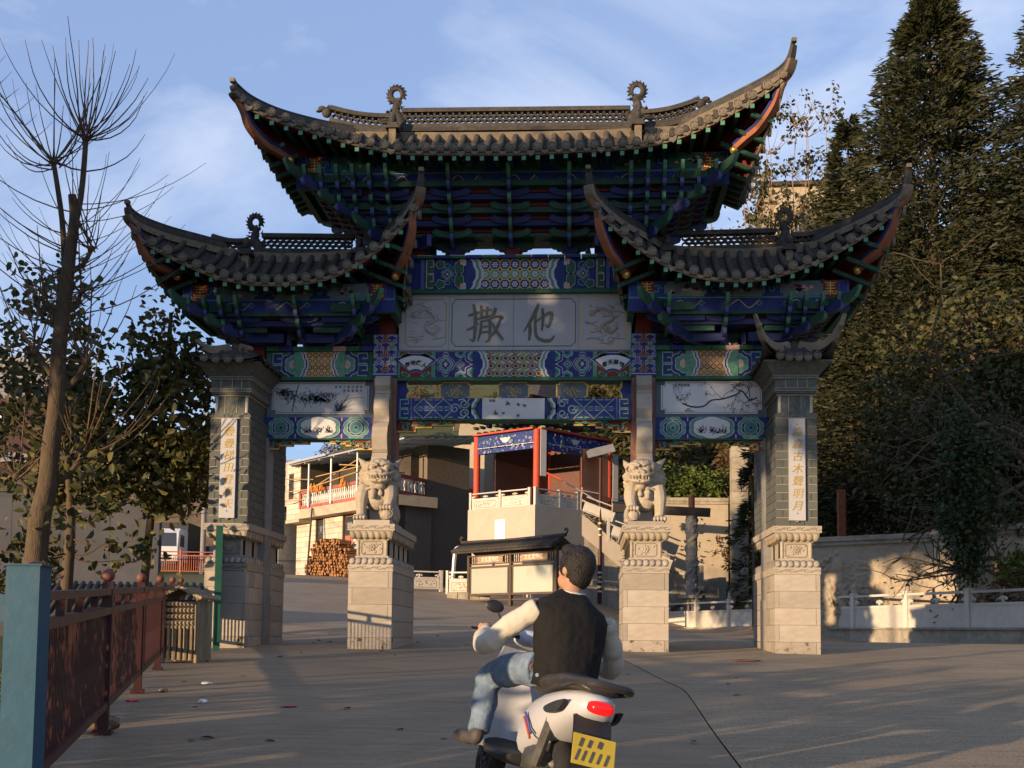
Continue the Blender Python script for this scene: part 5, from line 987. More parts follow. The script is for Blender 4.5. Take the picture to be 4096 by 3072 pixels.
# ================================================================ scooter and rider
mat('white_paint', (0.45, 0.46, 0.49), 0.25, 0.06, 3, spec=0.5); mat('black_plastic', (0.022, 0.022, 0.024), 0.45, 0.2, 8); mat('seat_vinyl', (0.035, 0.03, 0.028), 0.4, 0.25, 20, 0.1)
mat('rubber', (0.02, 0.02, 0.02), 0.85, 0.2, 12, 0.2); mat('steel', (0.45, 0.45, 0.46), 0.35, 0.2, 15, metal=0.9); mat('dark_steel', (0.10, 0.095, 0.09), 0.5, 0.3, 15, metal=0.6)
mat('tail_red', (0.6, 0.01, 0.012), 0.25, 0.05, 3, emis=((1, .01, .01), 0.25)); mat('plate_yellow', (0.50, 0.37, 0.04), 0.5, 0.12, 10)
mat('skin', (0.42, 0.22, 0.14), 0.55, 0.12, 14); mat('hair', (0.016, 0.013, 0.011), 0.6, 0.4, 60, 0.6, 90); mat('vest', (0.006, 0.0055, 0.0055), 0.85, 0.3, 10, 0.3, 30); mat('shirt', (0.42, 0.385, 0.32), 0.85, 0.06, 8, 0.15, 14)
mat('denim', (0.09, 0.14, 0.22), 0.9, 0.25, 9, 0.3, 40, c2=(0.22, 0.28, 0.36)); mat('shoe', (0.07, 0.06, 0.058), 0.6, 0.3, 14)
ML = (Matrix.Translation((1.24, -16.25, gz(1.24, -16.25)-.045)) @ Matrix.Rotation(R(20), 4, 'Z') @ Matrix.Rotation(R(14), 4, 'Y'))
SC = thing('motor_scooter', 'white motor scooter with red tail lamp and yellow number plate leaning on the road', 'scooter'); SC.matrix_world = ML
def sc_loft(secs, mi=0, k=16):
    """sections (y, zc, hx, hz, power)"""
    b = MB(); rings = []
    for y, zc, hx, hz in secs:
        rings.append([(hx*math.copysign(abs(math.cos(a))**.75, math.cos(a)), y, zc+hz*math.copysign(abs(math.sin(a))**.75, math.sin(a))) for a in [2*pi*j/k for j in range(k)]])
    b.loft(rings[::-1]); return b
def wheel(y, r, w):
    b = MB(); k = 28; zc_ = r+.048; pr = [(r-.085, -w*.42), (r-.03, -w*.5), (r-.005, -w*.3), (r, 0), (r-.005, w*.3), (r-.03, w*.5), (r-.085, w*.42)]
    rings = [[(x, y+rr*math.cos(2*pi*j/k), zc_+rr*math.sin(2*pi*j/k)) for j in range(k)] for rr, x in pr]; b.loft(rings, cap=False); o = b.build('wheel', 'rubber', SC, True)
    b = MB(); rings = [[(x, y+rr*math.cos(2*pi*j/k), zc_+rr*math.sin(2*pi*j/k)) for j in range(k)] for rr, x in ((r-.085, -w*.4), (r-.1, -w*.38), (r-.1, w*.38), (r-.085, w*.4))]; b.loft(rings, cap=False)
    for j in range(5): a = 2*pi*j/5; b.bar((0, y, zc_), (0, y+(r-.09)*math.cos(a), zc_+(r-.09)*math.sin(a)), .05, .03)
    b.tube([(-.05, y, zc_), (.05, y, zc_)], .05, 10); b.build('rim', 'dark_steel', o, True, 40)
wheel(0.02, .21, .11); wheel(1.22, .205, .10)
sc_loft([(-.44, .665, .03, .03), (-.40, .66, .09, .06), (-.30, .645, .135, .085), (-.12, .60, .155, .125), (.10, .55, .16, .15), (.28, .50, .15, .16), (.40, .46, .13, .15)]).build('rear_fairing', 'white_paint', SC, True, 60)
for s in (-1, 1):   # dark inset flank panels and lower trim
    b = MB(); q = smooth([(-.34, .66), (-.2, .64), (-.05, .60), (-.12, .575), (-.28, .60), (-.34, .66)], 4); b.prism([(p[0], p[1]) for p in q][::-1], (s*.142 if s > 0 else -.165, 0, 0), (0, 1, 0), (0, 0, 1), (1, 0, 0), .022); b.build('flank_panel', 'black_plastic', SC)
    for zz_, c_ in ((.50, 'blue_lite'), (.475, 'red')): b = MB(); b.tube(smooth([(s*.168, .22, zz_+.05), (s*.17, .12, zz_), (s*.165, .05, zz_-.05)], 3), .008, 5); b.build('flank_stripe', c_, SC)
sc_loft([(-.40, .735, .07, .02), (-.34, .755, .12, .035), (-.1, .765, .14, .045), (.15, .745, .14, .05), (.35, .725, .12, .05), (.50, .71, .07, .04)]).build('seat', 'seat_vinyl', SC, True, 60)
b = MB(); b.tube(smooth([(-.13, -.15, .74), (-.15, -.36, .76), (-.10, -.50, .765), (0, -.53, .765), (.10, -.50, .765), (.15, -.36, .76), (.13, -.15, .74)], 4), .02, 8); b.build('grab_rail', 'black_plastic', SC, True)
sc_loft([(-.475, .655, .045, .022), (-.46, .655, .062, .032), (-.40, .655, .07, .036)]).build('tail_lamp', 'tail_red', SC, True, 60)
b = MB(); b.grid(lambda u, v: ((u-.5)*.2, lerp(-.36, -.50, v**.8), lerp(.60, .30, v)+.02*math.cos((u-.5)*3)), 6, 8); b.grid(lambda u, v: ((.5-u)*.2, lerp(-.34, -.48, v**.8), lerp(.60, .30, v)), 6, 8); b.build('mudguard', 'black_plastic', SC, True)
Bp = Matrix.Rotation(R(-22), 3, 'X')
b = MB(); b.box((.0, -.475, .44), (.225, .006, .155), 0, B=Bp); o = b.build('number_plate', 'plate_yellow', SC)
b = MB()
for i, (dx, dz, w, h) in enumerate(((-.07, .035, .03, .045), (-.025, .035, .03, .04), (.03, .04, .04, .035), (-.085, -.03, .02, .06), (-.05, -.03, .02, .055), (-.01, -.03, .022, .06), (.03, -.03, .02, .055), (.07, -.03, .024, .06))): b.box(Vector((0, -.475, .44))+Bp @ Vector((dx, -.005, dz)), (w*.55, .003, h), 0, B=Bp @ Matrix.Rotation(.3, 3, 'Y'))
b.build('worn_lettering', 'dark_steel', o)
sc_loft([(.38, .30, .14, .03), (.55, .28, .17, .035), (.85, .29, .17, .035), (.98, .33, .15, .04)]).build('footboard', 'black_plastic', SC, True, 60)
b = MB(); b.loft([[(x*(.24-.1*t*t), .98+.12*t+.05*abs(x)*-1, .30+.62*t) for x in np.linspace(-1, 1, 9)]+[(x*(.22-.1*t*t), 1.04+.12*t, .30+.62*t) for x in np.linspace(1, -1, 9)] for t in np.linspace(0, 1, 8)]); b.build('leg_shield', 'white_paint', SC, True, 60)
sc_loft([(1.02, .98, .05, .03), (.98, .99, .12, .06), (.90, .99, .10, .05), (.86, .98, .05, .03)]).build('handlebar_cover', 'white_paint', SC, True, 60)
b = MB(); b.tube(smooth([(-.36, .84, .97), (-.2, .90, .985), (0, .93, .985), (.2, .90, .985), (.36, .84, .97)], 4), .014, 8); [b.tube([(s*.36, .84, .97), (s*.25, .885, .98)], .021, 8) for s in (-1, 1)]; [b.tube([(s*.30, .93, .975), (s*.42, .87, .965)], .008, 5) for s in (-1, 1)]; b.build('handlebar', 'black_plastic', SC, True)
for s in (-1, 1): b = MB(); b.tube([(s*.2, .92, .99), (s*.26, .95, 1.10)], .007, 6); b.ell((s*.29, .95, 1.13), (.06, .014, .04), n=6, k=12); b.build('mirror', 'black_plastic', SC, True)
sc_loft([(1.02, .34, .09, .05), (1.1, .46, .09, .08), (1.22, .50, .08, .06), (1.36, .44, .06, .04)]).build('front_mudguard', 'white_paint', SC, True, 60)
b = MB(); [b.tube([(s*.065, 1.22, .235), (s*.065, 1.06, .62)], .02, 8) for s in (-1, 1)]; b.build('front_fork', 'dark_steel', SC, True)
b = MB(); b.ell((.0, .18, .32), (.13, .2, .11), n=8, k=12); b.bb(-.1, .08, .0, .3, .26, .38); b.build('engine', 'dark_steel', SC, True, 40)
b = MB(); b.tube([(.15, .35, .24), (.165, .1, .25), (.17, -.26, .32)], [.025, .05, .055], 10); b.build('exhaust', 'steel', SC, True)
b = MB(); b.tube([(-.12, .0, .30), (-.12, -.1, .56)], .03, 8); b.tube([(.12, .0, .30), (.12, -.1, .56)], .03, 8); b.build('rear_shock', 'dark_steel', SC, True)
# ---- the rider
PR = thing('person', 'rider in a dark vest, cream sleeves and pale jeans, seen from behind on the scooter', 'person'); PR.matrix_world = ML
def tp(P, r, n=4): Q = smooth(P, n); return Q, list(np.interp(np.linspace(0, len(P)-1, len(Q)), range(len(P)), r))
LA = ([(-.19, .37, 1.13), (-.31, .44, 1.00), (-.39, .53, .875), (-.38, .69, .90), (-.335, .81, .965)], [.055, .052, .05, .045, .035]); RA = ([(.21, .38, 1.15), (.32, .45, 1.02), (.39, .55, .92), (.37, .70, .94), (.335, .81, .97)], [.055, .052, .05, .045, .035])
LL = ([(-.11, .33, .80), (-.20, .54, .77), (-.255, .76, .70), (-.27, .72, .55), (-.275, .66, .38)], [.085, .08, .066, .058, .045]); RL = ([(.11, .33, .80), (.17, .54, .78), (.20, .76, .72), (.2, .72, .55), (.19, .68, .38)], [.085, .08, .066, .058, .045])
b = MB()
def ringx(c, rx, ry, k=16, tilt=0.0): return [(c[0]+rx*math.cos(a), c[1]+ry*math.sin(a), c[2]+tilt*math.cos(a)) for a in [2*pi*j/k for j in range(k)]]
tors = [((.03, .32, .72), .15, .12), ((.03, .33, .80), .155, .12), ((.025, .35, .93), .16, .11), ((.015, .37, 1.06), .175, .115), ((.005, .38, 1.16), .175, .105), ((-.005, .39, 1.225), .12, .085), ((-.01, .40, 1.26), .06, .06), ((-.015, .415, 1.33), .056, .06)]
b.loft([ringx(*t) for t in tors])
for A in (LA, RA, LL, RL): q, r = tp(*A); b.tube(q, r, 10)
HC = Vector((-.02, .435, 1.40)); HB = Matrix.Rotation(R(28), 3, 'Z')
def hp(x, y, z): return tuple(HC + HB @ Vector((x, y, z)))
b.ell(hp(0, -.01, .01), (.078, .095, .115), B=HB, n=12, k=16); b.ell(hp(0, .03, -.06), (.06, .06, .06), B=HB, n=8, k=12); b.ell(hp(0, .095, -.015), (.014, .022, .024), B=HB, n=6, k=8)
for s in (-1, 1): b.ell(hp(s*.08, -.01, -.012), (.014, .024, .034), B=HB, n=7, k=10); b.ell(hp(s*.032, .083, .012), (.014, .01, .008), B=HB, n=6, k=8)
b.tube([hp(-.024, .089, -.058), hp(0, .094, -.056), hp(.024, .089, -.058)], .007, 6)
for s, hx in ((-1, -.335), (1, .335)):     # hands closed on the grips
    b.ell((hx, .845, .985), (.032, .045, .03), n=8, k=10)
    for k in range(4):
        x = hx-.033+.022*k; L_ = (.9, 1, .97, .82)[k]; b.tube(smooth([(x, .865, 1.0), (x, .865+.03*L_, .99), (x, .86+.028*L_, .962), (x, .835, .952)], 3), [.0095]*10, 7)
    b.tube(smooth([(hx-s*.03, .83, .985), (hx-s*.046, .845, .965), (hx-s*.03, .86, .95)], 3), [.0105]*7, 7)
o = b.build('body', 'skin', PR, True); remesh(o, .0075, 3, .5)
b = MB(); v = [((.03, .315, .71), .185, .15), ((.03, .32, .77), .195, .16), ((.027, .34, .92), .20, .15), ((.015, .36, 1.05), .222, .15), ((.006, .375, 1.14), .228, .142), ((.0, .385, 1.20), .195, .12), ((-.006, .392, 1.24), .12, .092), ((-.012, .40, 1.272), .074, .074)]
b.loft([ringx(t[0], t[1], t[2], 24) for t in v]); o = b.build('vest', 'vest', PR, True); remesh(o, .009, 3, .5)
d_ = bpy.data.textures.new('folds', 'CLOUDS'); d_.noise_scale = .11; mm_ = o.modifiers.new('d', 'DISPLACE'); mm_.texture = d_; mm_.strength = .022; mm_.texture_coords = 'LOCAL'
b = MB(); b.tube([(-.012+.07*math.cos(a), .40+.07*math.sin(a), 1.272+.012*math.sin(a*1+.5)) for a in np.linspace(0, 2*pi, 20)], .011, 7); b.build('shirt_collar', 'shirt', PR, True)
for A in (LA, RA):
    b = MB(); q, r = tp(*A); m = len(q); k = int(m*.97); b.tube(q[:k], [x+.012+.005*math.sin(i*2.1) for i, x in enumerate(r[:k])], 14); o = b.build('sleeve', 'shirt', PR, True); remesh(o, .008, 3, .5); mm_ = o.modifiers.new('d', 'DISPLACE'); mm_.texture = d_; mm_.strength = .018; mm_.texture_coords = 'LOCAL'
b = MB()
for A in (LL, RL): q, r = tp(*A); b.tube(q, [x+.016+.006*math.sin(i*1.7) for i, x in enumerate(r)], 14)
b.ell((0, .31, .765), (.165, .14, .085), n=8, k=14); o = b.build('jeans', 'denim', PR, True); remesh(o, .009, 3, .5); mm_ = o.modifiers.new('d', 'DISPLACE'); mm_.texture = d_; mm_.strength = .016; mm_.texture_coords = 'LOCAL'
for s, x in ((-1, -.285), (1, .19)):
    b = MB(); b.ell((x+s*.03, .76, .335), (.045, .135, .042), B=Matrix.Rotation(R(-s*18), 3, 'Z'), n=8, k=12); b.ell((x, .66, .36), (.045, .06, .06), n=8, k=10); o = b.build('shoe', 'shoe', PR, True); remesh(o, .008, 3, .5)
b = MB(); b.ell(hp(0, -.02, .035), (.098, .112, .118), B=HB, n=14, k=20); b.ell(hp(0, -.06, -.03), (.078, .06, .075), B=HB, n=10, k=14); b.ell(hp(0, .05, .11), (.075, .055, .045), B=HB, n=8, k=12)
rgh = random.Random(2)
for k in range(90): a, t = rgh.uniform(0, 2*pi), rgh.uniform(-.2, 1); p = Vector((.09*math.cos(a)*math.sqrt(1-t*t*.9), -.02+.10*math.sin(a)*math.sqrt(1-t*t*.9), .035+.11*t)); b.tube([hp(*p), hp(*(p*1.06+Vector((rgh.gauss(0, .008), rgh.gauss(0, .008), -.02))))], [.012, .002], 5)
o = b.build('hair', 'hair', PR, True, 180)
# ================================================================ left foreground: blue post, maroon fence, bin, sign
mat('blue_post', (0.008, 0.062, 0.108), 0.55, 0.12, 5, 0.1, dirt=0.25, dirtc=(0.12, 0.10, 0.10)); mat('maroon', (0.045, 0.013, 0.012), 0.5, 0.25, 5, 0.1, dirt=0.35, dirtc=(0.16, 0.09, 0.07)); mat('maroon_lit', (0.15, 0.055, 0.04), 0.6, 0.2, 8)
GP = thing('gate_post', 'square blue painted steel post with side rails at the end of the maroon fence', 'post', (-.80, -17.75, gz(-.80, -17.75)), .12)
b = MB(); b.bb(-.066, .066, -.066, .066, 0, 1.27); b.build('post', 'blue_post', GP)
b = MB(); b.bb(-.075, .075, -.075, .075, 1.27, 1.278); b.build('cap', 'blue_post', GP)
for z in (1.1, .55): b = MB(); b.bb(-1.5, -.067, -.03, .03, z-.055, z+.055); b.build('rail', 'blue_post', GP)
FN = thing('metal_fence', 'maroon steel fence with ball topped posts and close vertical bars beside the road', 'fence')
fy = [-16.65+3.29*i for i in range(6)]; fp = [Vector((fence_x(y), y, gz(fence_x(y), y))) for y in fy]; fd = (fp[1]-fp[0]); fd.z = 0; frz = math.atan2(fd.y, fd.x)
bars = MB(); bars.box((0, 0, 0), (.02, .02, .74)); bar_me = bars.mesh('bar', 'maroon')
nb = 0
for i, p in enumerate(fp):
    pm = MB(); pm.box((0, 0, .60), (.085, .085, 1.2)); pm.box((0, 0, .02), (.14, .14, .04)); pm.box((0, 0, 1.205), (.07, .07, .02)); o = inst(pm.mesh('fence_post', 'maroon'), 'fence_post', FN, p, (0, 0, frz))
    bl = MB(); bl.ell((0, 0, 1.265), (.052, .052, .052), n=10, k=16); inst(bl.mesh('ball', 'maroon_lit', True), 'ball', o)
    if i < 5:
        q = fp[i+1]; u = (q-p).normalized(); a, e = p+u*.045, q-u*.045
        for z, h, w in ((1.135, .05, .07), (.985, .055, .08), (.235, .055, .07)): b = MB(); b.bar(a+Vector((0, 0, z)), e+Vector((0, 0, z)), w, h); b.build('rail', 'maroon', FN)
        for t in (.25, .5, .75): c = lerp(a, e, t); b = MB(); b.box((c.x, c.y, c.z+1.06), (.05, .05, .10), rz=frz); b.build('stub', 'maroon', FN)
        L_ = (e-a).length; n = int(L_/.058)
        for k in range(n):
            c = lerp(a, e, (k+.5)/n); inst(bar_me, 'bar', FN, (c.x, c.y, c.z+.61), (0, 0, frz), (1, 1, .95)); nb += 1
mat('log', (0.25, 0.19, 0.12), 0.85, 0.3, 6, 0.5, 30, stretch=(6, 6, 1.2)); mat('log_dark', (0.05, 0.042, 0.035), 0.9, 0.3, 8)
BN = thing('litter_bin', 'hut shaped litter bin of bark poles with a pitched roof by the fence', 'bin', (-4.62, -5.3, gz(-4.62, -5.3)), R(-6))
b = MB(); b.bb(-.24, .24, -.2, .2, .06, .95); b.build('liner', 'log_dark', BN)
for x in (-.27, .27):
    for y in (-.22, .22): b = MB(); b.tube([(x, y, 0), (x, y, .98)], .036, 9); b.build('corner_pole', 'log', BN, True)
for k in range(4): b = MB(); b.tube([(-.24, -.215, .60+.095*k), (.24, -.215, .60+.095*k)], .04, 8); b.build('pole', 'log', BN, True)
b = MB(); b.tube([(-.27, -.225, .535), (.27, -.225, .535)], .03, 8); b.build('pole', 'log', BN, True)
for k in range(5): b = MB(); b.tube([(-.18+.09*k, -.215, .04), (-.18+.09*k, -.215, .52)], .036, 8); b.build('pole', 'log', BN, True)
for k in range(6): b = MB(); b.tube([(.265, -.15+.06*k, .04), (.265, -.15+.06*k, .95)], .03, 7); b.build('pole', 'log', BN, True)
for s in (-1, 1):
    for k in range(8): t = k/7; b = MB(); b.tube([(s*lerp(.34, .0, t), -.30, lerp(.98, 1.14, t)), (s*lerp(.34, .0, t), .30, lerp(.98, 1.14, t))], .03, 7); b.build('roof_pole', 'log', BN, True)
b = MB(); b.bb(-.05, .17, .5, .56, 0, .4); 
mat('sign_green', (0.012, 0.07, 0.045), 0.5, 0.2, 5); mat('grey_bin', (0.10, 0.11, 0.13), 0.7, 0.2, 5)
SG = thing('sign_board', 'dark green sign board seen edge on between the litter bin and the brick pillar', 'sign', (-5.15, -2.3, gz(-5.15, -2.3)), R(18))
b = MB(); b.bb(-.06, .06, -.06, .06, 0, 2.25); b.build('post', 'sign_green', SG); b = MB(); b.bb(-.03, .03, .07, 1.3, .6, 2.2); b.build('panel', 'sign_green', SG); b = MB(); b.bb(-.06, .06, 1.31, 1.43, 0, 2.25); b.build('post', 'log_dark', SG)
# litter and stones on the road
mat('paper', (0.66, 0.67, 0.70), 0.8, 0.08, 20); mat('leaf_dry', (0.16, 0.10, 0.04), 0.9, 0.3, 20); mat('red_paper', (0.55, 0.08, 0.09), 0.7, 0.2, 20); mat('rock', (0.20, 0.13, 0.08), 0.9, 0.3, 9, 0.6); mat('rust', (0.20, 0.065, 0.03), 0.9, 0.35, 12, 0.3)
def crumple(name, label, cat, x, y, r, m, sd, flat=.5, group=None):
    rg = random.Random(sd); bm = bmesh.new(); bmesh.ops.create_icosphere(bm, subdivisions=2, radius=1)
    for v in bm.verts: v.co *= rg.uniform(.7, 1.15); v.co.x *= r; v.co.y *= r*.8; v.co.z = (v.co.z*.5+.45)*r*flat
    me = bpy.data.meshes.new(name); bm.to_mesh(me); bm.free(); me.materials.append(MATS[m]); o = inst(me, name, None, (x, y, gz(x, y)+.004), (0, 0, rg.uniform(0, 6))); o['label'] = label; o['category'] = cat
    if group: o['group'] = group
    return o
crumple('paper_scrap', 'white crumpled paper lying on the road near the fence', 'litter', -3.05, -8.95, .07, 'paper', 1)
crumple('plastic_cup', 'pale crushed plastic cup on the bare road', 'litter', -2.35, -11.1, .06, 'paper', 2, .9)
crumple('wrapper', 'flat white and red wrapper lying on the road', 'litter', -1.45, -11.2, .09, 'red_paper', 3, .12)
crumple('wrapper', 'crumpled pink wrapper at the foot of the fence', 'litter', -3.1, -11.0, .07, 'red_paper', 4, .5)
crumple('stone', 'brown squared stone under the maroon fence rail', 'stone', -2.42, -13.25, .16, 'rock', 5, .9)
crumple('stone', 'small tan stone beside a fence post', 'stone', -3.2, -9.9, .07, 'rock', 6, .6)
MH = MB(); MH.lathe([(.24, 0), (.24, .012), (.20, .018), (.02, .02)], (0, 0, 0), 20); o = MH.build('manhole_cover', 'rust', None, True, loc=(4.1, -3.4, gz(4.1, -3.4)+.004)); o['label'] = 'small rusty orange iron cover set in the road before the right pillar'; o['category'] = 'cover'
rg = random.Random(9); dl = MB(); dl.add([(-.04, 0, .0), (0, -.02, .012), (.05, 0, .004), (0, .022, .015)], [(0, 1, 2, 3)]); dl_me = dl.mesh('dry_leaf', 'leaf_dry')
for k in range(46):
    y = rg.uniform(-14, 12); x = rg.uniform(max(fence_x(y)+.4, -6), 3.5) if y < 0 else rg.uniform(-5, 1.6)
    o = inst(dl_me, 'dry_leaf', None, (x, y, gz(x, y)+.008), (0, 0, rg.uniform(0, 6.3)), [rg.uniform(.7, 1.6)]*3); o['label'] = 'small curled dry leaf fallen on the concrete road'; o['category'] = 'leaf'; o['group'] = 'dry leaves on the road'
# ================================================================ stone balustrade and relief wall on the right
mat('marble_white', (0.50, 0.46, 0.40), 0.7, 0.1, 5, 0.1, 30, dirt=0.12, dirtc=(0.25, 0.2, 0.14)); mat('old_stone', (0.30, 0.265, 0.21), 0.9, 0.25, 5, 0.3, 20, dirt=0.5, dirtc=(0.07, 0.06, 0.045))
mat('relief_stone', (0.38, 0.32, 0.24), 0.85, 0.12, 3, 0.15, 30, dirt=0.3, dirtc=(0.24, 0.19, 0.13))
post_b = MB(); post_b.bb(-.085, .085, -.085, .085, -.45, 1.02); post_b.bb(-.1, .1, -.1, .1, 1.02, 1.06); post_me = post_b.mesh('post', 'marble_white')
fin_b = MB(); fin_b.lathe([(.085, 1.06), (.09, 1.10), (.07, 1.13), (.085, 1.18), (.06, 1.22)], (0, 0, 0), 10); fin_b.ell((0, 0, 1.27), (.065, .075, .08), n=7, k=10); fin_b.ell((.02, -.05, 1.33), (.05, .05, .05), n=6, k=9); fin_b.ell((-.03, .03, 1.24), (.05, .06, .05), n=6, k=8); fin_me = fin_b.mesh('finial_lion', 'stone_carved', True)
lot_b = MB()
for s in (-1, 0, 1): lot_b.ell((s*.085, 0, .0-.02*abs(s)), (.075, .045, .05), B=Matrix.Rotation(s*.5, 3, 'Y'), n=6, k=10)
lot_b.tube([(0, 0, -.12), (0, 0, 0)], [.05, .03], 8); lot_me = lot_b.mesh('lotus_support', 'marble_white', True)
def floral(b, w, h, y, rg, n=22):
    for k in range(n):
        px, pz = rg.uniform(-w/2, w/2), rg.uniform(-h/2, h/2)
        if k % 2: b.tube([(q[0], y, q[1]) for q in curl(px, pz, rg.uniform(.03, .07), rg.uniform(.5, 1.1), rg.uniform(0, 6), rg.choice((-1, 1)), 7)], .009, 4)
        else: b.ell((px, y, pz), (rg.uniform(.02, .05), .014, rg.uniform(.012, .025)), 0, Matrix.Rotation(rg.uniform(-1.5, 1.5), 3, 'Y'), n=4, k=7)
def balustrade(name, label, pts, hscale=1.0, finial=True, base=0.0, post_h=True, group=None):
    """panels between posts, each standing at its own level"""
    T = thing(name, label, 'balustrade', pts[0]); o0 = Vector(pts[0]); rg = random.Random(len(pts))
    for i, p in enumerate(pts):
        p = Vector(p)-o0; rz = math.atan2(pts[min(i+1, len(pts)-1)][1]-pts[max(i-1, 0)][1], pts[min(i+1, len(pts)-1)][0]-pts[max(i-1, 0)][0])
        o = inst(post_me, 'post', T, p, (0, 0, rz), (hscale, hscale, hscale))
        if finial: inst(fin_me, 'finial', o)
        if i == len(pts)-1: break
        q = Vector(pts[i+1])-o0; u = q-p; L = math.hypot(u.x, u.y); a = math.atan2(u.y, u.x); dz = u.z; M0 = Matrix.Translation(p) @ Matrix.Rotation(a, 4, 'Z') @ Matrix(((1, 0, 0, 0), (0, 1, 0, 0), (dz/L, 0, 1, 0), (0, 0, 0, 1)))
        b = MB(); h = hscale; b.bb(.09, L-.09, -.055, .055, .93*h, 1.0*h); me = b.mesh('top_rail', 'marble_white'); inst(me, 'top_rail', T, M=M0)
        b = MB(); b.bb(.09, L-.09, -.05, .05, .58*h, .66*h); inst(b.mesh('mid_rail', 'marble_white'), 'mid_rail', T, M=M0)
        b = MB(); b.bb(.09, L-.09, -.035, .035, 0, .58*h); inst(b.mesh('panel', 'marble_white'), 'panel', T, M=M0)
        b = MB(); 
        for sy in (-1, 1):
            w_, h_ = L-.45, .4*h; fr = [(-w_/2, -h_/2+.04), (-w_/2+.04, -h_/2), (w_/2-.04, -h_/2), (w_/2, -h_/2+.04), (w_/2, h_/2-.04), (w_/2-.04, h_/2), (-w_/2+.04, h_/2), (-w_/2, h_/2-.04)]
            if sy < 0: b.tube([(f[0], -.037, f[1]) for f in fr+[fr[0]]], .011, 4); floral(b, w_*.86, h_*.7, -.037, rg)
        inst(b.mesh('panel_carving', 'stone_carved', True), 'panel_carving', T, M=M0 @ Matrix.Translation((L/2, 0, .29*h)))
        for t in (.09+.02, L/2, L-.11): inst(lot_me, 'lotus_support', T, M=M0 @ Matrix.Translation((t, 0, .79*h)) @ Matrix.Diagonal((1, 1, h, 1)))
    return T
bp = [Vector((11.81, 8.88, .61))+Vector((-.9917, 2.303, .0083))*t for t in range(-3, 8)]
balustrade('stone_balustrade', 'pale carved stone balustrade with lion finials running behind the right pillar', bp)
PL = thing('balustrade_plinth', 'low weathered stone plinth carrying the pale balustrade', 'plinth', bp[0]); o0 = Vector(bp[0])
for i in range(len(bp)-1):
    a, e = bp[i]-o0, bp[i+1]-o0; u = (e-a).normalized(); nrm = Vector((-u.y, u.x, 0)).normalized(); w0 = -nrm if nrm.x > 0 else nrm
    for k in range(2):
        p, q = lerp(a, e, k/2)+u*.004, lerp(a, e, (k+1)/2)-u*.004; b = MB(); ln = (q-p).length
        b.bar(p+Vector((0, 0, -.03))+w0*.06, q+Vector((0, 0, -.03))+w0*.06, .36, .058); b.bar(p+Vector((0, 0, -.42))+w0*.03, q+Vector((0, 0, -.42))+w0*.03, .28, .72); b.build('plinth_stone', 'old_stone', PL)
# relief wall
def relief_wall(P0, P1, z0, z1, label, amp=.085, nx=260, nz=70, seed=3, m='relief_stone'):
    P0, P1 = Vector(P0), Vector(P1); u = P1-P0; L = u.length; a = math.atan2(u.y, u.x); T = thing('relief_wall', label, 'wall', (P0.x, P0.y, z0), a); H = z1-z0
    X, Z = np.meshgrid(np.linspace(0, L, nx), np.linspace(.0, H-.28, nz), indexing='ij'); rg2 = np.random.default_rng(seed)
    D = np.zeros_like(X)
    if amp > 0:
        for k in range(110):      # carved figures, trees, waves: curved ridges and rounded bodies
            cx, cz = rg2.uniform(0, L), rg2.uniform(.1, H-.45); r = rg2.uniform(.1, .42)
            if k % 3 == 0:
                t = np.linspace(0, 1, 9); ax = rg2.uniform(-1, 1); px = cx+(t-.5)*r*3*math.cos(ax)+.12*np.sin(t*6+k); pz = cz+(t-.5)*r*2*math.sin(ax)+.08*np.cos(t*5+k)
                for i in range(9): D = np.maximum(D, amp*.9*np.exp(-((X-px[i])**2+(Z-pz[i])**2)/(.05**2)))
            elif k % 3 == 1:
                e = ((X-cx)/(r*.5))**2+((Z-cz)/(r*.8))**2; D = np.maximum(D, amp*1.3*np.sqrt(np.clip(1-e, 0, 1))); 
                for i in range(5): bx, bz = cx+rg2.normal()*r*.6, cz+rg2.normal()*r*.7; q = r*rg2.uniform(.15, .35); D = np.maximum(D, amp*1.5*np.sqrt(np.clip(1-((X-bx)**2+(Z-bz)**2)/q**2, 0, 1)))
            else:
                for i in range(4): zz_ = cz+.05*i; D = np.maximum(D, amp*.5*np.clip(1-abs(Z-zz_-.03*np.sin(X*5+k+i))/.018, 0, 1)*(abs(X-cx) < r*2.2))
        D += .006*rg2.normal(size=D.shape)
    n = X.size; i = np.arange(n).reshape(X.shape)
    npmesh('carved_face', np.stack([X, -.02-D, Z], -1).reshape(-1, 3), np.stack([i[:-1, :-1], i[1:, :-1], i[1:, 1:], i[:-1, 1:]], -1).reshape(-1, 4), m, T, True)
    b = MB(); b.bb(0, L, 0, .35, -.6, H-.25); b.build('backing', m, T)
    for k in range(max(1, int(L/1.6))): w = L/int(L/1.6); b = MB(); b.bb(k*w+.004, (k+1)*w-.004, -.10, .4, H-.28, H-.16); b.bb(k*w+.004, (k+1)*w-.004, -.16, .45, H-.155, H-.06); b.bb(k*w+.004, (k+1)*w-.004, -.12, .42, H-.055, H); b.build('coping_stone', 'old_stone', T)
    return T
relief_wall((8.0, 15.2, 0), (8.9+3.1, 12.55, 0), .25, 3.53, 'long relief wall carved with figures behind the stone balustrade')
relief_wall((12.02, 12.52, 0), (20, 3.2, 0), .2, 3.60, 'angled end of the relief wall carved with a warrior beneath the hanging vines', seed=8)
relief_wall((2.6, 27.7, 0), (7.75, 27.95, 0), 1.2, 6.45, 'tall plain stone faced wall behind the dragon column', 0.0, 20, 10)
b = MB(); T = thing('stone_pier', 'tall weathered stone pier beside the plain stone faced wall', 'pier', (8.1, 27.0, gfull(8.1, 27.0)-.3))
for k in range(14): b = MB(); b.bb(-.35, .35, -.35, .35, k*.5, k*.5+.49); b.build('stone_block', 'old_stone', T)
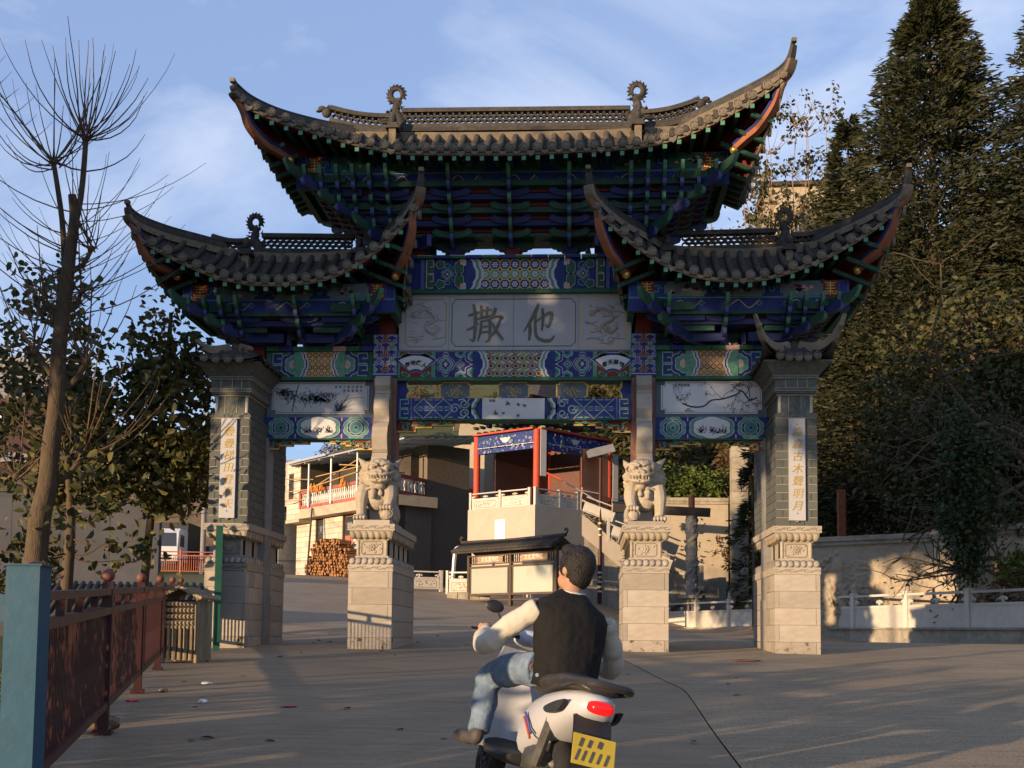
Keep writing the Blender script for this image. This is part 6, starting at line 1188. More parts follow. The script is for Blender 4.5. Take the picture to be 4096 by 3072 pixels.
# steps with side walls below the plain wall
mat('step', (0.24, 0.215, 0.18), 0.9, 0.2, 6, 0.2)
T = thing('stone_stairs', 'shaded stone stairs with carved side rail below the plain wall', 'stairs', (4.1, 25.2, .9), R(12))
for k in range(12): b = MB(); b.bb(k*.28, k*.28+.30, 0, 1.6, -.6, .16*(k+1)); b.build('step', 'step', T)
for k in range(3): b = MB(); b.bb(k*1.1, k*1.1+.14, -.16, -.02, .1+.62*k, 1.15+.62*k); b.build('newel', 'old_stone', T)
for k in range(2): b = MB(); b.prism([(k*1.1+.14, .1+.62*k), (k*1.1+1.1, .65+.62*k), (k*1.1+1.1, 1.4+.62*k), (k*1.1+.14, .85+.62*k)], (0, -.13, 0), (1, 0, 0), (0, 0, 1), (0, 1, 0), .08); b.build('side_panel', 'old_stone', T)
# dragon column with a timber beam
mat('carved_grey', (0.25, 0.225, 0.19), 0.85, 0.25, 10, 0.4, 30); mat('timber_dark', (0.032, 0.025, 0.02), 0.8, 0.3, 6, 0.3, stretch=(1, 8, 8)); mat('timber_red', (0.15, 0.06, 0.04), 0.8, 0.3, 6, 0.3)
T = thing('dragon_column', 'grey stone column wound with a carved dragon carrying a dark timber beam', 'column', (5.77, 24.0, .9))
b = MB(); b.lathe([(.44, 0), (.44, .15), (.36, .2), (.36, .9), (.55, .95), (.55, 1.08)], (0, 0, 0), 8); b.build('base', 'stone', T)
b = MB(); b.tube([(0, 0, 1.05), (0, 0, 4.35)], .235, 14)
hx_ = [(.22*math.cos(a*1.0), .22*math.sin(a*1.0), 1.25+a*.19) for a in np.linspace(0, 15.5, 90)]; b.tube(hx_, [.07+.02*math.sin(i*.4) for i in range(90)], 8); rg = random.Random(4)
for k in range(110): a, z = rg.uniform(0, 2*pi), rg.uniform(1.1, 4.3); b.ell((.22*math.cos(a), .22*math.sin(a), z), [rg.uniform(.03, .08)]*3, n=5, k=7)
o = b.build('carved_shaft', 'carved_grey', T, True); remesh(o, .02, 1, .3)
b = MB(); b.tube([(0, 0, 4.3), (0, 0, 5.2)], .13, 10); b.build('top_post', 'timber_red', T, True)
b = MB(); b.bar((-3.2, .25, 4.68), (.75, -.15, 4.45), .34, .34); b.build('beam', 'timber_dark', T)
# ================================================================ house with balcony
mat('house_tile', (0.52, 0.45, 0.36), 0.6, 0.07, 5, 0.0, dirt=0.12, dirtc=(0.3, 0.24, 0.17)); mat('house_joint', (0.16, 0.13, 0.10), 0.9, 0.2, 10); mat('pink_rail', (0.36, 0.10, 0.08), 0.75, 0.25, 6, 0.1); mat('door_red', (0.40, 0.12, 0.09), 0.6, 0.15, 5); mat('door_and_shade_brown', (0.10, 0.045, 0.035), 0.6, 0.2, 5)
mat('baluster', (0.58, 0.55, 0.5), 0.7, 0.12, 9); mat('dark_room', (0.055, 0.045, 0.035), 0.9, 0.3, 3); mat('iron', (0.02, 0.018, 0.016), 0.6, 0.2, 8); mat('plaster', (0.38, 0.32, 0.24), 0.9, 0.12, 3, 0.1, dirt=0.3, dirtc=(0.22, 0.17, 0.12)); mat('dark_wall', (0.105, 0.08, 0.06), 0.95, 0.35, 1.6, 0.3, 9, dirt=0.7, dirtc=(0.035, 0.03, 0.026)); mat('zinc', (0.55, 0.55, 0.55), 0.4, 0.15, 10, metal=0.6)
mat('polycarb', (0.10, 0.26, 0.34), 0.3, 0.2, 3, trans=0.4); mat('glass_dark', (0.03, 0.035, 0.04), 0.1, 0.1, 4, spec=0.6); mat('corn', (0.55, 0.22, 0.03), 0.7, 0.3, 25); mat('bamboo', (0.42, 0.26, 0.11), 0.7, 0.2, 12)
mat('blue_cloth', (0.06, 0.22, 0.45), 0.8, 0.2, 9)
# main facade frame: x along the lit front from far left (0) to the near corner, y into the house
A0, A1 = Vector((-14.66, 37.3, 0)), Vector((-7.43, 29.3, 0)); hv = A1-A0; HS = 1.2; HL = hv.length/HS; hrz = math.atan2(hv.y, hv.x); zg = 2.77
MH_ = Matrix.Translation((A0.x, A0.y, zg)) @ Matrix.Rotation(hrz, 4, 'Z') @ Matrix.Scale(HS, 4)
H = thing('tiled_house', 'pale tiled two storey house with a balustraded balcony and red doors', 'house', (A0.x, A0.y, zg), hrz); H.scale = (HS, HS, HS)
def tile_face(x0, x1, z0, z1, y, holes=()):
    th = .23; b = 0
    for r in range(int((z1-z0)/th)+1):
        za, zb = z0+r*th, min(z1, z0+(r+1)*th)
        if zb-za < .03: continue
        x = x0-(r % 2)*.42
        while x < x1:
            xa, xb = max(x, x0), min(x+.84, x1); segs = [(xa, xb)]
            for (hx0, hx1, hz0, hz1) in holes:
                if hz0 < zb-.02 and hz1 > za+.02: segs = [s for a_, b_ in segs for s in ((a_, min(b_, hx0)), (max(a_, hx1), b_)) if s[1]-s[0] > .03]
            for a_, b_ in segs: TI.append((a_, b_, y, za, zb))
            x += .84
TI = []
bm = bmesh.new(); bmesh.ops.create_cube(bm, size=1); tile_cube = bpy.data.meshes.new('wall_tile'); bm.to_mesh(tile_cube); bm.free(); tile_cube.materials.append(MATS['house_tile'])
b = MB(); b.bb(0, 1.25, .02, 4, 3.0, 5.6); b.bb(0, 1.75, .55, 4, -.3, 3.0); b.bb(1.25, HL-.6, 1.9, 4, -.3, 5.6); b.bb(2.45, 4.1, .55, 1.9, -.3, 2.92); b.bb(5.0, HL-.25, .55, 1.9, -.6, 2.92); b.build('wall', 'house_joint', H)
tile_face(0, 1.25, 2.95, 5.6, .012, ((.2, .62, 3.9, 5.0),)); tile_face(0.0, HL-.3, -.1, 2.9, .54, ((1.75, 2.45, -.2, 2.9), (4.1, 5.0, -.2, 2.9)))
for k, (a_, b_, y, za, zb) in enumerate(TI):
    inst(tile_cube, 'wall_tile', H, ((a_+b_)/2, y-.005, (za+zb)/2), None, (b_-a_-.012, .03, zb-za-.012))
b = MB(); b.bb(1.25, HL+.02, -.02, 2, 2.93, 3.35); b.bb(0, 1.27, -.05, .5, 2.80, 2.94); b.build('balcony_slab', 'plaster', H)
b = MB(); b.bb(.2, .62, -.03, .1, 3.9, 5.0); o = b.build('window', 'door_and_shade_brown', H); b = MB(); b.bb(.26, .56, -.04, .0, 3.97, 4.93); b.build('pane', 'glass_dark', o)
for x0, x1, zt, c in ((1.75, 2.45, 2.9, 'door_and_shade_brown'), (4.1, 5.0, 2.9, 'door_red')):
    b = MB(); b.bb(x0, x1, .66, .72, -.1, zt); o = b.build('door', c, H); xm = (x0+x1)/2
    b = MB(); b.bb(x0+.06, x1-.06, .64, .66, 2.05, zt-.06); b.build('transom', 'iron', o)
    b = MB()
    for k in range(9): x = x0+.08+(x1-x0-.16)*k/8; b.bb(x-.008, x+.008, .62, .635, 2.05, zt-.06)
    for z in (2.3, 2.55): b.bb(x0+.06, x1-.06, .615, .63, z-.01, z+.01)
    b.bb(x0+.25, x1-.25, .61, .625, 2.35, 2.6); b.build('grille', 'steel', o); b = MB(); b.bb(xm-.008, xm+.008, .645, .659, 0, 2.0); b.build('leaf_gap', 'iron', o)
# balcony balustrade
bal_b = MB(); bal_b.lathe([(.05, 0), (.05, .04), (.032, .07), (.06, .2), (.055, .3), (.03, .42), (.05, .47), (.05, .52)], (0, 0, 0), 8); bal_me = bal_b.mesh('baluster', 'baluster', True)
def bal_row(x0, x1, z, ang_M=None, parent=H, y=0.05, n=None, m='pink_rail'):
    M0 = ang_M or Matrix.Identity(4)
    for za, zb, w in ((z, z+.12, .16), (z+.64, z+.76, .2)): b = MB(); b.bb(x0, x1, y-w/2, y+w/2, za, zb); inst(b.mesh('coping', m), 'coping', parent, M=M0)
    for x in (x0, x1): b = MB(); b.bb(x-.08, x+.08, y-.1, y+.1, z, z+.78); inst(b.mesh('pier', m), 'pier', parent, M=M0)
    n = n or int((x1-x0-.2)/.17)
    for k in range(n): inst(bal_me, 'baluster', parent, M=M0 @ Matrix.Translation((x0+.16+(x1-x0-.32)*k/(n-1), y, z+.12)))
bal_row(1.3, HL, 3.36)
B0, B1 = A1, Vector((-4.25, 35.5, 0)); bv = B1-B0; BL = bv.length/HS
MR = Matrix.Rotation(-hrz, 4, 'Z') @ Matrix.Translation((B0-A0)/HS) @ Matrix.Rotation(math.atan2(bv.y, bv.x), 4, 'Z')
bal_row(.1, BL, 3.40, MR, n=24)
b = MB(); b.bb(0, BL+1.5, .0, .3, -.8, 3.4); inst(b.mesh('retaining_wall', 'dark_wall'), 'retaining_wall', H, M=MR)
b = MB(); b.bb(2.2, 3.6, -.12, -.09, 3.55, 4.15); me = b.mesh('banner', 'porcelain'); bn = inst(me, 'banner', H, M=MR)
b = MB(); rg = random.Random(6)
for k in range(40): x, z = rg.uniform(2.3, 3.5), 3.75+abs(rg.gauss(0, .1)); b.bb(x, x+rg.uniform(.02, .09), -.126, -.121, z, z+rg.uniform(.01, .06))
inst(b.mesh('banner_drawing', 'ink_grey'), 'banner_drawing', bn)
# roof terrace things: canopy, posts, laundry poles, corn
b = MB()
for k in range(10): b.bb(.9, HL+1.2, -.4+k*.45, -.4+k*.45+.06, 5.28+k*.055, 5.34+k*.055)
for k in range(8): x = 1.1+k*1.25; b.bar((x, -.4, 5.25), (x, 3.9, 5.8), .06, .08)
b.build('canopy_frame', 'zinc', H); b = MB(); b.grid(lambda u, v: (lerp(.8, HL+1.3, u), lerp(-.5, 4.0, v), 5.37+.56*v+.012*math.sin(u*160)), 120, 4); b.build('canopy_sheet', 'polycarb', H)
b = MB(); b.bar((.8, -.52, 5.36), (4.4, -.52, 5.36), .03, .09); b.build('canopy_gutter', 'zinc', H)
for x in (2.2, 4.15, 6.3, 8.3): b = MB(); b.tube([(x, -.1, 3.36), (x, -.1, 5.3)], .045, 8); b.build('canopy_post', 'zinc', H, True)
for a_, e in (((2.8, -.3, 4.15), (6.5, -.2, 4.45)), ((3.0, -.2, 4.6), (7.0, .1, 4.75)), ((5.0, -.2, 4.9), (7.5, .2, 4.6)), ((3.2, -.25, 4.2), (5.6, .3, 5.1)), ((.6, -.6, 4.7), (2.2, .2, 4.6)), ((.5, -.6, 4.1), (2.1, .2, 4.2)), ((.6, -.6, 3.7), (2.1, .2, 3.75))): b = MB(); b.tube([a_, e], .022, 6); b.build('drying_pole', 'bamboo', H, True)
rg = random.Random(8)
for k in range(26):
    x = rg.uniform(2.6, 3.7) if k < 20 else rg.uniform(5.2, 5.6); z = 4.2+rg.uniform(-.1, .12); cb_ = MB(); cb_.ell((x, -.28+rg.uniform(-.06, .06), z-.1), (.03, .03, .13), n=6, k=7); o = cb_.build('corn_cob', 'corn', None, True); o.matrix_world = MH_; o['label'] = 'orange corn cob hung to dry on the balcony pole'; o['category'] = 'corn'; o['group'] = 'corn hung up to dry'
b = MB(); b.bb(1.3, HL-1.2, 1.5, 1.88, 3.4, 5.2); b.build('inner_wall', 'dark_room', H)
for k in range(16): x = 2.3+.1*k; b = MB(); b.tube([(x, 1.35, 4.3), (x+.03, 1.35, 3.5)], .045, 6); b.build('corn_bundle', 'corn', H, True)
def local_to(obj, p): return MH_ @ Vector(p)
# leaning pole, pot, utility box, pipes, small sheds
o = MB().tube([local_to(H, (2.95, -.5, .2)), local_to(H, (2.55, -.1, 3.3))], .05, 8).build('wooden_pole', 'log_dark', None, True); o['label'] = 'long dark wooden pole leaning against the house front'; o['category'] = 'pole'
T = thing('meter_box', 'weathered grey electric meter box with cables on the dark wall', 'meter box'); T.matrix_world = MH_ @ MR
b = MB(); b.bb(1.45, 1.95, -.16, -.0, 1.2, 2.35); b.build('cabinet', 'zinc', T); b = MB(); b.tube([(1.95, -.06, 1.75), (2.4, -.06, 1.72), (5.0, -.06, 1.6)], .02, 6); b.build('cable', 'zinc', T); b = MB(); b.tube([(2.15, -.06, 1.7), (2.1, -.06, -.2)], .03, 6); b.build('conduit', 'zinc', T)
b = MB(); b.tube([(2.5, -.06, 1.72), (2.45, -.06, .3)], .025, 6); b.build('conduit', 'zinc', T); b = MB(); b.bb(2.15, 2.6, -.12, -.01, -.2, .25); b.build('junction_box', 'zinc', T)
b = MB(); b.tube(smooth([(4.3, -.6, 0), (4.2, -.6, -.5), (4.1, -.6, -1.9)], 3), .075, 8); 
T = thing('drain_pipe', 'white bent drain pipe rising beside the short balustrade', 'pipe', (-3.95, 23.1, gz(-3.95, 23.1))); MB().tube(smooth([(0, 0, 0), (.05, 0, 1.0), (.12, 0, 1.75), (.3, .02, 1.86), (.7, .1, 1.84)], 4), .08, 10).build('pipe', 'zinc', T, True)
# firewood
mat('wood_end', (0.30, 0.14, 0.055), 0.9, 0.5, 14, 0.3); mat('wood_bark', (0.17, 0.085, 0.04), 0.9, 0.35, 10, 0.4)
lg = MB(); k_ = 5; rgl = random.Random(1); rr_ = [rgl.uniform(.55, 1.3) for _ in range(k_)]
vs = [[(rr_[j]*math.cos(2*pi*j/k_), y, rr_[j]*math.sin(2*pi*j/k_)) for j in range(k_)] for y in (-.5, .5)]; lg.add(vs[0]+vs[1], [tuple(range(k_))], 0); lg.add(vs[0]+vs[1], [(j, (j+1) % k_, k_+(j+1) % k_, k_+j) for j in range(k_)], 1); log_me = lg.mesh('firewood_log', ['wood_end', 'wood_bark'])
rg = random.Random(12)
for r in range(13):
    for c in range(22 - (r > 9)*4):
        x = 2.35+.165*c+.08*(r % 2)+rg.uniform(-.03, .03); z = .07+.118*r+rg.uniform(-.02, .02); ed = min((x-2.2)/.9, 1)
        if z > .1+1.5*ed: continue
        p = MH_ @ Vector((x, .0, 0)); gzv = (gz(p.x, p.y)-zg)/HS
        o = inst(log_me, 'firewood_log', None, M=MH_ @ Matrix.Translation((x, .05+rg.uniform(-.09, .04), z+gzv)) @ Matrix.Rotation(rg.uniform(-.15, .15), 4, 'Z') @ Matrix.Rotation(rg.uniform(0, 6), 4, 'Y') @ Matrix.Diagonal((rg.uniform(.045, .10), .55*rg.uniform(.8, 1.2), rg.uniform(.045, .09), 1)))
        o['label'] = 'split firewood log in the stack against the pale house'; o['category'] = 'firewood'; o['group'] = 'firewood stacked by the house'
# beige annexe and sheds behind
def block(name, label, loc, rz, w, d, h, m, roofm=None, wins=(), cat='building', over=.3, rh=.2):
    T = thing(name, label, cat, loc, rz); b = MB(); b.bb(0, w, 0, d, -3, h); b.build('wall', m, T)
    if roofm: b = MB(); b.bb(-over, w+over, -over, d+over, h, h+rh); b.build('roof', roofm, T)
    for (x0, x1, z0, z1) in wins:
        b = MB(); b.bb(x0-.06, x1+.06, -.05, .02, z0-.06, z1+.06); o = b.build('window', 'zinc', T); b = MB(); b.bb(x0, x1, -.07, -.045, z0, z1); b.build('pane', 'glass_dark', o); b = MB(); b.bb((x0+x1)/2-.02, (x0+x1)/2+.02, -.085, -.07, z0, z1); b.build('mullion', 'zinc', o)
    return T
block('plaster_house', 'beige plastered annexe wall rising behind the dark retaining wall', (-8.2, 39.8, 3), R(-4), 4.0, 4, 8.0, 'plaster')
block('white_shed', 'white roofed outbuilding high behind the archway', (-7, 52, 6), R(8), 5, 4, 8.6, 'plaster', 'porcelain', (), 'building', .4, .35)
T = block('lean_to', 'dark grey lean-to beside the pale tiled house with a blue cloth at its door', (-16.9, 39.6, 3.3), hrz, 2.6, 3, 3.6, 'cement', 'tile', ()); b = MB(); b.bb(1.5, 1.95, -.04, .0, .2, 2.0); b.build('door_cloth', 'blue_cloth', T)
# ================================================================ short balustrades, kerb by the notice board
balustrade('stone_balustrade', 'short pale balustrade piece in front of the dark retaining wall', [(-6.1, 22.6, 2.12), (-4.45, 23.45, 2.12)], .72, False)
balustrade('stone_balustrade', 'short pale balustrade panel left of the notice board', [(-4.05, 22.6, 1.98), (-2.9, 21.6, 1.90)], .8, False)
b = MB(); T = thing('stone_kerb', 'low rough stone kerb in front of the notice board', 'kerb', (-3.9, 21.2, gz(-3.9, 21.2)))
for k in range(4): b = MB(); b.bb(k*.42, k*.42+.4, -.15, .15, -.1, .2); b.build('kerb_stone', 'old_stone', T)
# ================================================================ notice board
mat('board_frame', (0.085, 0.06, 0.045), 0.6, 0.2, 8); mat('board_glass', (0.46, 0.44, 0.36), 0.12, 0.12, 1.3, c2=(0.33, 0.37, 0.29), spec=0.6); mat('board_plate', (0.30, 0.21, 0.14), 0.6, 0.15, 8); mat('letter_white', (0.75, 0.72, 0.66), 0.6, 0.05, 8)
N0, N1 = Vector((-3.05, 21.1, 0)), Vector((.41, 17.84, 0)); nv = N1-N0; NL = nv.length; nrz = math.atan2(nv.y, nv.x); nzl = 1.15
NB = thing('notice_board', 'double glass notice board under a small tiled roof beside the road', 'notice board', (N0.x, N0.y, nzl), nrz)
for i in range(3): x = NL*i/2; b = MB(); zb = gz(*(N0+nv*(i/2)).to_2d())-nzl; b.bb(x-.06, x+.06, -.06, .06, zb, 2.35); b.build('post', 'board_frame', NB)
for i in range(2):
    x0, x1 = NL*i/2+.07, NL*(i+1)/2-.07
    b = MB(); [b.bb(x0, x1, -.05, .05, za, zb) for za, zb in ((.62, .70), (1.66, 1.74), (1.80, 1.84), (2.12, 2.16))]; [b.bb(xa, xa+.06, -.05, .05, .70, 1.66) for xa in (x0+.02, x1-.08)]; b.build('frame', 'board_frame', NB)
    b = MB(); b.bb(x0+.08, x1-.08, -.02, .03, .70, 1.66); b.build('glass_panel', 'board_glass', NB)
    b = MB(); b.bb(x0+.5, x1-.35, -.045, .03, 1.86, 2.10); b.build('name_plate', 'board_plate', NB); put_text('文化宣传栏', .2, NB, ((x0+x1)/2+.05, -.05, 1.98), 'letter_white', ext=.004, bold=.002)
    b = MB()
    for xx in [x0+.06+.1*k for k in range(4)]+[x1-.3+.1*k for k in range(3)]: b.bb(xx, xx+.02, -.02, .02, 1.84, 2.12); b.bb(xx, xx+.08, -.02, .02, 1.93+.04*(int(xx*10) % 2), 1.95+.04*(int(xx*10) % 2))
    b.build('lattice', 'board_frame', NB); b = MB(); [b.bb(x0, x1, -.03, .03, za, za+.05) for za in (.15, .42)]; b.build('lower_rail', 'board_frame', NB)
RFn = bpy.data.objects.new('board_roof', None); place(RFn, NB)
b = MB(); b.prism([(-.62, 2.28), (0, 2.62), (.62, 2.28), (.62, 2.22), (0, 2.55), (-.62, 2.22)], (-.35, 0, 0), (0, 1, 0), (0, 0, 1), (1, 0, 0), NL+.7); b.build('roof_board', 'tile', RFn)
rl = MB(); rl.tube([(0, -.64, 2.30), (0, 0, 2.66)], .045, 7); rl_me = rl.mesh('roll_tile', 'tile', True); n = 36
for k in range(n): inst(rl_me, 'roll_tile', RFn, (-.33+(NL+.66)*k/(n-1), 0, 0))
b = MB(); b.tube([(-.45, 0, 2.70), (NL/2, 0, 2.66), (NL+.45, 0, 2.70)], .07, 8); b.build('ridge', 'ridge', RFn, True)
for s, x in ((-1, -.45), (1, NL+.45)): b = MB(); b.tube(smooth([(x, 0, 2.7), (x+s*.1, 0, 2.85), (x+s*.02, 0, 2.93), (x-s*.04, 0, 2.85)], 3), .035, 7); b.build('ridge_curl', 'ridge', RFn, True)
# ================================================================ stage pavilion
mat('pav_stone', (0.42, 0.36, 0.29), 0.75, 0.08, 2, 0.05, dirt=0.12, dirtc=(0.36, 0.28, 0.2)); mat('pav_orange', (0.42, 0.17, 0.09), 0.8, 0.12, 4); mat('pav_ceiling', (0.05, 0.03, 0.025), 0.9, 0.3, 4); mat('lumin', (0.85, 0.80, 0.7), 0.5, 0.03, 3)
PC, PLf, PRt = Vector((-1.0, 31.43, 0)), Vector((-4.51, 34.06, 0)), Vector((3.0, 35.6, 0)); zf = 6.55
PV = thing('stage_pavilion', 'painted red columned pavilion on a tall pale stone base behind the notice board', 'pavilion'); PV.matrix_world = (MPV := Matrix.Translation((1.46*.15+PC.x*.85, -22.2*.15+PC.y*.85, .04)) @ Matrix.Scale(.85, 4))
def fr(a, b_, t, off=0.0, z=0.0): d_ = (b_-a); u = d_.normalized(); nrm = Vector((u.y, -u.x, 0)); return (a-PC)+d_*t+nrm*off+Vector((0, 0, z))
BK = PLf+PRt-PC; q = [PC-PC, PRt-PC, BK-PC, PLf-PC]
b = MB(); b.loft([[p+Vector((0, 0, 1.5)) for p in q], [p+Vector((0, 0, zf)) for p in q]]); b.build('stone_base', 'pav_stone', PV)
b = MB(); nb_ = (PLf-PC).normalized(); c0 = fr(PC, PLf, .50, -.02 if False else 0.0); nrm = Vector((-nb_.y, nb_.x, 0)); nrm = nrm if nrm.y < 0 else -nrm
b.prism([(-.33, 0), (.33, 0), (.33, 1.15), (.26, 1.2), (.04, 1.2), (0, 1.13), (-.04, 1.2), (-.26, 1.2), (-.33, 1.15)][::-1], tuple(c0+nrm*.01+Vector((0, 0, 4.75))), tuple(nb_), (0, 0, 1), tuple(nrm), .02); b.build('white_panel', 'lumin', PV)
def pcol(p, m='red'): b = MB(); b.tube([p+Vector((0, 0, zf-.02)), p+Vector((0, 0, 10.3))], .17, 12); b.build('column', m, PV, True)
ins = lambda t, s: (PLf-PC)*t+(PRt-PC)*s
for t, s in ((.08, .08), (.95, .06), (.06, .95), (.93, .93), (.5, .95)): pcol(ins(t, s))
b = MB(); [b.bar(ins(*a)+Vector((0, 0, z)), ins(*c)+Vector((0, 0, z)), .2, h) for a, c in (((.08, .08), (.95, .06)), ((.08, .08), (.06, .95))) for z, h in ((9.95, .62), (9.48, .22))]; bo = b.build('painted_lintel', 'blue', PV)
rgp = random.Random(3)
for (a, c, lit) in (((.08, .08), (.95, .06), 1), ((.08, .08), (.06, .95), 0)):
    A_, C_ = ins(*a), ins(*c); u = (C_-A_).normalized(); n_ = Vector((u.y, -u.x, 0)); n_ = n_ if n_.y < 0 else -n_; L = (C_-A_).length; b = MB()
    for k in range(90):
        p = A_+u*rgp.uniform(.2, L-.2)+n_*.105+Vector((0, 0, rgp.uniform(9.42, 10.2))); r = rgp.uniform(.03, .09); mi = rgp.randrange(4)
        b.tube([p+u*q_[0]+Vector((0, 0, q_[1])) for q_ in curl(0, 0, r, rgp.uniform(.6, 1.2), rgp.uniform(0, 6), rgp.choice((-1, 1)), 7)], .014, 4, mi)
    for k in range(8): b.box(A_+u*(L*(k+.5)/8)+n_*.1+Vector((0, 0, 9.66)), (L/8*.9, .02, .03), 2, B=Matrix((u, n_, Vector((0, 0, 1)))).transposed())
    m_ = A_+u*L*.5+n_*.112+Vector((0, 0, 9.95)); b.ell(m_, (.22, .02, .14), 3, Matrix((u, n_, Vector((0, 0, 1)))).transposed(), n=6, k=12); [b.ell(m_+u*s*.2+Vector((0, 0, .05)), (.14, .02, .06), 3, Matrix((u, n_, Vector((0, 0, 1)))).transposed() @ Matrix.Rotation(-s*.5, 3, 'Y'), n=5, k=8) for s in (-1, 1)]
    b.build('painted_scrolls', ['teal', 'green_lite', 'line', 'porcelain'], bo)
    # brackets over the lintel
    for k in range(9):
        for lv in range(3): p = A_+u*(L*(k+.3)/9)+n_*(.15+.3*lv)+Vector((0, 0, 10.4+.24*lv)); b = MB(); b.ell(p, (.10, .26, .09), 0, Matrix((u, n_, Vector((0, 0, 1)))).transposed(), n=5, k=8); b.build('bracket_arm', ('green_lite', 'blue', 'green')[(k+lv) % 3], PV, True)
    b = MB(); b.bar(A_+Vector((0, 0, 10.33))+n_*.1, C_+Vector((0, 0, 10.33))+n_*.1, .5, .08); b.build('tie_plate', 'red', PV)
b = MB(); rfp = [ins(-.25, -.25), ins(-.25, 1.2), ins(1.2, 1.2), ins(1.2, -.25)]; ctr = ins(.5, .5); lay = [(1.0, 11.0), (.8, 11.35), (.5, 12.1), (.2, 13.2), (.03, 14.2)]
b.loft([[ctr+(p-ctr)*s+Vector((0, 0, z+(.55 if s == 1.0 else 0))) if True else p for p in rfp] for s, z in lay]); b.build('tiled_roof', 'tile', PV)
b = MB(); b.loft([[ctr+(p-ctr)*.95+Vector((0, 0, 11.35)) for p in rfp], [ctr+(p-ctr)*.6+Vector((0, 0, 10.95)) for p in rfp]]); b.build('eave_underside', 'pav_ceiling', PV)
b = MB(); w0, w1, w2 = ins(.93, .25), ins(.93, .93), ins(.25, .93)
b.bar(w0+Vector((0, 0, 8.4)), w1+Vector((0, 0, 8.4)), .15, 3.8); b.bar(w1+Vector((0, 0, 8.4)), w2+Vector((0, 0, 8.4)), .15, 3.8); b.build('stage_wall', 'door_and_shade_brown', PV)  # stage wall's dark brown paints in the shade of the interior
b = MB(); b.bar(ins(.06, .60)+Vector((0, 0, 8.1)), ins(.06, .97)+Vector((0, 0, 8.1)), .2, 3.2); b.build('side_wall', 'pav_orange', PV)
for t, s, z0 in ((.05, .12, 8.1), (.03, 1.0, 7.3)): b = MB(); b.box(ins(t, s)+Vector((.05, -.12, z0+1.1)), (.32, .05, 2.4), rz=.6); b.build('couplet_board', 'plaque', PV)
def wpt(p, z): return tuple(MPV @ Vector((p.x, p.y, z)))
balustrade('stone_balustrade', 'carved balustrade on the sunlit edge of the pavilion base', [wpt(ins(t, .02), zf) for t in (.98, .53, .10)], .70, False)
balustrade('stone_balustrade', 'carved balustrade on the shaded edge of the pavilion base', [wpt(ins(.02, s), zf) for s in (.02, .3, .52)], .70, False)
zf2 = zf*.85+.04; st0 = Vector(wpt(ins(.02, .55), 0)); st0.z = 0; st1 = st0+Vector((3.7, .9, 0))
balustrade('stair_balustrade', 'sloping carved balustrade of the pavilion stairs', [tuple(lerp(st0, st1, t))[:2]+(zf2-3.0*t,) for t in (0, .33, .66, 1)], .66, False)
b = MB(); u = (st1-st0).normalized(); T = thing('pavilion_stairs', 'stone stairs climbing to the pavilion base', 'stairs', (st0.x, st0.y, 0), math.atan2(u.y, u.x)); L = (st1-st0).length
for k in range(18): b = MB(); b.bb(L*k/18, L*(k+1)/18, .05, 1.5, .8, zf2-.165*k-.1); b.build('step', 'step', T)
b = MB(); b.prism([(0, zf2-.08), (0, zf2-1.0), (L, zf2-3.95), (L, zf2-3.08)], (0, -.03, 0), (1, 0, 0), (0, 0, 1), (0, 1, 0), .07); b.build('stringer', 'pav_stone', T)
# ================================================================ solar street lamp
SLm = thing('street_lamp', 'maroon banded street lamp with a tilted solar panel by the pavilion', 'street lamp', (2.05, 25.6, gz(2.05, 25.6))); mat('solar', (0.25, 0.26, 0.28), 0.3, 0.2, 5, metal=0.3)
b = MB(); b.tube([(0, 0, 0), (0, 0, 6.4)], [.09, .055], 10); b.build('pole', 'maroon', SLm, True)
for k in range(8): z = .5+.2*k if k < 5 else 2.9+.25*(k-5); b = MB(); b.tube([(0, 0, z), (0, 0, z+.07)], .093, 10); b.build('band', 'yellow' if k % 2 else 'porcelain', SLm, True)
b = MB(); b.box((0, 0, 6.55), (1.2, .65, .04), B=Matrix.Rotation(R(-14), 3, 'Y') @ Matrix.Rotation(R(38), 3, 'X')); b.build('solar_panel', 'solar', SLm)
b = MB(); b.tube([(0, 0, 4.3), (-.9, -.15, 4.85), (-1.6, -.25, 5.2)], .03, 7); b.tube([(0, 0, 4.7), (-.9, -.15, 4.85)], .02, 6); b.build('arm', 'zinc', SLm, True); b = MB(); b.box((-1.95, -.3, 5.38), (.75, .2, .07), B=Matrix.Rotation(R(-26), 3, 'Y').inverted() @ Matrix.Rotation(0, 3, 'X')); b.build('lamp_head', 'red', SLm)
# ================================================================ trees and plants
mat('bark', (0.085, 0.06, 0.038), 0.9, 0.35, 7, 0.8, 14, stretch=(3, 3, .7)); mat('bark_pale', (0.27, 0.18, 0.10), 0.85, 0.3, 9, 0.3); mat('twig', (0.12, 0.075, 0.045), 0.85, 0.3, 9)
leafmat('leaf_broad', (0.03, 0.045, 0.014), (0.14, 0.12, 0.04)); leafmat('leaf_olive', (0.022, 0.030, 0.009), (0.09, 0.078, 0.026)); leafmat('leaf_brown', (0.05, 0.032, 0.014), (0.16, 0.10, 0.04)); leafmat('needle', (0.012, 0.018, 0.007), (0.048, 0.048, 0.019), .12); leafmat('leaf_bright', (0.04, 0.075, 0.012), (0.13, 0.16, 0.03)); leafmat('grass_blade', (0.05, 0.07, 0.02), (0.15, 0.14, 0.05)); leafmat('ivy', (0.012, 0.028, 0.010), (0.045, 0.06, 0.02), .15)
def wob(P, a, rg):
    return [(p[0]+rg.gauss(0, a), p[1]+rg.gauss(0, a), p[2]+rg.gauss(0, a*.4)) for p in P]
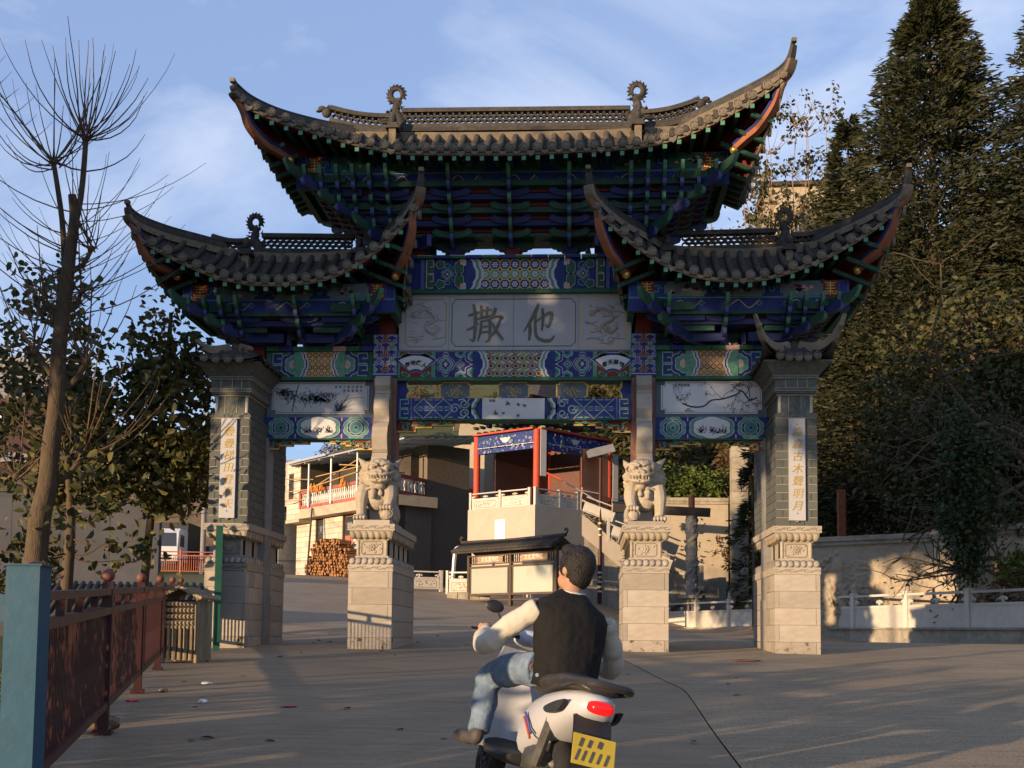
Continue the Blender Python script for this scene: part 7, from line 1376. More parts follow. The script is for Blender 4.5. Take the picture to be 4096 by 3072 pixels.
def shoot(b, p, d, L, r, rg, bend=.5, k=4):
    """long whip curving upwards"""
    p = Vector(p); d = Vector(d).normalized(); P = [p.copy()]
    for i in range(7): d = (d+Vector((rg.gauss(0, .05), rg.gauss(0, .05), bend*.16))).normalized(); p = p+d*(L/7); P.append(p.copy())
    b.tube(P, [r*(1-.8*i/7)+.0015 for i in range(8)], k); return P
# ---- pollarded tree beside the fence
PT = thing('pollarded_tree', 'pollarded tree with bare upright shoots rising behind the maroon fence', 'tree', (-8.33, -2.75, -1.1)); tb = Vector((-8.33, -2.75, -1.1)); rg = random.Random(21)
def rel(P): return [Vector(p)-tb for p in P]
b = MB(); tr = [(-8.36, -2.75, -1.2), (-8.33, -2.74, .4), (-8.31, -2.75, 1.4), (-8.24, -2.8, 2.3), (-8.10, -2.83, 2.85), (-8.04, -2.88, 3.5), (-7.99, -2.93, 4.3), (-7.91, -3.0, 5.25), (-7.80, -3.05, 6.3), (-7.74, -3.1, 7.0), (-7.71, -3.15, 7.6), (-7.72, -3.15, 8.0)]
q = smooth(rel(wob(tr, .02, rg)), 4); b.tube(q, list(np.interp(np.linspace(0, 1, len(q)), [0, .25, .33, .5, .75, 1], [.22, .19, .175, .15, .115, .07])), 12)
knobs = []
for a_, e, r in (((-7.86, -3.02, 6.7), (-8.06, -3.2, 8.6), .055), ((-7.74, -3.1, 7.1), (-7.46, -3.25, 9.0), .06), ((-8.0, -2.9, 4.7), (-8.35, -3.0, 5.2), .06), ((-7.98, -2.9, 4.5), (-7.45, -2.9, 5.05), .065), ((-8.12, -2.83, 2.8), (-7.55, -2.7, 3.4), .06), ((-8.2, -2.8, 2.5), (-8.65, -2.9, 3.0), .055), ((-7.75, -3.1, 6.6), (-7.35, -3.1, 7.05), .05), ((-7.9, -3.0, 5.4), (-8.1, -3.1, 6.0), .05), ((-7.85, -3.0, 5.9), (-7.55, -3.0, 6.3), .045)):
    P = smooth(rel([a_, tuple(lerp(Vector(a_), Vector(e), .5)+Vector((.03, .05, -.05))), e]), 4); b.tube(P, list(np.linspace(r, r*.75, len(P))), 8); b.ell(P[-1], (r*1.35, r*1.3, r*1.2), n=6, k=9); knobs.append((Vector(P[-1]), r))
b.build('trunk', 'bark', PT, True)
b = MB(); nsh = 0
spec = [(0, 22, 1.9, .8), (1, 26, 2.0, .9), (2, 10, 1.5, .6), (3, 14, 1.9, .7), (4, 14, 2.0, .6), (5, 10, 1.7, .5), (6, 12, 1.6, .8), (7, 8, 1.3, .6), (8, 8, 1.3, .6)]
for ki, n, L, bend in spec:
    for k in range(n):
        a = rg.uniform(0, 2*pi); el = rg.uniform(-.35, .95); shoot(b, knobs[ki][0]+Vector((rg.gauss(0, .04), rg.gauss(0, .04), rg.gauss(0, .05))), (math.cos(a)*math.cos(el), math.sin(a)*math.cos(el)*.6, math.sin(el)+.1), L*rg.uniform(.6, 1.25), rg.uniform(.010, .018), rg, bend+rg.uniform(.1, .9))
for k in range(36):
    z = rg.uniform(5.5, 7.9); p = Vector((itp(z, [5.2, 7, 8], [-7.91, -7.74, -7.72]), -3.08, z))-tb; a = rg.choice((0, pi))+rg.gauss(0, .7); shoot(b, p, (math.cos(a), math.sin(a)*.6, rg.uniform(-.1, .5)), rg.uniform(1.3, 2.6), rg.uniform(.008, .014), rg, .75)
lb = shoot(b, knobs[0][0], (-.7, -.1, .9), 1.9, .03, rg, .0, 6)
for i in range(2, 8): 
    for s in (-1, 1): shoot(b, lb[i], (s*.8, .1, .5), rg.uniform(.3, .7), .006, rg, .4)
b.build('shoots', 'twig', PT, True)
pts = np.array([[rg.gauss(-7.6, .9), rg.gauss(-2.7, .5), rg.uniform(1.3, 3.8)] for _ in range(130)]) - np.array(tb); V_, F_ = leaves(pts, np.full(len(pts), .19), .6, .4, .05, .5, hexa=True); npmesh('foliage', V_, F_, 'leaf_broad', PT)
# ---- leafy broad-leaved trees
def broad_tree(label, base, trunk, crowns, leaf, m, seed, group=None, name='broadleaf_tree', lsize=.19, twigs=True, cat='tree', per=11, droop=.55, tr=.11):
    T = thing(name, label, cat, base); rg = random.Random(seed); rn = np.random.default_rng(seed); o0 = Vector(base)
    b = MB(); tp_ = [Vector(p) for p in smooth([Vector(p)-o0 for p in trunk], 4)]; b.tube(tp_, list(np.linspace(tr, tr*.4, len(tp_))), 9); PTS = []
    for (c, r, n) in crowns:
        c = Vector(c)-o0; cent = []
        while len(cent) < n:
            d = rn.normal(size=3); d /= np.linalg.norm(d); rad = rn.uniform(.25, 1)**.5; cent.append(np.array(c)+d*rad*np.array(r))
        for i, q in enumerate(cent):
            if twigs and i % 4 == 0:
                s = min(tp_, key=lambda p: (p-Vector(q)).length+.6*max(0, p.z-q[2])); mid = lerp(s, Vector(q), .5)+Vector((rg.gauss(0, .12), rg.gauss(0, .12), -.12)); b.tube(smooth([s, mid, Vector(q)], 3), [.022, .018, .014, .012, .010, .007, .004], 5)
            k = rn.integers(per//2, per+3); PTS.append(q+rn.normal(size=(k, 3))*np.array([.17, .17, .15])*(lsize/.19))
    b.build('trunk', 'bark', T, True); P = np.concatenate(PTS); V_, F_ = leaves(P, np.full(len(P), lsize), .6, .5, .06, droop, rn, None, lsize < .4); npmesh('crown', V_, F_, m, T)
    return T
broad_tree('leafy broad leaved tree growing beside the left brick pillar', (-8.2, 1.7, -.9), [(-8.2, 1.7, -1), (-8.1, 1.7, 1.5), (-7.9, 1.6, 3.6), (-7.7, 1.5, 5.6), (-7.6, 1.4, 7.2)], [((-7.45, 1.4, 5.0), (.95, 1.2, 2.0), 200), ((-7.6, 1.4, 3.7), (1.2, 1.2, 1.0), 120), ((-8.6, 1.2, 4.6), (.9, 1.0, 1.6), 80), ((-7.9, 1.3, 6.6), (.6, .8, .9), 26), ((-6.75, 1.6, 4.1), (.45, .8, .9), 36)], .19, 'leaf_broad', 31)
broad_tree('thin leafy tree behind the pollarded trunk', (-10.4, 1.5, -1.0), [(-10.4, 1.5, -1.1), (-10.3, 1.5, 2.5), (-10.2, 1.4, 5.5), (-10.1, 1.4, 8.2)], [((-10.3, 1.4, 6.6), (1.3, 1.2, 1.9), 100), ((-10.6, 1.5, 4.2), (1.5, 1.3, 1.5), 110), ((-9.3, 1.5, 4.0), (1.2, 1.2, 1.3), 130)], .19, 'leaf_broad', 32)
T = broad_tree('forked dark trunk with low leafy sprays behind the fence', (-8.75, -.75, -1.1), [(-8.75, -.75, -1.2), (-8.68, -.75, 1.0), (-8.62, -.8, 2.4), (-8.7, -.85, 3.6)], [((-7.5, -.6, 1.9), (.8, .6, .3), 12), ((-8.6, -.7, 3.0), (.8, .7, .8), 20), ((-9.6, -.7, 1.6), (.9, .6, .7), 34), ((-9.2, -.6, 4.6), (1.1, .8, 1.2), 50)], .19, 'leaf_olive', 33, tr=.15)
# ---- unseen trees added behind the camera so their crowns shade the archway
for k, (x, y, zc, r, n) in enumerate(((-11.8, -18.4, 8.4, 2.6, 250), (-14.4, -16.0, 8.8, 2.8, 290), (-17.0, -13.6, 8.8, 2.7, 270), (-9.2, -20.6, 8.4, 2.4, 190), (-19.6, -11.2, 8.6, 2.6, 230), (-6.4, -23.0, 8.8, 2.2, 100), (-22.2, -8.8, 8.2, 2.4, 150))):
    broad_tree('unseen broad leaved tree, number %s added to shade the archway' % ('one', 'two', 'three', 'four', 'five', 'six', 'seven')[k], (x, y, -1.2), [(x, y, -1.3), (x+.1, y, 2.5), (x, y+.1, 6), (x+.1, y, 9.5)], [((x, y, zc), (r, r, 2.7), n), ((x+1, y-1, zc+1.6), (r*.7, r*.7, 1.4), n//3)], .4, 'leaf_broad', 60+k, 'added shade trees', lsize=.42, per=12)
def shrub(label, c, r, n, m, seed, lsize=.14, name='shrub', droop=.1, aspect=.5, group=None):
    T = thing(name, label, 'shrub', (c[0], c[1], c[2]-r[2]), group=group); rn = np.random.default_rng(seed); rg = random.Random(seed); b = MB()
    for k in range(9): a = rg.uniform(0, 2*pi); shoot(b, (0, 0, 0), (math.cos(a)*.6, math.sin(a)*.6, 1), r[2]*rg.uniform(1.0, 1.8), .014, rg, .1)
    b.build('stems', 'twig', T, True); d = rn.normal(size=(n, 3)); d /= np.linalg.norm(d, axis=1)[:, None]; bump = 1+.25*np.sin(d[:, 0]*5+seed)*np.cos(d[:, 1]*4); P = d*np.array(r)*(rn.uniform(.2, 1, n)**.4*bump)[:, None]+np.array([0, 0, r[2]]); P = P[P[:, 2] > 0]
    V_, F_ = leaves(P, np.full(len(P), lsize), aspect, .5, .04, droop, rn); npmesh('foliage', V_, F_, m, T); return T
for k, (x, y, h) in enumerate(((-3.5, -18.9, 1.15), (-4.3, -16.5, 1.2), (-5.1, -14.1, 1.15), (-6.3, -19.5, 1.1))):  # unseen shrubs added beyond the fence to keep it in shade
    shrub('unseen shrub, number %s added to shade the fence' % ('one', 'two', 'three', 'four', 'five', 'six', 'seven')[k], (x, y, -1.0+h), (1.0, 1.0, h), 900, 'leaf_olive', 80+k, .2)
# ---- conifers
def conifer(label, base, h, rad, n, seed, name='conifer_tree', z0=.08, m='needle', lsize=.42, asp=.16, up=.25, density=1.0):
    T = thing(name, label, 'tree', base); rn = np.random.default_rng(seed); rg = random.Random(seed); b = MB(); b.tube([(0, 0, -1), (0, 0, h*.5), (rg.gauss(0, .1), 0, h*.98)], [h*.014, h*.009, .02], 9); P = []; D = []
    nb_ = int(n/95)
    for i in range(nb_):
        t = z0+(1-z0)*(rn.uniform(0, 1)**.85); z = h*t; R_ = rad*(1-t)**.8*rn.uniform(.55, 1.12)+.2; a = rn.uniform(0, 2*pi); u = np.array([math.cos(a), math.sin(a), up*rn.uniform(-.2, 1)]); k = int(40+70*R_/rad)
        s = rn.uniform(.12, 1, k)**.7; sag = -.18*R_*s**2; side = np.cross(u, [0, 0, 1]); p = np.outer(s*R_, u)+np.outer(rn.normal(0, .13, k)*R_*.55*(.35+s), side); p[:, 2] += z+sag+rn.normal(0, .10*R_/2+.06, k); P.append(p); D.append(np.tile(u*np.array([1, 1, 0])+np.array([0, 0, .15]), (k, 1))+rn.normal(0, .35, (k, 3)))
        if i % 3 == 0: b.tube([(0, 0, z), tuple(u*R_*.5+np.array([0, 0, z-.03])), tuple(u*R_+np.array([0, 0, z-.16*R_]))], [.035, .022, .006], 4)
    b.build('trunk', 'bark', T, True); P = np.concatenate(P); D = np.concatenate(D); V_, F_ = leaves(P, np.full(len(P), lsize), asp, .5, .0, .15, rn, D); npmesh('crown', V_, F_, m, T); return T
conifer('tall dense conifer towering over the hillside', (15.4, 23.0, 3.0), 24.0, 8.6, 100000, 41, lsize=.34, asp=.24)
conifer('slim dark conifer beside the tallest conifer', (12.6, 25.5, 4.0), 18.6, 4.4, 38000, 42, lsize=.33, asp=.22)
conifer('dark conifer leaning at the far right of the hillside', (19.8, 22.0, 3.5), 22.5, 8.0, 70000, 43, lsize=.34, asp=.24)
conifer('dark drooping cypress in front of the relief wall end', (7.35, 17.6, .5), 6.6, 1.0, 4200, 44, 'cypress_tree', .16, lsize=.28, up=-.5)
# ---- hillside growth
def thicket(name, label, boxes, m, seed, lsize, asp=.45, droop=.2, kind='stuff'):
    rn = np.random.default_rng(seed); PP = []
    for (x0, x1, y0, y1, h, n) in boxes:
        nc = max(6, n//220); cx = rn.uniform(x0, x1, nc); cy = rn.uniform(y0, y1, nc); cz = gfull(cx, cy)+rn.uniform(.1, 1, nc)*h; r = rn.uniform(.6, 1.5, nc)
        idx = rn.integers(0, nc, n); d = rn.normal(size=(n, 3)); d /= np.linalg.norm(d, axis=1)[:, None]; PP.append(np.stack([cx[idx], cy[idx], cz[idx]], 1)+d*(r[idx]*rn.uniform(.5, 1, n))[:, None]*np.array([1, 1, .8]))
    P = np.concatenate(PP); V_, F_ = leaves(P, np.full(len(P), lsize), asp, .5, .05, droop, rn); o = npmesh(name, V_, F_, m); o['label'] = label; o['category'] = 'thicket'; o['kind'] = kind; return o
thicket('hillside_shrubs', 'dense olive shrubs covering the hillside above the relief wall', [(9, 22, 15, 19, 2.6, 26000), (9, 24, 19, 26, 3.2, 30000), (14, 24, 8, 15, 3.4, 24000), (5, 12, 28.5, 36, 3.4, 24000), (12, 26, 26, 36, 5, 22000)], 'leaf_olive', 51, .24)
thicket('hillside_brush', 'brown dry brush mixed through the hillside shrubs', [(9, 22, 15, 20, 3.2, 10000), (13, 24, 8, 15, 3.8, 11000), (6, 12, 27.5, 34, 4.2, 9000), (-14, 12, 44, 60, 2.5, 18000), (-26, 14, 60, 90, 3, 30000)], 'leaf_brown', 52, .26, .35, .5)
thicket('wooded_slope', 'dark woodland on the slope behind the pavilion', [(2, 14, 36, 46, 6, 26000), (-6, 16, 46, 66, 5, 26000)], 'leaf_olive', 53, .42)
shrub('bright green shrub lit above the plain stone faced wall', (6.3, 29.3, 6.8), (2.3, 1.2, 1.3), 3600, 'leaf_bright', 54, .2)
shrub('feathery green shrub between the street lamp and the right lion', (3.3, 15.0, 1.9), (.75, .7, 1.6), 1500, 'leaf_olive', 55, .2, droop=.1, aspect=.16)
shrub('bright leafy spray hanging at the end of the relief wall', (13.0, 7.6, 2.2), (.8, .6, .5), 420, 'leaf_bright', 56, .2)
# ---- bare branched tree with hanging vines
VT = thing('vine_tree', 'bare branched tree hung with ivy arching over the relief wall', 'tree', (16.5, 11.5, 1.0)); rg = random.Random(77); b = MB(); vb = Vector((16.5, 11.5, 1.0)); tips = []
def grow(p, d, L, r, dep):
    P = [p.copy()]; n = 5
    for i in range(n): d = (d+Vector((rg.gauss(0, .16), rg.gauss(0, .14), rg.gauss(0, .13)))).normalized(); p = p+d*(L/n); P.append(p.copy())
    b.tube(P, list(np.linspace(r, r*.6, n+1)), 6 if dep > 1 else 4); tips.append(P[-1])
    if dep > 0:
        for k in range(rg.choice((3, 4, 4))): q = P[rg.choice((2, 3, 4, 5))]; a = Vector((rg.gauss(-.25, .7), rg.gauss(-.1, .6), rg.gauss(-.05, .55))); grow(q, (d*.7+a).normalized(), L*rg.uniform(.5, .75), r*.55, dep-1)
grow(Vector((0, 0, -1)), Vector((-.15, -.1, 1)), 4.2, .22, 0)
for q, d, L, r in (((-.5, -.3, 2.6), (-1, -.35, .25), 4.0, .12), ((-.5, -.3, 3.0), (-1, -.2, .55), 4.2, .12), ((-.6, -.3, 1.8), (-1, -.5, .0), 3.4, .10), ((-.5, -.3, 3.2), (-.6, .1, 1), 3.6, .1), ((-.4, -.2, 2.2), (-.9, -.7, .3), 3.6, .1)): grow(Vector(q), Vector(d), L, r, 3)
b.build('branches', 'bark', VT, True)
rn = np.random.default_rng(5); tp_ = np.array([tuple(t) for t in tips]); sel = tp_[rn.integers(0, len(tp_), 700)]+rn.normal(0, .25, (700, 3)); V_, F_ = leaves(sel, np.full(700, .13), .5, .5, .05, .4, rn); npmesh('dry_leaves', V_, F_, 'leaf_brown', VT)
vp = []
for k in range(46):
    x, y = rn.normal(11.35-16.5, .42), rn.normal(7.7-11.5, .35); top = 5.6-1.0+rn.normal(0, .4); bot = 1.5-1+abs(x+5.1)*1.9+rn.uniform(0, .7); n = int((top-bot)*34)
    if n > 3: t = np.linspace(0, 1, n); vp.append(np.stack([x+.12*np.sin(t*5+k)+rn.normal(0, .07, n), y+rn.normal(0, .07, n), bot+(top-bot)*t], 1))
for k in range(60): x, y, z = rn.uniform(-6, -1), rn.uniform(-4.5, .5), rn.uniform(2.2, 6.2); vp.append(np.array([x, y, z])+rn.normal(0, .3, (24, 3)))
vp = np.concatenate(vp); V_, F_ = leaves(vp, np.full(len(vp), .14), .7, .5, .05, .5, rn); npmesh('ivy', V_, F_, 'ivy', VT)
b = MB(); b.tube(smooth([(-1.2, -.8, 4.2), (-3.2, -2.2, 5.0), (-4.6, -3.4, 5.0), (-5.3, -3.9, 4.4)], 4), .06, 7); b.build('vine_branch', 'bark', VT, True)
# ---- sparse tree with seed clusters behind the right roofs
ST = thing('sparse_tree', 'sparse upright tree with scattered leaf tufts behind the right roof tips', 'tree', (11.0, 29.0, 7.0)); b = MB(); rg = random.Random(91); pts = []
for k in range(30):
    P = shoot(b, (rg.gauss(0, .5), rg.gauss(0, .4), 0), (rg.gauss(0.03, .14), rg.gauss(0, .14), 1), rg.uniform(9, 17.0), .06, rg, .12, 5)
    for p in P[3:]:
        for j in range(6): Q = shoot(b, p, (rg.gauss(0, .8), rg.gauss(0, .8), .7), rg.uniform(.7, 1.8), .02, rg, .5, 3); pts.append(Q[-1]); pts.append(Q[-3])
b.build('stems', 'bark_pale', ST, True); pa = np.array([tuple(p) for p in pts]); pa = pa[rn.random(len(pa)) < .6]; pp = np.repeat(pa, 9, 0)+rn.normal(0, .16, (len(pa)*9, 3)); V_, F_ = leaves(pp, np.full(len(pp), .23), .6, .5, .05, .5, rn); npmesh('leaf_tufts', V_, F_, 'leaf_olive', ST)
block('hilltop_building', 'pale hilltop building with grey roof behind the sparse tree', (11.0, 37, 10), R(-3), 6, 5, 14.3, 'plaster', 'tile', ((1, 2.2, 11.2, 12.8), (3.2, 4.4, 11.2, 12.8)))
block('hilltop_building', 'pale far building half hidden by the conifers', (17.5, 40, 10), R(4), 7, 5, 8.0, 'plaster', 'tile', ((1, 2.2, 5.5, 7), (3.2, 4.4, 5.5, 7)))
broad_tree('large rounded bushy tree with brown and olive leaves on the hillside', (15.0, 15.5, 2.0), [(15, 15.5, 1.5), (14.8, 15.3, 5), (14.3, 15, 8), (14, 15, 11)], [((13.6, 14.6, 8.6), (3.3, 2.2, 3.2), 420), ((16.6, 14.0, 8.0), (3.0, 2.2, 3.6), 380), ((12.2, 14.2, 6.0), (2.2, 1.5, 2.0), 200), ((15.5, 13.2, 5.2), (3.4, 1.5, 1.6), 240)], .2, 'leaf_olive', 95, lsize=.21, per=12, droop=.4, tr=.3)
# a few rusty posts on the hillside
for k, (x, y, h, lab) in enumerate(((9.9, 15.4, 2.3, 'rusty red post standing above the relief wall coping'), (13.5, 12.9, 2.9, 'white and red painted post behind the hanging ivy'))):
    o = MB().bb(-.12, .12, -.12, .12, 0, h).build('marker_post', 'rust', None, loc=(x, y, 2.9)); o['label'] = lab; o['category'] = 'post'
# grass along the fence foot and bank
rn = np.random.default_rng(8); n = 5200; gy = rn.uniform(-19, 6, n); gx = fence_x(gy)-.75-np.abs(rn.normal(0, 1.3, n)); gp = np.stack([gx, gy, gfull(gx, gy)], 1); V_, F_ = leaves(gp, np.full(n, .34), .12, .3, 0, -1.4, rn); o = npmesh('verge_grass', V_, F_, 'grass_blade'); o['label'] = 'rough green grass growing along the foot of the fence'; o['category'] = 'grass'; o['kind'] = 'stuff'
# ================================================================ buildings and vehicles beyond the trees on the left
mat('maroon_wall', (0.06, 0.03, 0.028), 0.9, 0.2, 2, 0.1); mat('grey_wall', (0.055, 0.055, 0.062), 0.95, 0.18, 1.0, 0.2, 8, dirt=0.3, dirtc=(0.1, 0.1, 0.1)); mat('white_brick', (0.2, 0.2, 0.22), 0.9, 0.1, 4); mat('fence_red', (0.33, 0.09, 0.05), 0.6, 0.2, 8)
T = thing('maroon_building', 'maroon two storey building with a white band above a grey concrete wall', 'building', (-54.9, 50.1, -3.8), R(2)); T.scale = (1.79, 1.79, 1.79)
CW = thing('concrete_wall', 'plain grey concrete retaining wall standing behind the pollarded tree', 'wall', (-21, 17, -1.2), R(3))
for k in range(4): b = MB(); b.bb(k*1.78+.006, (k+1)*1.78-.006, 0, .3, 0, 6.25); b.build('wall_bay', 'grey_wall', CW)
b = MB(); b.bb(0, 11.6, 0, 8, 0, 7.9); b.build('lower_wall', 'grey_wall', T); b = MB(); b.bb(0, 11.6, .02, 8, 7.9, 11.0); b.build('upper_wall', 'maroon_wall', T)
b = MB(); b.bb(-.1, 11.7, -.12, 8, 8.55, 8.9); b.build('white_band', 'white_brick', T); b = MB(); b.bb(11.5, 11.85, -.2, .2, 4.5, 11.2); b.build('white_column', 'white_brick', T)
for x in (2, 5, 8): b = MB(); b.bb(x, x+1.5, -.03, .03, 9.2, 10.5); o = b.build('window', 'zinc', T); b = MB(); b.bb(x+.08, x+1.42, -.05, -.028, 9.28, 10.42); b.build('pane', 'glass_dark', o)
white_brick_me = MB().box((0, 0, 0), (1, 1, 1)).mesh('brick', 'white_brick'); b = MB(); b.bb(4.2, 10.6, 1.5, 7, 11.0, 13.0); b.build('penthouse', 'house_joint', T)
for r in range(14):
    for c in range(17): x0, x1 = max(4.2, 4.2+c*.39-(r % 2)*.19), min(10.6, 4.2+c*.39-(r % 2)*.19+.37); (x1-x0 > .05) and inst(white_brick_me, 'brick', T, ((x0+x1)/2, 1.49, 11.07+r*.138), None, (x1-x0, .04, .12))
b = MB(); b.prism([(3.4, 13.0), (4.6, 13.0), (11.0, 12.6), (11.0, 12.75), (4.4, 13.3), (3.2, 13.35)], (0, 1.2, 0), (1, 0, 0), (0, 0, 1), (0, 1, 0), 6); b.build('roof', 'cement', T)
T = block('grey_building', 'grey brown building with a window and blue edged roof beyond the leafy tree', (-33.5, 50.9, 1.2), R(3), 8.5, 6, 9.2, 'dark_wall', 'slate_frame', ((1.2, 2.6, 6.2, 7.9), (4.4, 5.6, 6.2, 7.9))); T.scale = (1.3, 1.3, 1.3)
block('tiled_building', 'pale building with small tiles low behind the leafy tree', (-17.0, 44, 2), R(0), 9, 5, 8.4, 'house_tile', 'cement', ((1, 2.2, 5, 6.5), (3.4, 4.6, 5, 6.5)))
T = thing('tiled_shed', 'low shed with cream wall and dark tiled roof below the road', 'shed', (-11.5, 4.2, -1.15), R(10)); T.scale = (.885, .885, .885); b = MB(); b.bb(0, 3.6, 0, 3, 0, 2.1); b.build('wall', 'plaster', T)
b = MB(); b.prism([(-.3, 2.0), (3.3, 2.0), (3.3, 2.1), (1.5, 2.95), (-.3, 2.1)], (-.3, 0, 0), (0, 1, 0), (0, 0, 1), (1, 0, 0), 4.4); b.build('roof_board', 'tile', T)
rl2 = MB(); rl2.tube([(0, -.34, 2.1), (0, 1.5, 2.98)], .07, 6); rl2_me = rl2.mesh('roll_tile', 'tile', True)
for k in range(22): inst(rl2_me, 'roll_tile', T, (-.25+4.3*k/21, 0, 0))
# red fence on the upper road
T = thing('road_railing', 'orange red steel railing along the upper road in front of the parked vehicles', 'fence', (-24.6, 38.3, 3.55)); bb_ = MB(); bb_.box((0, 0, .5), (.03, .03, .9)); bm_ = bb_.mesh('bar', 'fence_red')
for k in range(60): inst(bm_, 'bar', T, (k*.12, .02*k, 0))
for z in (.08, .95, 1.15): b = MB(); b.bar((0, 0, z), (7.2, 1.2, z), .05, .06); b.build('rail', 'fence_red', T)
for k in range(5): b = MB(); b.box((k*1.8, k*.3, .6), (.08, .08, 1.3)); b.ell((k*1.8, k*.3, 1.3), (.06, .06, .06), n=6, k=8); b.build('post', 'fence_red', T)
def vehicle(name, label, cat, loc, rz, L, Wd, body, cabz, hood, m, bed=None):
    T = thing(name, label, cat, loc, rz); hw = Wd/2
    pr = body; b = MB(); rings = [[(x, y_, z) for x, z in pr] for y_ in (-hw, -hw+.06, hw-.06, hw)]; rings[0] = [(lerp(x, L/2, .03), -hw, lerp(z, 1.0, .05)) for x, z in pr]; rings[3] = [(lerp(x, L/2, .03), hw, lerp(z, 1.0, .05)) for x, z in pr]; b.loft(rings); b.build('body', m, T, True, 35)
    x0, z0, x1, z1 = cabz; b = MB(); d_ = Vector((x1-x0, 0, z1-z0)).normalized(); n_ = Vector((-d_.z, 0, d_.x))*2.2; b.add([Vector((x0, -hw+.14, z0))+n_*.02, Vector((x0, hw-.14, z0))+n_*.02, Vector((x1, hw-.2, z1))+n_*.02, Vector((x1, -hw+.2, z1))+n_*.02], [(0, 1, 2, 3)]); b.build('windscreen', 'glass_dark', T)
    for s in (-1, 1):
        b = MB(); b.add([(x0+.25, s*(hw+.003), z0+.02), (x1+1.0, s*(hw+.003), z0+.02), (x1+1.0, s*(hw+.003), z1-.08), (x1+.12, s*(hw+.003), z1-.08)], [(0, 1, 2, 3)]); b.build('side_window', 'glass_dark', T); b = MB(); b.ell((.0, s*(hw-.28), .72 if L < 5 else .75), (.05, .14, .08), n=6, k=10); b.build('headlight', 'lumin', T, True)
        for xw in (.8, L-.9): b = MB(); b.tube([(xw, s*(hw-.22), .34), (xw, s*(hw+.01), .34)], .34, 16); o = b.build('wheel', 'rubber', T, True, 40); b = MB(); b.tube([(xw, s*(hw+.0), .34), (xw, s*(hw+.02), .34)], .19, 12); b.build('rim', 'zinc', o, True, 40)
    b = MB(); b.bb(-.06, .06, -hw+.1, hw-.1, .3, .48); b.build('bumper', 'black_plastic', T); b = MB(); b.bb(-.03, .03, -hw+.45, hw-.45, .55, .68); b.build('grille', 'black_plastic', T)
    if bed: b = MB(); b.bb(*bed); b.build('cargo_cover', 'black_plastic', T, True)
    return T
mat('car_silver', (0.42, 0.44, 0.47), 0.3, 0.08, 3, metal=0.4); mat('car_dark', (0.06, 0.07, 0.10), 0.3, 0.1, 3)
truckp = [(0, .45), (0, 1.3), (.18, 2.15), (.5, 2.4), (1.9, 2.4), (1.9, .45)]; vanp = [(0, .35), (0, .85), (.55, 1.05), (1.25, 1.85), (4.3, 1.85), (4.5, 1.0), (4.5, .35)]; carp = [(0, .3), (0, .72), (.95, .88), (1.6, 1.42), (3.0, 1.42), (3.7, .95), (4.3, .9), (4.3, .3)]
vr = R(95)
vehicle('truck', 'white cabbed truck with a dark covered load parked beyond the railing', 'truck', (-23.2, 41.6, 3.9), vr, 6, 2.1, truckp, (.02, 1.32, .2, 2.12), 0, 'white_paint', (1.95, 6, -1.05, 1.05, .6, 2.9))
vehicle('van', 'silver van parked beyond the orange railing', 'van', (-20.0, 46.0, 4.3), vr, 4.5, 1.75, vanp, (.58, 1.07, 1.24, 1.8), 0, 'car_silver')
vehicle('car', 'dark car between the truck and the silver van', 'car', (-21.9, 45.0, 4.2), R(80), 4.3, 1.7, carp, (.97, .9, 1.58, 1.39), 0, 'car_dark')
T = thing('utility_pole', 'pale concrete utility pole beyond the railing', 'pole', (-20.3, 40.5, 3.4)); MB().tube([(0, 0, 0), (0, 0, 9.5)], [.17, .11], 10).build('shaft', 'cement', T, True); MB().bb(-.9, .9, -.05, .05, 8.6, 8.72).build('crossarm', 'cement', T)
T = thing('street_lamp', 'maroon lamp pole with white bands beside the brick pillar', 'street lamp', (-18.4, 38.5, 3.4)); MB().tube([(0, 0, 0), (0, 0, 5.5)], [.09, .06], 9).build('pole', 'fence_red', T, True)
for k in range(5): MB().tube([(0, 0, .4+.25*k), (0, 0, .48+.25*k)], .094, 9).build('band', 'porcelain', T, True)
MB().tube([(0, 0, 5.4), (-.6, -.1, 5.7), (-1.2, -.2, 5.75)], .03, 6).build('arm', 'fence_red', T, True)
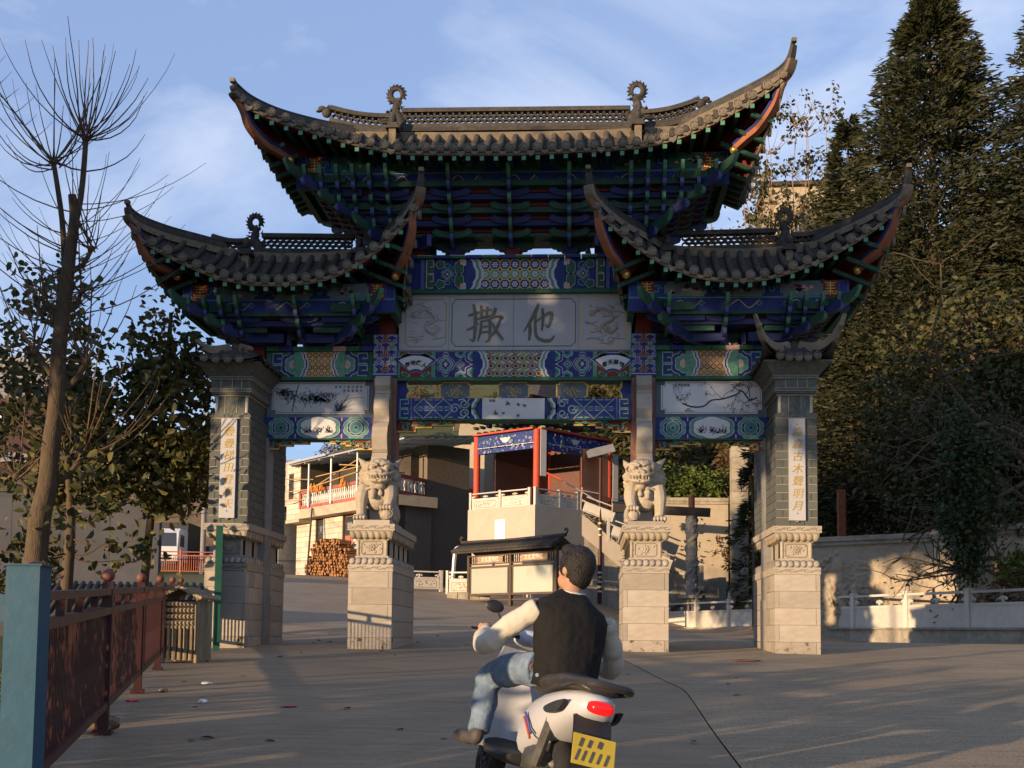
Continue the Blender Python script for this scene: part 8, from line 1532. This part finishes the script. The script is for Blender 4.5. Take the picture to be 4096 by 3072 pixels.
# standing man by the railing
T = thing('person', 'standing man in a dark jacket, pale shirt and dark hat near the upper road', 'person', (-18.9, 45.5, 4.3), R(170)); b = MB()
b.loft([ringx((0, 0, z), rx, ry, 12) for z, rx, ry in ((.85, .16, .11), (1.0, .17, .12), (1.25, .19, .12), (1.42, .17, .10), (1.48, .07, .06), (1.56, .055, .055))]); b.ell((0, .01, 1.66), (.078, .095, .115), n=8, k=12)
for s in (-1, 1): b.tube([(s*.2, 0, 1.38), (s*.25, -.02, 1.1), (s*.22, .06, .88)], [.055, .048, .035], 8); b.tube([(s*.09, 0, .9), (s*.1, .01, .48), (s*.1, 0, .06)], [.085, .065, .045], 8); b.ell((s*.1, .05, .04), (.045, .11, .04), n=6, k=8); b.ell((s*.22, .07, .83), (.03, .03, .05), n=6, k=8); b.ell((s*.08, 0, 1.65), (.012, .02, .03), n=5, k=6)
b.ell((0, .1, 1.65), (.014, .02, .02), n=5, k=6)
o = b.build('body', 'skin', T, True); remesh(o, .014, 2, .5)
b = MB(); b.loft([ringx((0, 0, z), rx, ry, 14) for z, rx, ry in ((.80, .19, .14), (1.1, .19, .14), (1.3, .21, .14), (1.43, .18, .12), (1.49, .09, .08))]); [b.tube([(s*.2, 0, 1.38), (s*.25, -.02, 1.1), (s*.225, .05, .93)], [.07, .06, .05], 10) for s in (-1, 1)]; b.build('jacket', 'vest', T, True)
b = MB(); b.bb(-.05, .05, .12, .15, .95, 1.42); b.build('shirt_front', 'shirt', T)
b = MB(); [b.tube([(s*.09, 0, .92), (s*.1, .01, .48), (s*.1, 0, .08)], [.1, .08, .065], 10) for s in (-1, 1)]; b.build('trousers', 'car_dark', T, True)
b = MB(); b.lathe([(.15, 1.71), (.155, 1.72), (.10, 1.74), (.09, 1.82), (.03, 1.84)], (0, 0, 0), 14); b.build('hat', 'vest', T, True)
# overhead wires on the left
for k, (a_, e, sag) in enumerate((((-30, 10, 3.9), (-6.5, 40, 4.6), .8), ((-30, 8, 8.2), (-20.3, 40.5, 12.0), .7), ((-30, 2, 6.2), (-20.3, 40.5, 11.8), .8), ((-30, 12, 2.9), (-18.4, 38.5, 7.0), .5))):
    P = [tuple(lerp(Vector(a_), Vector(e), t)-Vector((0, 0, sag*4*t*(1-t)))) for t in np.linspace(0, 1, 20)]; o = MB().tube(P, .018, 4).build('overhead_wire', 'black_plastic', None); o['label'] = ('lowest', 'uppermost', 'second highest', 'slack')[k]+' black overhead wire crossing behind the pollarded tree'; o['category'] = 'wire'
